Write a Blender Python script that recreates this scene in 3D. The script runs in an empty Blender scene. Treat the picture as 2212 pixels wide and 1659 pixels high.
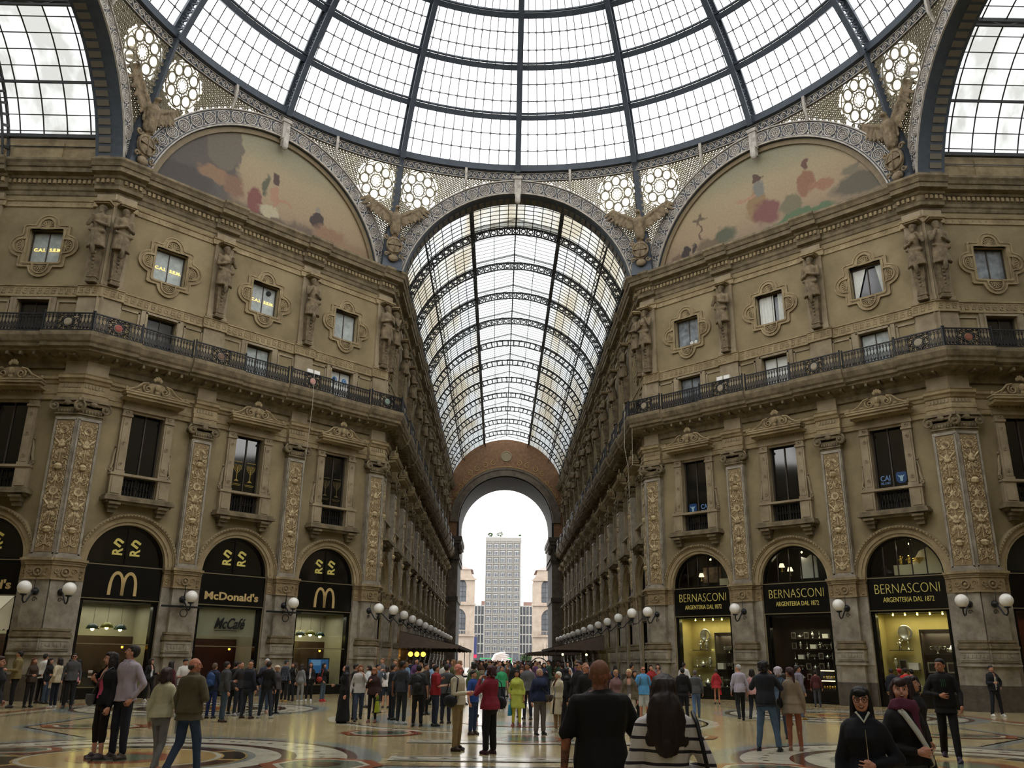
import bpy, bmesh, math, random
from mathutils import Vector, Matrix, noise
from math import sin, cos, pi, radians as RAD, sqrt, atan2, hypot
C = bpy.context.scene.collection
SC = bpy.context.scene
random.seed(11)

# ---------------------------------------------------------------- camera
FPX, PITCH, YAW, ROLL = 1841.9, .3141, .0132, -.0123
CAM = Vector((-.7891, -26.708, 1.6118))
_F = Vector((sin(YAW)*cos(PITCH), cos(YAW)*cos(PITCH), sin(PITCH)))
_R0 = Vector((cos(YAW), -sin(YAW), 0)); _U0 = _R0.cross(_F)
_R = cos(ROLL)*_R0 - sin(ROLL)*_U0; _U = cos(ROLL)*_U0 + sin(ROLL)*_R0
cd = bpy.data.cameras.new('camera'); cam = bpy.data.objects.new('camera', cd); C.objects.link(cam)
cd.sensor_width = 36; cd.lens = FPX/2212*36; cd.clip_end = 900
m = Matrix((_R, _U, -_F)).transposed().to_4x4(); m.translation = CAM; cam.matrix_world = m
SC.camera = cam

# ---------------------------------------------------------------- sky, light, exposure
W = bpy.data.worlds.new('overcast_sky'); SC.world = W; W.use_nodes = True
bg = W.node_tree.nodes['Background']; bg.inputs[0].default_value = (1.0, .985, .96, 1); bg.inputs[1].default_value = 3.9
SC.view_settings.view_transform = 'Standard'; SC.view_settings.look = 'None'
SC.view_settings.exposure = -0.0; SC.view_settings.gamma = 1; SC.view_settings.use_curve_mapping = False
SC.cycles.use_denoising = True
SC.cycles.max_bounces = 7; SC.cycles.diffuse_bounces = 4; SC.cycles.glossy_bounces = 3
SC.cycles.transmission_bounces = 3; SC.cycles.transparent_max_bounces = 10
SC.cycles.caustics_reflective = False; SC.cycles.caustics_refractive = False
SC.cycles.sample_clamp_indirect = 6

# ---------------------------------------------------------------- dimensions of the place
NW = 7.25                       # half width of the arcades
APO = 17.898; DD = APO*sqrt(2)  # octagon apothem
YA = DD - NW                    # 18.06: where the angled walls meet the arcade walls
SL = (DD-2*NW)*sqrt(2)          # 15.29 length of an angled wall
YEND = YA+.68+12*5.07
PX4 = [.34, 5.2, 10.09, 14.95]  # pilaster centres on an angled wall
BX3 = [2.77, 7.645, 12.52]      # bay centres
BAY = 5.07

# ---------------------------------------------------------------- materials
MATS = {}
def lin(c):
    return tuple(((v/255)/12.92 if v/255 <= .04045 else ((v/255+.055)/1.055)**2.4) for v in c)
def mat(name, rgb, rough=.7, metal=0, var=.0, vscale=3.0, rgb2=None, bump=0, bscale=20, emit=0, spec=.4, coat=0, obj=True):
    if name in MATS: return MATS[name]
    m = bpy.data.materials.new(name); m.use_nodes = True; nt = m.node_tree; N = nt.nodes; L = nt.links
    b = N['Principled BSDF']; c = lin(rgb)
    b.inputs['Base Color'].default_value = (*c, 1); b.inputs['Roughness'].default_value = rough
    b.inputs['Metallic'].default_value = metal; b.inputs['Specular IOR Level'].default_value = spec
    if coat: b.inputs['Coat Weight'].default_value = coat; b.inputs['Coat Roughness'].default_value = .05
    if emit:
        b.inputs['Emission Color'].default_value = (*c, 1); b.inputs['Emission Strength'].default_value = emit
    if var or rgb2 or bump:
        tc = N.new('ShaderNodeTexCoord' if obj else 'ShaderNodeNewGeometry'); out = tc.outputs['Object' if obj else 'Position']
        if var or rgb2:
            n = N.new('ShaderNodeTexNoise'); n.inputs['Scale'].default_value = vscale; n.inputs['Detail'].default_value = 6; n.inputs['Roughness'].default_value = .65
            L.new(out, n.inputs['Vector'])
            r = N.new('ShaderNodeValToRGB'); L.new(n.outputs['Fac'], r.inputs['Fac'])
            c2 = lin(rgb2) if rgb2 else tuple(v*(1-var) for v in c)
            c1 = c if rgb2 else tuple(min(1, v*(1+var)) for v in c)
            r.color_ramp.elements[0].position = .33; r.color_ramp.elements[0].color = (*c2, 1)
            r.color_ramp.elements[1].position = .67; r.color_ramp.elements[1].color = (*c1, 1)
            L.new(r.outputs['Color'], b.inputs['Base Color'])
        if bump:
            n2 = N.new('ShaderNodeTexNoise'); n2.inputs['Scale'].default_value = bscale; n2.inputs['Detail'].default_value = 4
            L.new(out, n2.inputs['Vector'])
            bp = N.new('ShaderNodeBump'); bp.inputs['Strength'].default_value = bump; bp.inputs['Distance'].default_value = .03
            L.new(n2.outputs['Fac'], bp.inputs['Height']); L.new(bp.outputs['Normal'], b.inputs['Normal'])
    MATS[name] = m
    return m
def glass_mat(name, tint, trans=.75, rough=.3, dirt_and_shade=None, dscale=.35):
    m = bpy.data.materials.new(name); m.use_nodes = True; nt = m.node_tree; N = nt.nodes; L = nt.links
    N.remove(N['Principled BSDF']); o = N['Material Output']
    t = N.new('ShaderNodeBsdfTransparent'); t.inputs[0].default_value = (*tint, 1)
    d = N.new('ShaderNodeBsdfTranslucent'); d.inputs[0].default_value = (*tint, 1)
    mx = N.new('ShaderNodeMixShader'); mx.inputs[0].default_value = 1-trans
    L.new(t.outputs[0], mx.inputs[1]); L.new(d.outputs[0], mx.inputs[2]); L.new(mx.outputs[0], o.inputs[0])
    if dirt_and_shade:
        tc = N.new('ShaderNodeTexCoord'); mp = N.new('ShaderNodeMapping'); mp.inputs['Scale'].default_value = dirt_and_shade[1]
        n = N.new('ShaderNodeTexNoise'); n.inputs['Scale'].default_value = dscale; n.inputs['Detail'].default_value = 5
        r = N.new('ShaderNodeValToRGB'); r.color_ramp.elements[0].position = .42; r.color_ramp.elements[1].position = .6
        r.color_ramp.elements[0].color = (*tint, 1); r.color_ramp.elements[1].color = (*dirt_and_shade[0], 1)
        L.new(tc.outputs['Object'], mp.inputs[0]); L.new(mp.outputs[0], n.inputs['Vector']); L.new(n.outputs['Fac'], r.inputs[0])
        L.new(r.outputs[0], t.inputs[0]); L.new(r.outputs[0], d.inputs[0])
    MATS[name] = m
    return m
PLASTER = mat('ochre_plaster', (148, 134, 102), .85, rgb2=(119, 106, 79), vscale=.55, bump=.15, bscale=30, obj=False)
STONE = mat('carved_stone', (164, 148, 114), .8, rgb2=(122, 106, 78), vscale=1.6, bump=.3, bscale=18)
STONED = mat('sooty_stone', (136, 122, 96), .85, rgb2=(90, 80, 62), vscale=2.2, bump=.35, bscale=22)
PINK = mat('pinkish_stone', (160, 146, 120), .75, rgb2=(124, 110, 86), vscale=1.1, bump=.15, bscale=14, obj=False)
RELIEF = mat('relief_stone', (208, 192, 154), .8, rgb2=(128, 108, 78), vscale=5, bump=.4, bscale=30)
RELBG = mat('relief_ground', (134, 116, 86), .9, var=.25, vscale=6)
BASEM = mat('grey_marble', (164, 156, 141), .5, rgb2=(114, 106, 93), vscale=2.0, obj=False)
DARKM = mat('dark_marble', (84, 76, 68), .45, var=.3, vscale=4, obj=False)
FIGURE = mat('weathered_statue_stone', (134, 118, 92), .85, rgb2=(76, 66, 50), vscale=4, bump=.4, bscale=30)
EAGLEM = mat('eagle_stone', (146, 130, 104), .85, rgb2=(92, 80, 62), vscale=5, bump=.4, bscale=30)
IRON = mat('dark_iron', (66, 74, 84), .55, metal=.0, var=.15, vscale=3)
IRONB = mat('black_iron', (26, 27, 30), .5, var=.2, vscale=8)
IRONL = mat('pale_painted_iron', (196, 190, 180), .6, rgb2=(146, 140, 132), vscale=4)
IRONV = mat('vault_iron', (60, 62, 64), .6, var=.2, vscale=3)
LACE = mat('lattice_iron', (128, 122, 104), .6, var=.2, vscale=5)
BLACK = mat('shop_black', (7, 7, 8), .25, spec=.5)
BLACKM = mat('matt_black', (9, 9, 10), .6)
GOLD = mat('gold_letter', (214, 200, 112), .5, var=.05)
GOLDW = mat('golden_letter_pale', (190, 165, 112), .5, var=.05)
DARKGL = mat('dark_window_glass', (16, 17, 17), .06, spec=.9)
WINFR = mat('window_frame_wood', (66, 58, 48), .6, var=.15)
GLOBEM = mat('opal_glass', (238, 236, 230), .25, spec=.6)
WHITEC = mat('white_curtain', (206, 208, 202), .8, var=.08, vscale=7)
GREYW = mat('frosted_pane', (186, 194, 192), .35, rgb2=(140, 148, 146), vscale=2.5)
DOMEGL = glass_mat('dome_glass', (.97, .98, 1.0), .8)
VAULTGL = glass_mat('vault_glass', (.29, .31, .32), .72, dirt_and_shade=((.215, .20, .16), (1, .22, 1)), dscale=.45)
SKYGL = glass_mat('ridge_skylight_glass', (.42, .44, .45), .75)
ARMGL = glass_mat('arm_vault_glass', (.45, .47, .48), .7, dirt_and_shade=((.21, .215, .21), (.5, .6, .25)), dscale=.9)  # grey patches: dirt, plus sky blocked by the building behind, put into the tint

# ---------------------------------------------------------------- mesh builder
class MB:
    def __init__(s): s.v = []; s.f = []; s.mi = []
    def add(s, vs, fs, mi=0):
        k = len(s.v); s.v += [tuple(v) for v in vs]; s.f += [tuple(i+k for i in f) for f in fs]; s.mi += [mi]*len(fs); return s
    def box(s, x0, x1, y0, y1, z0, z1, mi=0):
        return s.add([(x0,y0,z0),(x1,y0,z0),(x1,y1,z0),(x0,y1,z0),(x0,y0,z1),(x1,y0,z1),(x1,y1,z1),(x0,y1,z1)],
              [(0,3,2,1),(4,5,6,7),(0,1,5,4),(1,2,6,5),(2,3,7,6),(3,0,4,7)], mi)
    def frus(s, x, y, z0, z1, w0, d0, w1, d1, mi=0):   # tapered block against the wall: back at y, front out by d
        return s.add([(x-w0,y-d0,z0),(x+w0,y-d0,z0),(x+w0,y,z0),(x-w0,y,z0),(x-w1,y-d1,z1),(x+w1,y-d1,z1),(x+w1,y,z1),(x-w1,y,z1)],
              [(0,3,2,1),(4,5,6,7),(0,1,5,4),(1,2,6,5),(2,3,7,6),(3,0,4,7)], mi)
    def tube(s, pts, r, n=6, closed=False, mi=0, flat=None):
        pts = [Vector(p) for p in pts]; N = len(pts); rs = r if isinstance(r, (list, tuple)) else [r]*N
        vs = []; up = None
        for i, p in enumerate(pts):
            if closed: t = (pts[(i+1) % N]-pts[i-1])
            else: t = pts[min(i+1, N-1)]-pts[max(i-1, 0)]
            if t.length < 1e-9: t = Vector((0,0,1))
            t.normalize()
            if up is None:
                up = Vector((0,1,0)) if abs(t.y) < .9 else Vector((1,0,0))
            a = up - t*up.dot(t)
            if a.length < 1e-4: a = t.orthogonal()
            a.normalize(); up = a; b = t.cross(a)
            for k in range(n):
                an = 2*pi*(k+.5)/n
                vs.append(p + a*cos(an)*rs[i]*(flat or 1) + b*sin(an)*rs[i])
        fs = []
        for i in range(N if closed else N-1):
            j = (i+1) % N
            for k in range(n): fs.append((i*n+k, i*n+(k+1) % n, j*n+(k+1) % n, j*n+k))
        if not closed: fs += [tuple(range(n))[::-1], tuple((N-1)*n+k for k in range(n))]
        return s.add(vs, fs, mi)
    def bar(s, p, q, w, d=None, mi=0):
        return s.tube([p, q], w*.7071, 4, mi=mi) if d is None else s.tube([p, q], w*.7071, 4, mi=mi, flat=d/w)
    def ball(s, c, r, nu=10, nv=6, mi=0):
        if not isinstance(r, (tuple, list)): r = (r, r, r)
        vs = [(c[0], c[1], c[2]-r[2])]
        for j in range(1, nv):
            t = pi*j/nv
            for i in range(nu):
                a = 2*pi*i/nu; vs.append((c[0]+r[0]*sin(t)*cos(a), c[1]+r[1]*sin(t)*sin(a), c[2]-r[2]*cos(t)))
        vs.append((c[0], c[1], c[2]+r[2])); e = len(vs)-1; fs = []
        for i in range(nu):
            fs.append((0, 1+(i+1) % nu, 1+i))
            for j in range(nv-2): fs.append((1+j*nu+i, 1+j*nu+(i+1) % nu, 1+(j+1)*nu+(i+1) % nu, 1+(j+1)*nu+i))
            fs.append((1+(nv-2)*nu+i, 1+(nv-2)*nu+(i+1) % nu, e))
        return s.add(vs, fs, mi)
    def lathe(s, prof, c=(0,0,0), n=16, mi=0, ax='z'):
        vs = []
        for r, h in prof:
            for i in range(n):
                a = 2*pi*i/n
                if ax == 'z': vs.append((c[0]+r*cos(a), c[1]+r*sin(a), c[2]+h))
                else: vs.append((c[0]+r*cos(a), c[1]-h, c[2]+r*sin(a)))
        fs = []
        for j in range(len(prof)-1):
            for i in range(n): fs.append((j*n+i, j*n+(i+1) % n, (j+1)*n+(i+1) % n, (j+1)*n+i))
        fs += [tuple(range(n))[::-1], tuple((len(prof)-1)*n+i for i in range(n))]
        return s.add(vs, fs, mi)
    def arc(s, cx, cz, ri, ro, y0, y1, a0=0, a1=pi, n=24, mi=0):   # ring segment in the wall plane
        vs = []
        for i in range(n+1):
            a = a0+(a1-a0)*i/n
            for r, y in ((ri, y0), (ro, y0), (ro, y1), (ri, y1)): vs.append((cx+r*cos(a), y, cz+r*sin(a)))
        fs = []
        full = abs(a1-a0) > 2*pi-1e-6
        for i in range(n):
            for k in range(4): fs.append((i*4+k, i*4+(k+1) % 4, (i+1)*4+(k+1) % 4, (i+1)*4+k))
        if not full: fs += [(0, 1, 2, 3), (n*4+3, n*4+2, n*4+1, n*4)]
        return s.add(vs, fs, mi)
    def poly(s, pts, y0, y1, mi=0):       # outline in x,z extruded in y
        n = len(pts); vs = [(p[0], y0, p[1]) for p in pts]+[(p[0], y1, p[1]) for p in pts]
        fs = [tuple(range(n)), tuple(range(2*n-1, n-1, -1))]+[(i, i+n, (i+1) % n+n, (i+1) % n) for i in range(n)]
        return s.add(vs, fs, mi)
    def ringpoly(s, outer, inner, y0, y1, mi=0):   # same number of points each
        n = len(outer); vs = []
        for o, i in zip(outer, inner): vs += [(o[0], y0, o[1]), (i[0], y0, i[1]), (i[0], y1, i[1]), (o[0], y1, o[1])]
        fs = []
        for i in range(n):
            j = (i+1) % n
            for k in range(4): fs.append((i*4+k, i*4+(k+1) % 4, j*4+(k+1) % 4, j*4+k))
        return s.add(vs, fs, mi)
    def torus(s, c, R, r, n=16, k=5, mi=0):   # lying in the wall plane
        return s.tube([(c[0]+R*cos(2*pi*i/n), c[1], c[2]+R*sin(2*pi*i/n)) for i in range(n)], r, k, True, mi)
    def spiral(s, c, R, turns, r0, y, hand=1, a0=0, n=18, k=5, mi=0):
        pts = []; rs = []
        for i in range(n+1):
            t = i/n; a = a0+hand*2*pi*turns*t; R_ = R*(1-.85*t)
            pts.append((c[0]+R_*cos(a), y, c[1]+R_*sin(a))); rs.append(r0*(1-.4*t))
        return s.tube(pts, rs, k, False, mi)
    def xf(s, M, k0=0):
        for i in range(k0, len(s.v)): s.v[i] = tuple(M @ Vector(s.v[i]))
        return s
    def join(s, o, M=None):
        vs = [tuple(M @ Vector(v)) for v in o.v] if M else o.v
        k = len(s.v); s.v += vs; s.f += [tuple(i+k for i in f) for f in o.f]; s.mi += o.mi; return s
    def mesh(s, name, mats, smooth=False, fix=True):
        me = bpy.data.meshes.new(name); me.from_pydata(s.v, [], s.f)
        if not isinstance(mats, (list, tuple)): mats = [mats]
        for m in mats: me.materials.append(m)
        me.polygons.foreach_set('material_index', s.mi)
        if fix:
            b = bmesh.new(); b.from_mesh(me); bmesh.ops.recalc_face_normals(b, faces=b.faces); b.to_mesh(me); b.free()
        if smooth: me.polygons.foreach_set('use_smooth', [True]*len(me.polygons))
        me.update(); return me
    def build(s, name, mats, parent=None, smooth=False, fix=True):
        o = bpy.data.objects.new(name, s.mesh(name, mats, smooth, fix)); C.objects.link(o)
        if parent: o.parent = parent
        return o
def empty(name, loc=(0,0,0), rz=0):
    o = bpy.data.objects.new(name, None); C.objects.link(o); o.location = loc; o.rotation_euler.z = rz; o.empty_display_size = .2; return o
def tag(o, label=None, cat=None, group=None, kind=None):
    if label: o['label'] = label
    if cat: o['category'] = cat
    if group: o['group'] = group
    if kind: o['kind'] = kind
    return o
def copy_tree(node, par=None):
    c = node[0].copy(); C.objects.link(c); c.parent = par
    for k in node[1]: copy_tree(k, c)
    return c
class Proto:            # one of each kind with its parts; every use is a copy of the thing and of each part
    def __init__(s, root):
        def rec(o): return (o, [rec(c) for c in o.children])
        s.tree = rec(root)
        def un(n): C.objects.unlink(n[0]); [un(k) for k in n[1]]
        un(s.tree)
    def put(s, M, name=None):
        o = copy_tree(s.tree)
        o.matrix_world = M
        if name: o.name = name
        return o
TMP = bpy.data.scenes.new('workbench')
def evaluate(ob):
    TMP.collection.objects.link(ob); vl = TMP.view_layers[0]; vl.update(); dg = vl.depsgraph
    me = bpy.data.meshes.new_from_object(ob.evaluated_get(dg)); TMP.collection.objects.unlink(ob); bpy.data.objects.remove(ob); return me
def curve_plate(name, outer, holes, depth, mats, parent=None):
    """solid plate in x,z with holes; front at y=0, back at y=depth"""
    cu = bpy.data.curves.new('plate', 'CURVE'); cu.dimensions = '2D'; cu.fill_mode = 'BOTH'; cu.extrude = depth/2
    for pts in [outer]+holes:
        sp = cu.splines.new('POLY'); sp.points.add(len(pts)-1)
        for p, q in zip(sp.points, pts): p.co = (q[0], q[1], 0, 1)
        sp.use_cyclic_u = True
    me = evaluate(bpy.data.objects.new('plate', cu)); bpy.data.curves.remove(cu)
    for v in me.vertices: x, y, z = v.co; v.co = (x, depth/2-z, y)
    me.name = name; me.materials.clear()
    for m in (mats if isinstance(mats, (list, tuple)) else [mats]): me.materials.append(m)
    b = bmesh.new(); b.from_mesh(me); bmesh.ops.remove_doubles(b, verts=b.verts, dist=1e-4); bmesh.ops.recalc_face_normals(b, faces=b.faces); b.to_mesh(me); b.free()
    o = bpy.data.objects.new(name, me); C.objects.link(o)
    if parent: o.parent = parent
    return o
def text_obj(name, txt, size, mat_, parent=None, ext=.01, bold=0, spacing=1, align='CENTER', sx=1, shear=0):
    cu = bpy.data.curves.new('t', 'FONT'); cu.body = txt; cu.size = size; cu.extrude = ext; cu.align_x = align; cu.align_y = 'CENTER'
    cu.offset = bold; cu.space_character = spacing; cu.shear = shear; cu.resolution_u = 3
    me = evaluate(bpy.data.objects.new('t', cu)); bpy.data.curves.remove(cu)
    for v in me.vertices: x, y, z = v.co; v.co = (x*sx, -z, y)
    me.name = name; me.materials.clear(); me.materials.append(mat_)
    o = bpy.data.objects.new(name, me); C.objects.link(o)
    if parent: o.parent = parent
    return o
def circ(cx, cz, r, a0, a1, n): return [(cx+r*cos(a0+(a1-a0)*i/n), cz+r*sin(a0+(a1-a0)*i/n)) for i in range(n+1)]

# ---------------------------------------------------------------- wall faces: local x to the right seen from inside, y into the wall, z up
def frame(ox, oy, rz): return Matrix.Translation((ox, oy, 0)) @ Matrix.Rotation(rz, 4, 'Z')
FACES = {
 'DL': frame(-YA, NW, RAD(45)), 'DR': frame(NW, YA, RAD(-45)),
 'NL': frame(-NW, YA, RAD(90)), 'NR': frame(NW, YEND, RAD(-90)),
 'AL': frame(-YA-20.96, NW, 0), 'AR': frame(YA, NW, 0)}
LEN = {'DL': SL, 'DR': SL, 'NL': YEND-YA, 'NR': YEND-YA, 'AL': 20.96, 'AR': 20.96}
def at(face, x, o=0, z=0, rz=0): return FACES[face] @ Matrix.Translation((x, -o, z)) @ Matrix.Rotation(rz, 4, 'Z')
NB = 12
def bays(face):      # (bay centres, pilaster centres, is corner)
    if face in ('DL', 'DR'): return BX3, PX4
    n = NB if face[0] == 'N' else 4
    b = [.34+BAY*(k+.5)-.09 for k in range(n)]; p = [.34+BAY*k for k in range(n+1)]
    if face in ('NR', 'AL'): return [LEN[face]-v for v in b][::-1], [LEN[face]-v for v in p][::-1]
    return b, p
# ================================================================ floor
def floor_mat():
    m = bpy.data.materials.new('polished_marble_floor'); m.use_nodes = True; nt = m.node_tree; N = nt.nodes; L = nt.links; b = N['Principled BSDF']
    g = N.new('ShaderNodeNewGeometry')
    n = N.new('ShaderNodeTexNoise'); n.inputs['Scale'].default_value = 1.3; n.inputs['Detail'].default_value = 8; n.inputs['Distortion'].default_value = 1.5
    L.new(g.outputs['Position'], n.inputs['Vector'])
    r = N.new('ShaderNodeValToRGB'); e = r.color_ramp.elements
    e[0].position = .3; e[0].color = (*lin((144, 128, 92)), 1); e[1].position = .68; e[1].color = (*lin((190, 176, 138)), 1)
    L.new(n.outputs['Fac'], r.inputs[0])
    br = N.new('ShaderNodeTexBrick'); br.inputs['Scale'].default_value = 1.2; br.inputs['Mortar Size'].default_value = .006
    br.inputs['Color1'].default_value = (1, 1, 1, 1); br.inputs['Color2'].default_value = (.9, .88, .84, 1); br.inputs['Mortar'].default_value = (.55, .5, .42, 1)
    L.new(g.outputs['Position'], br.inputs['Vector'])
    mx = N.new('ShaderNodeMixRGB'); mx.blend_type = 'MULTIPLY'; mx.inputs[0].default_value = 1
    L.new(r.outputs[0], mx.inputs[1]); L.new(br.outputs['Color'], mx.inputs[2]); L.new(mx.outputs[0], b.inputs['Base Color'])
    n2 = N.new('ShaderNodeTexNoise'); n2.inputs['Scale'].default_value = 2.2; L.new(g.outputs['Position'], n2.inputs['Vector'])
    mr = N.new('ShaderNodeMapRange'); mr.inputs['To Min'].default_value = .13; mr.inputs['To Max'].default_value = .2
    L.new(n2.outputs['Fac'], mr.inputs['Value']); L.new(mr.outputs[0], b.inputs['Roughness']); b.inputs['Specular IOR Level'].default_value = .55
    return m
FL = floor_mat()
fl = MB().box(-60, 60, -52, 89, -.3, 0).build('floor', FL); tag(fl, 'polished marble mosaic floor of the octagon and arcades', kind='structure')
def inlay_mat(nm, rgb, rgb2): return mat(nm, rgb, .16, rgb2=rgb2, vscale=2.5, spec=.55, obj=False)
IW = inlay_mat('inlay_white', (204, 200, 180), (168, 164, 146)); IG = inlay_mat('inlay_grey', (146, 152, 146), (112, 120, 116))
IR = inlay_mat('inlay_red', (158, 84, 52), (122, 62, 40)); IB = inlay_mat('inlay_brown', (84, 52, 44), (58, 38, 34)); IGN = inlay_mat('inlay_green', (98, 112, 94), (72, 86, 72))
IK = inlay_mat('inlay_black', (44, 40, 38), (30, 28, 28)); IY = inlay_mat('inlay_ochre', (190, 162, 104), (160, 130, 78))
class Inlay:
    def __init__(s): s.b = MB(); s.mats = [IW, IG, IR, IB, IGN, IK, IY]; s.lay = 0
    def ann(s, cx, cy, ri, ro, mi, z, a0=0, a1=2*pi, n=64, sx=1, rot=0):
        vs = []; fs = []
        for i in range(n+1):
            a = a0+(a1-a0)*i/n
            for r in (ri, ro):
                x, y = r*cos(a)*sx, r*sin(a); vs.append((cx+x*cos(rot)-y*sin(rot), cy+x*sin(rot)+y*cos(rot), z))
        for i in range(n): fs.append((2*i, 2*i+1, 2*i+3, 2*i+2))
        s.b.add(vs, fs, mi)
    def pol(s, pts, mi, z): s.b.add([(x, y, z) for x, y in pts], [tuple(range(len(pts)))], mi)
def rosette_floor(cx, cy, R, par, nm='floor_inlay'):
    i = Inlay(); z = .002
    i.ann(cx, cy, 0, R, 1, z); i.ann(cx, cy, R*.86, R*.9, 3, z+.002); i.ann(cx, cy, R*.66, R*.86, 0, z+.002); i.ann(cx, cy, R*.60, R*.66, 3, z+.004)
    for k in range(44):
        a = 2*pi*k/44; i.ann(cx+R*.76*cos(a), cy+R*.76*sin(a), 0, R*.018, 5 if k % 2 else 3, z+.004, n=4)
    i.ann(cx, cy, R*.50, R*.60, 0, z+.003); i.ann(cx, cy, 0, R*.47, 6, z+.004)
    for k in range(8):
        a = 2*pi*k/8; i.ann(cx, cy, R*.38, R*.46, 3 if k % 2 else 5, z+.006, a0=a, a1=a+.68, n=10)
    i.ann(cx, cy, R*.35, R*.37, 0, z+.006); i.ann(cx, cy, R*.13, R*.2, 2, z+.006); i.ann(cx, cy, 0, R*.13, 4, z+.006, n=16)
    i.b.build(nm, i.mats, par, fix=False)
def oct_floor(cx, cy, R, par, sx=1):
    i = Inlay(); z = .011
    i.ann(cx, cy, 0, R, 2, z, n=8, sx=sx, rot=0); i.ann(cx, cy, 0, R*.78, 0, z+.002, n=8, sx=sx); i.ann(cx, cy, 0, R*.68, 4, z+.004, n=8, sx=sx); i.ann(cx, cy, 0, R*.3, 3, z+.006, n=24, sx=sx)
    i.b.build('floor_inlay', i.mats, par, fix=False)
fr = empty('floor', (0, 0, 0)); tag(fr, 'coloured marble inlays of rings, diamonds and bands in the floor', kind='structure')
for cx, cy in ((-7.0, -11.2), (7.2, -11.0), (-10.6, 3.5), (10.8, 3.5), (0, 15.5)): rosette_floor(cx, cy, 4.3, fr)
for cx, cy, R, sx in ((-3.55, -11.9, 1.0, 1), (3.6, -11.9, 1.0, 1), (-3.4, -5.6, .95, 1.0), (3.4, -5.6, .95, 1), (-9.3, -10.2, .7, 1.2), (-.05, -2.0, 1.3, 1.3), (-10.4, -4.5, .9, 1.5), (10.6, -4.5, .9, 1.5)): oct_floor(cx, cy, R, fr, sx)
def bands():
    i = Inlay()
    i.ann(-.05, -6.85, 0, .95, 1, .012); i.ann(-.05, -6.85, .62, .8, 2, .014); i.ann(-.05, -6.85, 0, .55, 4, .014)
    for y0 in (-11.2, -9.3 if False else -14.6, -7.95):
        i.pol([(-2.6, y0), (2.6, y0), (2.6, y0+.75), (-2.6, y0+.75)], 0, .0125)
        for yy in (y0+.1, y0+.6): i.pol([(-2.5, yy), (2.5, yy), (2.5, yy+.05), (-2.5, yy+.05)], 3, .015)
        for k in range(9):
            x = -2.2+k*.55; i.pol([(x-.1, y0+.375), (x, y0+.3), (x+.1, y0+.375), (x, y0+.45)], 3, .015)
    for R, w, c in ((16.6, .3, 2), (16.0, .12, 0), (15.6, .12, 3), (13.2, .35, 1), (12.9, .1, 3), (5.6, .35, 0), (5.3, .12, 3), (4.4, .8, 1)):
        i.ann(0, 0, R-w, R, c, .001, n=8 if R > 12 else 64, rot=RAD(22.5))
    for sx in (-1, 1):
        for k in range(5):
            x = sx*(12.2+k*.9); y = -9.2+k*1.5
            i.pol([(x-.8, y), (x, y-.5), (x+.8, y), (x, y+.5)], 0, .010); i.pol([(x-.62, y), (x, y-.38), (x+.62, y), (x, y+.38)], 3 if k % 2 else 2, .012)
    for y in range(20, 78, 3):
        i.pol([(-3, y), (-1.4, y-1), (1.4, y-1), (3, y), (1.4, y+1), (-1.4, y+1)], 1 if y % 2 else 2, .004)
        i.pol([(-2.2, y), (-1.1, y-.6), (1.1, y-.6), (2.2, y), (1.1, y+.6), (-1.1, y+.6)], 0, .006)
    for x in (-4.4, 4.1): i.pol([(x, 18.5), (x+.3, 18.5), (x+.3, 78), (x, 78)], 3, .003)
    i.b.build('floor_inlay', i.mats, fr, fix=False)
bands()

# ================================================================ walls with openings
def rect(x0, x1, z0, z1): return [(x0, z0), (x1, z0), (x1, z1), (x0, z1)]
def shop_hole(x, r=1.6): return [(x-r, .001), (x+r, .001), (x+r, 5.2)] + circ(x, 5.2, r, 0, pi, 20)[1:-1] + [(x-r, 5.2)]
def wall(face, name, label):
    b, p = bays(face); L = LEN[face]; H = []
    for x in b: H += [shop_hole(x), rect(x-.72, x+.72, 7.9, 11.6), rect(x-.67, x+.67, 14.3, 16.08), rect(x-.73, x+.73, 17.82, 19.42)]
    o = curve_plate(name, rect(0, L, -.05, 22.5), H, .5, PLASTER); o.matrix_world = FACES[face]; tag(o, label, kind='structure')
wall('DL', 'wall_left', 'ochre plaster wall of the left angled facade')
wall('DR', 'wall_right', 'ochre plaster wall of the right angled facade')
wall('NL', 'wall_left', 'ochre plaster wall along the left side of the far arcade')
wall('NR', 'wall_right', 'ochre plaster wall along the right side of the far arcade')
wall('AL', 'wall_left', 'ochre wall of the left side arcade facing the octagon')
wall('AR', 'wall_right', 'ochre wall of the right side arcade facing the octagon')
def prism(pts, z0, z1, name, m, label, kind='structure', parent=None):
    b = MB(); n = len(pts); b.add([(x, y, z0) for x, y in pts]+[(x, y, z1) for x, y in pts], [tuple(range(n))[::-1], tuple(range(n, 2*n))]+[(i, (i+1) % n, (i+1) % n+n, i+n) for i in range(n)])
    return tag(b.build(name, m, parent), label, kind=kind)
XE = YA+20.96
ROOFM = mat('flat_roof', (110, 104, 96), .9)
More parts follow.
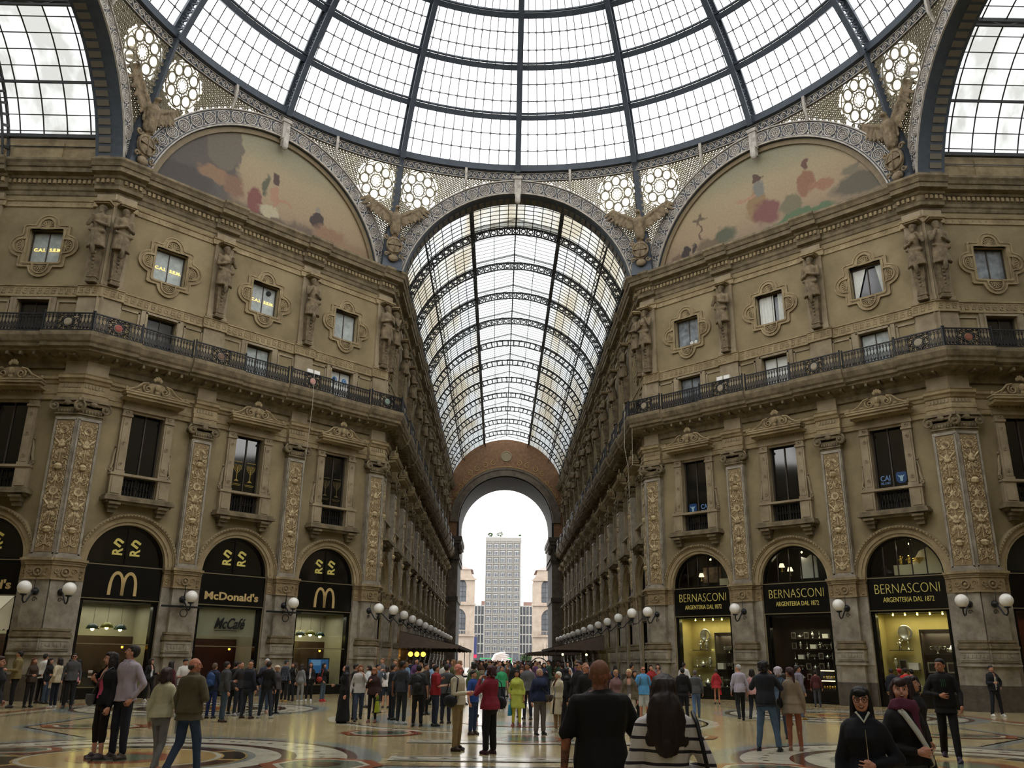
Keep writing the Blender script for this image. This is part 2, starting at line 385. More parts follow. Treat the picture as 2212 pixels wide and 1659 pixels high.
for s in (-1, 1):
    sd = 'right' if s > 0 else 'left'
    prism([(s*NW, YA), (s*YA, NW), (s*XE, NW), (s*XE, YEND), (s*NW, YEND)], 22.45, 22.75, 'ceiling', ROOFM, f'flat roof over the {sd} block beyond the octagon')
    prism([(s*NW, -YA), (s*YA, -NW), (s*XE, -NW), (s*XE, -YEND+30), (s*NW, -YEND+30)], 22.45, 22.75, 'ceiling', ROOFM, f'flat roof over the {sd} block behind the viewer')
    prism([(s*NW, -YA), (s*YA, -NW), (s*(YA+.5), -NW-.5), (s*(NW+.5), -YA-.5)], 0, 22.5, f'wall_{sd}', PLASTER, f'plain ochre {sd} angled wall behind the viewer')
    prism([(s*NW, -YA), (s*(NW+.5), -YA), (s*(NW+.5), -49), (s*NW, -49)], 0, 22.5, f'wall_{sd}', PLASTER, f'{sd} wall of the arcade behind the viewer')
    prism([(s*YA, -NW), (s*XE, -NW), (s*XE, -NW-.5), (s*YA, -NW-.5)], 0, 22.5, f'wall_{sd}', PLASTER, f'near wall of the {sd} side arcade')
    prism([(s*XE, -12), (s*(XE+.5), -12), (s*(XE+.5), 30), (s*XE, 30)], 0, 22.5, f'wall_{sd}', PLASTER, f'end wall closing the {sd} side arcade')
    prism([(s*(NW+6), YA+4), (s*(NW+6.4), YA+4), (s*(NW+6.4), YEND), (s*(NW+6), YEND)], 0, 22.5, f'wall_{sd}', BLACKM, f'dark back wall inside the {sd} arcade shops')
    prism([(s*(NW+.5), YEND-.3), (s*XE, YEND-.3), (s*XE, YEND), (s*(NW+.5), YEND)], 0, 22.5, f'wall_{sd}', PLASTER, f'outer end wall of the {sd} block')
prism([(-NW, -49), (NW, -49), (NW, -49.5), (-NW, -49.5)], 0, 22.5, 'wall_back', PLASTER, 'wall closing the arcade behind the viewer')
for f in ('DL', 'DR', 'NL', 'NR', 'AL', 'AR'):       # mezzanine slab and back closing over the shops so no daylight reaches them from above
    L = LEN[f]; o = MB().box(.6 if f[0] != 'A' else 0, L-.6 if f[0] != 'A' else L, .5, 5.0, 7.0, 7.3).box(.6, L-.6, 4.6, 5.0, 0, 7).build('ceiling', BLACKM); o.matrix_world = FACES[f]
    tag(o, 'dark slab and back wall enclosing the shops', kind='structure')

# ================================================================ horizontal mouldings
def stations(ress, hw):
    """plan stations of the right side: far arcade, angled wall, side arcade"""
    st = []; order = ['NR', 'DR', 'AR']; n1 = {}
    for f in order:
        R = FACES[f].to_3x3(); n1[f] = (R @ Vector((0, -1, 0)))
    for fi, f in enumerate(order):
        L = LEN[f]; _, ps = bays(f); M = FACES[f]; n = n1[f]
        def P(x): return M @ Vector((x, 0, 0))
        m0 = n
        if fi > 0: q = n1[order[fi-1]]; m0 = (n+q)/(1+n.dot(q))
        m1 = n
        if fi < 2: q = n1[order[fi+1]]; m1 = (n+q)/(1+n.dot(q))
        evs = []
        for p in ps:
            a, b = p-hw, p+hw
            evs.append((max(a, 0), min(b, L), a <= 0.4, b >= L-.4))
        evs.sort()
        startin = evs[0][2]; endin = evs[-1][3]
        st.append((P(0), m0, ress if startin else 0))
        for a, b, ai, bi in evs:
            if not ai: st.append((P(a), n, 0)); st.append((P(a), n, ress))
            if not bi: st.append((P(b), n, ress)); st.append((P(b), n, 0))
        st.append((P(L), m1, ress if endin else 0))
    return st
def moulding(name, prof, ress, hw, m, label, mirror, lo=0):
    st = stations(ress, hw); b = MB(); k = len(prof); vs = []
    for P, mm, p in st:
        for o, z in prof:
            q = P+mm*(o+(p if o > lo else 0)); vs.append((-q.x if mirror else q.x, q.y, z))
    fs = [(i*k+j, i*k+j+1, (i+1)*k+j+1, (i+1)*k+j) for i in range(len(st)-1) for j in range(k-1)]
    b.add(vs, fs); return tag(b.build(name, m), label, kind='structure')
LEDGE = [(0, 12.95), (.12, 12.98), (.16, 13.2), (.3, 13.3), (.34, 13.42), (.78, 13.52), (.8, 13.62), (.93, 13.66), (.95, 13.78), (1.02, 13.86), (1.07, 14.0), (1.1, 14.08), (1.1, 14.25), (0, 14.26)]
CROWN = [(0, 21.1), (.05, 21.14), (.08, 21.3), (.14, 21.36), (.16, 21.5), (.2, 21.56), (.2, 21.8), (.3, 21.84), (.34, 21.94), (.62, 22.0), (.64, 22.2), (.7, 22.22), (.76, 22.36), (.84, 22.46), (.84, 22.57), (0, 22.62)]
ENTAB = [(0, 11.62), (.1, 11.64), (.1, 11.84), (.13, 11.86), (.13, 12.0), (.08, 12.04), (.08, 12.28), (.14, 12.32), (.17, 12.42), (.25, 12.48), (.26, 12.58), (.3, 12.64), (0, 12.68)]
KEY = [(0, 16.2), (.09, 16.22), (.09, 16.28), (.05, 16.3), (.05, 16.68), (.09, 16.7), (.09, 16.76), (0, 16.78)]
DOT = [(0, 20.52), (.06, 20.54), (.06, 20.6), (.03, 20.62), (.03, 20.8), (.08, 20.82), (.1, 20.88), (0, 20.9)]
for mi in (0, 1):
    sd = 'left' if mi else 'right'
    moulding('trim_1', LEDGE, .13, 1.25, STONED, f'balcony ledge running along the {sd} facades', mi, .7)
    moulding('trim_2', CROWN, .16, .62, STONED, f'crowning cornice of the {sd} facades', mi, .1)
    moulding('trim_3', ENTAB, .22, .56, STONE, f'entablature above the tall windows on the {sd} side', mi, 0)
    moulding('trim_4', KEY, .14, .6, STONE, f'greek key band above the balcony doors on the {sd} side', mi, 0)
    moulding('trim_5', DOT, .1, .6, STONE, f'dotted string band under the cornice on the {sd} side', mi, 0)
# small repeated blocks of the mouldings
for f in ('DL', 'DR', 'NL', 'NR', 'AL', 'AR'):
    L = LEN[f]; _, ps = bays(f)
    inr = lambda x, hw: any(abs(x-p) < hw for p in ps) or (f[0] != 'A' and (x < .3 or x > L-.3))
    step = .22 if f[0] != 'N' else .3; b = MB(); n = int(L/step)
    for k in range(n):
        x = (k+.5)*L/n; o = .16 if inr(x, .62) else 0
        b.box(x-step*.28, x+step*.28, -(.31+o), -(.18+o), 21.6, 21.78)
    o = b.build('trim_6', STONE); o.matrix_world = FACES[f]; tag(o, 'row of dentils under the crowning cornice', kind='structure')
    if f[0] == 'N': step = .6
    else: step = .3
    n = int(L/step); b = MB(); kb = MB(); q = MB()
    for k in range(n):
        x = (k+.5)*L/n; o = .1 if inr(x, .6) else 0
        b.poly([(x-.05, 20.71), (x, 20.65), (x+.05, 20.71), (x, 20.77)], -(.045+o), -.0)
        o = .14 if inr(x, .6) else 0; w = step*.36; y0 = -(.068+o); y1 = -(.04+o)
        for (x0, x1, z0, z1) in ((-w, w, 16.6, 16.635), (-w, -w+.035, 16.36, 16.6), (-w, w*.5, 16.36, 16.395), (w*.5-.03, w*.5, 16.395, 16.52), (-w*.4, w*.5, 16.49, 16.52)):
            kb.box(x+x0, x+x1, y0, y1, z0, z1)
    for bb, nm, lb in ((b, 'trim_7', 'row of small studs on the string band'), (kb, 'trim_8', 'greek key relief on the band above the balcony')):
        o = bb.build(nm, PINK if nm == 'trim_7' else STONE); o.matrix_world = FACES[f]; tag(o, lb, kind='structure')
    # coffers under the balcony ledge
    n = int(L/.55); b = MB()
    for k in range(n):
        x = (k+.5)*L/n; b.box(x-.05, x+.05, -.76, -.3, 13.36, 13.5)
    o = b.build('trim_9', STONED); o.matrix_world = FACES[f]; tag(o, 'little brackets under the balcony ledge', kind='structure')

# ================================================================ arches, spandrels, ring, dome
Z0, RI, RO = 21.2, 6.68, 7.58
FW = {}    # octagon face frames centred at mid face, facing the centre
for k in range(8): FW[k] = Matrix.Rotation(RAD(-45*k), 4, 'Z') @ Matrix.Translation((0, APO, 0))
a_lo = math.asin((22.62-Z0)/RO)
def rosette(b, cx, cz, r, y):
    b.torus((cx, y, cz), r, .036, 16, 4, 0); b.torus((cx, y, cz), r*.72, .024, 14, 4, 0)
    for k in range(8):
        a = 2*pi*k/8+.2; b.ball((cx+r*.42*cos(a), y, cz+r*.42*sin(a)), (r*.17, .02, r*.17), 6, 4, 0)
    b.ball((cx, y, cz), (r*.2, .04, r*.2), 8, 4, 0)
def arch_proto():
    root = empty('arch'); tag(root, kind='structure')
    b = MB(); b.arc(0, Z0, RI, RO, -.12, .25, a_lo, pi-a_lo, 48); b.build('band', IRON, root)
    b = MB()
    b.arc(0, Z0, RI, RI+.07, -.2, -.12, a_lo, pi-a_lo, 48); b.arc(0, Z0, RO-.07, RO, -.2, -.12, a_lo, pi-a_lo, 48)
    b.arc(0, Z0, RI+.12, RI+.15, -.15, -.12, a_lo, pi-a_lo, 48); b.arc(0, Z0, RO-.15, RO-.12, -.15, -.12, a_lo, pi-a_lo, 48)
    n = 24
    for k in range(n):
        a = a_lo+.05+(pi-2*a_lo-.1)*(k+.5)/n; r = (RI+RO)/2; rosette(b, r*cos(a), Z0+r*sin(a), .3, -.14)
        a2 = a+(pi-2*a_lo-.1)/n/2
        if k < n-1:
            for dr in (-.25, .25): b.ball(((r+dr)*cos(a2), -.13, Z0+(r+dr)*sin(a2)), (.07, .03, .07), 6, 4)
            for dr in (-.11, .11): b.ball(((r+dr)*cos(a2), -.13, Z0+(r+dr)*sin(a2)), (.035, .03, .1), 6, 4)
    b.build('rosette_ornament', IRONL, root)
    b = MB(); b.box(-.2, .2, -.34, -.1, 27.75, 28.85).box(-.26, .26, -.4, -.1, 28.75, 28.95).box(-.15, .15, -.42, -.1, 27.3, 27.8)
    b.ball((0, -.35, 27.3), (.16, .16, .22)); b.build('keystone', IRONL, root)
    return Proto(root)
AP = arch_proto()
fn = {0: 'over the far arcade entrance', 1: 'over the right painted lunette', 7: 'over the left painted lunette', 2: 'over the right side arcade', 6: 'over the left side arcade', 3: 'behind the viewer to the right', 5: 'behind the viewer to the left', 4: 'straight behind the viewer'}
for k in range(8):
    o = AP.put(FW[k]); o.name = 'trim_10'; tag(o, 'iron arch band with rosettes '+fn[k], kind='structure')
def lunette_mat(kind):
    m = bpy.data.materials.new('painted_lunette_'+kind); m.use_nodes = True; nt = m.node_tree; N = nt.nodes; L = nt.links; b = N['Principled BSDF']; b.inputs['Roughness'].default_value = .7
    tc = N.new('ShaderNodeTexCoord'); nz = N.new('ShaderNodeTexNoise'); nz.inputs['Scale'].default_value = 1.6; nz.inputs['Detail'].default_value = 8
    L.new(tc.outputs['Object'], nz.inputs['Vector'])
    sub = N.new('ShaderNodeVectorMath'); sub.operation = 'SUBTRACT'; sub.inputs[1].default_value = (.5, .5, .5); L.new(nz.outputs['Color'], sub.inputs[0])
    sc = N.new('ShaderNodeVectorMath'); sc.operation = 'SCALE'; sc.inputs['Scale'].default_value = .95; L.new(sub.outputs[0], sc.inputs[0])
    ad = N.new('ShaderNodeVectorMath'); ad.operation = 'ADD'; L.new(tc.outputs['Object'], ad.inputs[0]); L.new(sc.outputs[0], ad.inputs[1])
    sp = N.new('ShaderNodeSeparateXYZ'); L.new(ad.outputs[0], sp.inputs[0])
    mr = N.new('ShaderNodeMapRange'); mr.inputs['From Min'].default_value = 22.6; mr.inputs['From Max'].default_value = 28.2; L.new(sp.outputs['Z'], mr.inputs['Value'])
    rp = N.new('ShaderNodeValToRGB'); L.new(mr.outputs[0], rp.inputs[0]); e = rp.color_ramp.elements
    sky = [(0, (136, 116, 90)), (.25, (172, 144, 104)), (.55, (176, 156, 112)), (1, (142, 146, 120))]
    e[0].position = 0; e[0].color = (*lin(sky[0][1]), 1); e[1].position = 1; e[1].color = (*lin(sky[-1][1]), 1)
    for p, c in sky[1:-1]: q = e.new(p); q.color = (*lin(c), 1)
    cur = rp.outputs[0]
    def blob(cur, cx, cz, rx, rz, col, soft=.25, rot=0):
        mp = N.new('ShaderNodeMapping'); mp.vector_type = 'TEXTURE'; mp.inputs['Location'].default_value = (cx, 0, cz); mp.inputs['Rotation'].default_value = (0, rot, 0); mp.inputs['Scale'].default_value = (rx, 1e6, rz)
        L.new(ad.outputs[0], mp.inputs[0]); ln = N.new('ShaderNodeVectorMath'); ln.operation = 'LENGTH'; L.new(mp.outputs[0], ln.inputs[0])
        r = N.new('ShaderNodeMapRange'); r.inputs['From Min'].default_value = 1; r.inputs['From Max'].default_value = 1-soft; L.new(ln.outputs['Value'], r.inputs['Value'])
        mx = N.new('ShaderNodeMixRGB'); L.new(r.outputs[0], mx.inputs[0]); L.new(cur, mx.inputs[1]); mx.inputs[2].default_value = (*lin(col), 1)
        return mx.outputs[0]
    for bl in (LUN_L if kind == 'left' else LUN_R): cur = blob(cur, *bl)
    n3 = N.new('ShaderNodeTexNoise'); n3.inputs['Scale'].default_value = 9; n3.inputs['Detail'].default_value = 5; L.new(tc.outputs['Object'], n3.inputs['Vector'])
    hs = N.new('ShaderNodeHueSaturation'); hs.inputs['Saturation'].default_value = .85; hs.inputs['Value'].default_value = .7; L.new(cur, hs.inputs['Color']); cur = hs.outputs[0]
    mx = N.new('ShaderNodeMixRGB'); mx.blend_type = 'OVERLAY'; mx.inputs[0].default_value = .22; L.new(cur, mx.inputs[1]); L.new(n3.outputs['Fac'], mx.inputs[2])
    L.new(mx.outputs[0], b.inputs['Base Color']); return m
# generic landscapes with rocks, ruins, drapery-coloured masses and scrub
LUN_L = [(0, 22.3, 8, 1.3, (104, 84, 66), .3), (-4.3, 24.6, 2.3, 2.6, (96, 88, 78), .12), (-3.0, 26.2, 1.0, 1.6, (118, 106, 88), .1), (-5.0, 23.4, 2.0, .9, (80, 72, 66), .3), (-3.3, 24.3, 1.1, .42, (150, 112, 74), .3), (-2.3, 24.0, .6, .7, (140, 100, 68), .35),
 (-1.15, 23.8, .5, .8, (132, 66, 56), .25), (-.3, 23.5, .75, .42, (190, 178, 140), .3), (.0, 24.4, .22, .75, (176, 126, 90), .3), (.45, 24.3, .65, .12, (176, 126, 90), .3), (-.05, 25.45, .23, .3, (84, 60, 48), .3), (-.6, 24.9, .3, .7, (96, 96, 70), .4),
 (2.6, 24.1, .38, .6, (70, 54, 48), .25), (2.6, 24.75, .18, .22, (150, 140, 120), .3), (3.5, 23.5, 1.2, .75, (152, 112, 76), .35), (5.2, 23.0, 1.8, .75, (156, 122, 82), .4), (1.2, 22.8, 2.2, .5, (120, 96, 76), .4)]
LUN_R = [(0, 22.3, 8, .75, (84, 86, 66), .3), (-5.2, 22.9, .8, .5, (120, 92, 66), .3), (-3.2, 23.3, 1.1, .45, (120, 98, 66), .4), (-3.75, 24.3, .06, .85, (112, 88, 60), .3), (-3.75, 25.1, .5, .16, (110, 92, 62), .4, .3), (-3.75, 25.1, .16, .45, (110, 92, 62), .4, .5),
 (-2.3, 23.6, .75, .6, (92, 96, 68), .4), (-4.75, 23.4, .3, .45, (58, 46, 40), .3), (-4.2, 23.4, .2, .4, (64, 50, 42), .3), (-.35, 24.6, .7, 1.0, (150, 116, 66), .25), (.2, 24.0, .85, .8, (130, 72, 62), .3), (-.15, 25.5, .38, .5, (130, 128, 116), .3), (-.85, 25.2, .7, .1, (180, 130, 92), .3), (-.1, 26.15, .2, .28, (92, 64, 48), .3),
 (1.6, 23.9, .75, .75, (124, 116, 80), .2), (2.5, 24.9, .55, .8, (150, 98, 62), .25), (2.55, 25.9, .26, .3, (110, 70, 50), .3), (3.2, 24.5, .8, .35, (160, 108, 70), .3), (2.2, 23.2, 1.8, .28, (88, 116, 74), .3), (5.2, 23.8, 1.8, .7, (104, 96, 74), .35), (4.8, 24.6, .5, .35, (128, 116, 90), .3)]
for k, sd in ((1, 'right'), (7, 'left')):
    root = empty('painted_lunette'); root.matrix_world = FW[k]; tag(root, f'half-round painted landscape with reclining draped shapes above the {sd} angled facade', 'painting')
    c = circ(0, Z0, RI-.02, a_lo, pi-a_lo, 40); c = [(x, z) for x, z in c if z >= 22.6]
    c = [(-sqrt((RI-.02)**2-1.4**2), 22.6)] if False else c
    MB().poly(c, .12, .4).build('canvas', lunette_mat(sd), root)
    MB().arc(0, Z0, RI-.28, RI-.02, 0, .13, a_lo+.01, pi-a_lo-.01, 48).build('frame', mat('gilt_frame', (120, 106, 80), .6, var=.15), root)
    MB().poly([(-7.65, 22.5)]+[(7.65, 22.5)]+[(7.65, 23.2)]+circ(0, Z0, RO-.1, RAD(16), pi-RAD(16), 40)+[(-7.65, 23.2)], .42, .9).build('backing', ROOFM, root)
# spandrels between arches and ring
RR, ZR = 17.9, 29.0
TZ = RAD(22.5)
def span_pt(k, s, t, sgn, off=0):   # s 0..1 from crown to corner, t 0 bottom .. 1 ring
    u = s*7.41*sgn; zb = Z0+sqrt(max(RO**2-u*u, 0)) if abs(u) < RO else Z0
    zb = max(zb, 22.7); B = Vector((u, APO+.05+off, zb)); ph = atan2(u, APO); T = Vector(((RR+off)*sin(ph), (RR+off)*cos(ph), ZR))
    return Matrix.Rotation(RAD(-45*k), 4, 'Z') @ (B.lerp(T, t))
def wz(k, sgn, u, z, off=0):        # point on the spandrel by position along the wall and height
    s = u/7.41; zb = Z0+sqrt(max(RO**2-u*u, 0)); zb = max(zb, 22.7)
    return span_pt(k, s, (z-zb)/(ZR-zb), sgn, off)
SPGL = glass_mat('spandrel_glass', (1.0, .99, .94), .8, dirt_and_shade=((.95, .88, .66), (1, 1, 1)), dscale=.8)
spc = [0]
for k in (7, 0, 1, 2, 6):
    for sgn in (-1, 1):
        root = empty('ceiling'); tag(root, 'pierced iron spandrel with star rosette beside the arch '+fn[k], kind='structure')
        b = MB(); n = 20; vs = []
        for i in range(n+1):
            for t in (0, .5, 1): vs.append(span_pt(k, .1+.9*i/n, t, sgn, .12))
        b.add(vs, [(i*3+j, i*3+j+1, (i+1)*3+j+1, (i+1)*3+j) for i in range(n) for j in range(2)]); b.build('glass', SPGL, root, True)
        b = MB()
        def ring(cu, cz, r, tr, m=12):
            pts = []
            for q in range(m):
                a = 2*pi*q/m; u, z = cu+r*cos(a), cz+r*sin(a)
                zb = Z0+sqrt(max(RO**2-u*u, 0))
                if u > 7.3 or z > ZR-.1 or z < zb+.02: return
                pts.append(wz(k, sgn, u, z))
            b.tube(pts, tr, 4, True)
        CU, CZ = 6.0, 27.75
        ring(CU, CZ, 1.08, .035, 32); ring(CU, CZ, .36, .045, 16)
        for q in range(8):
            a = 2*pi*q/8; ring(CU+.74*cos(a), CZ+.74*sin(a), .27, .05, 14)
            a2 = a+pi/8; b.tube([wz(k, sgn, CU+.4*cos(a2), CZ+.4*sin(a2)), wz(k, sgn, CU+1.08*cos(a2), CZ+1.08*sin(a2))], .03, 4)
            p = [wz(k, sgn, CU+.42*cos(a), CZ+.42*sin(a)), wz(k, sgn, CU+.2*cos(a2), CZ+.2*sin(a2))]; b.tube(p, .02, 4); b.tube([p[1], wz(k, sgn, CU+.42*cos(a+pi/4), CZ+.42*sin(a+pi/4))], .02, 4)
        for iu in range(43):
            for iz in range(34):
                u = .8+iu*.2+(iz % 2)*.1; z = 23+iz*.175
                if hypot(u-CU, z-CZ) < 1.16: continue
                if z > 28.82: continue
                ring(u, z, .07, .05, 7)
        b.build('lattice', LACE, root, fix=False)
        # scroll frieze under the ring
        b = MB(); vs = []
        for i in range(25):
            ph = sgn*TZ*i/24
            for z, r in ((28.82, RR-.02), (29.32, RR-.02), (29.32, RR+.1), (28.82, RR+.1)): vs.append(Matrix.Rotation(RAD(-45*k), 4, 'Z') @ Vector((r*sin(ph), r*cos(ph), z)))
        b.add(vs, [(i*4+j, i*4+(j+1) % 4, (i+1)*4+(j+1) % 4, (i+1)*4+j) for i in range(24) for j in range(4)]); b.build('frieze', IRON, root)
        b = MB()
        for q in range(18):
            ph = sgn*TZ*(q+.5)/18; Mq = Matrix.Rotation(RAD(-45*k)-ph, 4, 'Z') @ Matrix.Translation((0, RR-.06, 0)); c0 = len(b.v)
            b.spiral((0, 29.07), .17, 1.6, .035, 0, 1, 0, 12, 4); b.tube([(.17, 0, 29.07), (.25, 0, 28.93), (.38, 0, 28.93)], .03, 4); b.xf(Mq, c0)
        for z in (28.84, 29.3):
            b.tube([Matrix.Rotation(RAD(-45*k), 4, 'Z') @ Vector(((RR-.05)*sin(sgn*TZ*i/24), (RR-.05)*cos(TZ*i/24), z)) for i in range(25)], .03, 4)
        b.build('scroll_ornament', IRONL, root, fix=False)
        # small curved bracket at a third of the way
        b = MB(); ph = sgn*RAD(10); Mq = Matrix.Rotation(RAD(-45*k)-ph, 4, 'Z') @ Matrix.Translation((0, RR, 0))
        b.tube([(0, -.22, 29.35), (0, -.24, 29.0), (0, -.2, 28.5), (0, .0, 28.0)], [.1, .1, .09, .06], 4); b.xf(Mq); b.build('bracket', IRONL, root)
for kk, nm in ((3, 0), (4, 0), (5, 0)):
    for sgn in (-1, 1):
        b = MB(); vs = [span_pt(kk, i/12, t, sgn, .1) for i in range(13) for t in (0, 1)]
        b.add(vs, [(i*2, i*2+1, i*2+3, i*2+2) for i in range(12)]); tag(b.build('ceiling', SPGL), 'glazed spandrel of the dome '+fn[kk], kind='structure')
# dome
RS, CZS = 19.9, 21.1
ELS = [math.acos(17.9/RS)+RAD(8.1)*i for i in range(7)]
dome = empty('ceiling'); tag(dome, 'glass dome of the octagon with iron ribs and ring beams', kind='structure')
def sph(az, el, r=RS): return Vector((r*cos(el)*sin(az), r*cos(el)*cos(az), CZS+r*sin(el)))
n = 96; m_ = 20; e0, e1 = ELS[0], ELS[-1]+.12
b = MB(); vs = [sph(2*pi*i/n, e0+(e1-e0)*j/m_, RS+.25) for i in range(n) for j in range(m_+1)]
b.add(vs, [(i*(m_+1)+j, i*(m_+1)+j+1, ((i+1) % n)*(m_+1)+j+1, ((i+1) % n)*(m_+1)+j) for i in range(n) for j in range(m_)])
b.ball((0, 0, CZS+RS-.8), (3.4, 3.4, 1.2), 24, 8); b.build('glass', DOMEGL, dome, True)
for k in range(16):
    az = 2*pi*k/16; b = MB(); N_ = 24
    def at_(el, r, s): p = sph(az, el, r); return p+Vector((cos(az), -sin(az), 0))*s
    es = [e0-.02+(ELS[-1]-e0+.02)*j/N_ for j in range(N_+1)]
    def strip(r0, r1, w):
        vs = []
        for el in es:
            vs += [at_(el, r0, -w), at_(el, r0, w), at_(el, r1, w), at_(el, r1, -w)]
        b.add(vs, [(j*4+q, j*4+(q+1) % 4, (j+1)*4+(q+1) % 4, (j+1)*4+q) for j in range(N_) for q in range(4)]+[(0, 1, 2, 3), (N_*4+3, N_*4+2, N_*4+1, N_*4)])
    strip(RS-.72, RS-.64, .15); strip(RS-.04, RS+.12, .17)
    for s in (-1, 1):
        pass
    for j in range(N_*3):
        a, c = es[0]+(es[-1]-es[0])*j/(N_*3), es[0]+(es[-1]-es[0])*(j+1)/(N_*3)
        b.tube([at_(a, RS-.66 if j % 2 else RS-.02, 0), at_(c, RS-.02 if j % 2 else RS-.66, 0)], .055, 4)
        if j % 2: b.tube([at_(a, RS-.66, 0), at_(a, RS-.02, 0)], .035, 4)
    b.build('rib', IRON, dome, fix=False)
for i, el in enumerate(ELS):
    b = MB(); pr = [(-.12, -.1), (.12, -.1), (.12, .1), (-.12, .1)] if i else None
    vs = []
    for q in range(128):
        az = 2*pi*q/128
        if i: rr = [(RS-.3, -.008), (RS-.3, .008), (RS+.1, .006), (RS+.1, -.006)]; pts = [sph(az, el+d, r) for r, d in rr]
        else: pts = [Vector((r*sin(az), r*cos(az), z)) for r, z in ((RR-.28, 29.35), (RR-.28, 29.75), (RR+.3, 29.9), (RR+.3, 29.3))]
        vs += pts
    b.add(vs, [(q*4+j, q*4+(j+1) % 4, ((q+1) % 128)*4+(j+1) % 4, ((q+1) % 128)*4+j) for q in range(128) for j in range(4)])
    if i:
        b2 = [sph(2*pi*q/128, el+.012, RS-.28) for q in range(128)]; b.tube(b2, .07, 4, True)
    b.build('ring_beam', IRON, dome)
b = MB()
GL = mat('glazing_bar', (96, 98, 102), .6)
for k in range(16):
    for q in range(1, 12):
        az = 2*pi*(k+q/12)/16; b.tube([sph(az, e0+(ELS[-1]-e0)*j/14, RS+.1) for j in range(15)], .034, 3)
for i in range(6):
    for q in (1, 2):
        el = ELS[i]+(ELS[i+1]-ELS[i])*q/3
        b.tube([sph(2*pi*j/96, el, RS+.1) for j in range(96)], .036, 3, True)
        for j in range(192): b.ball(sph(2*pi*j/192, el, RS+.07), .085, 4, 3)
b.build('glazing_bars', GL, dome, fix=False)
for k in range(8):       # posts from ring to the octagon corners
    az = RAD(22.5+45*k); b = MB(); d = Vector((sin(az), cos(az), 0)); t = Vector((cos(az), -sin(az), 0))
    P0, P1 = d*19.25+Vector((0, 0, 24.4)), d*17.95+Vector((0, 0, 29.4))
    for s in (-1, 1): b.tube([P0+t*s*.14-d*.1, P1+t*s*.14-d*.1], .06, 4)
    b.tube([P0-d*.12, P1-d*.14], .27, 4, flat=.5); b.tube([P0+d*.25, P1+d*.25], .12, 4)
    for q in range(12):
        a = P0.lerp(P1, q/12); c = P0.lerp(P1, (q+1)/12); b.tube([a+(d*.2 if q % 2 else -d*.1), c+(-d*.1 if q % 2 else d*.2)], .05, 4)
    tag(b.build('rib', IRON, dome, fix=False))

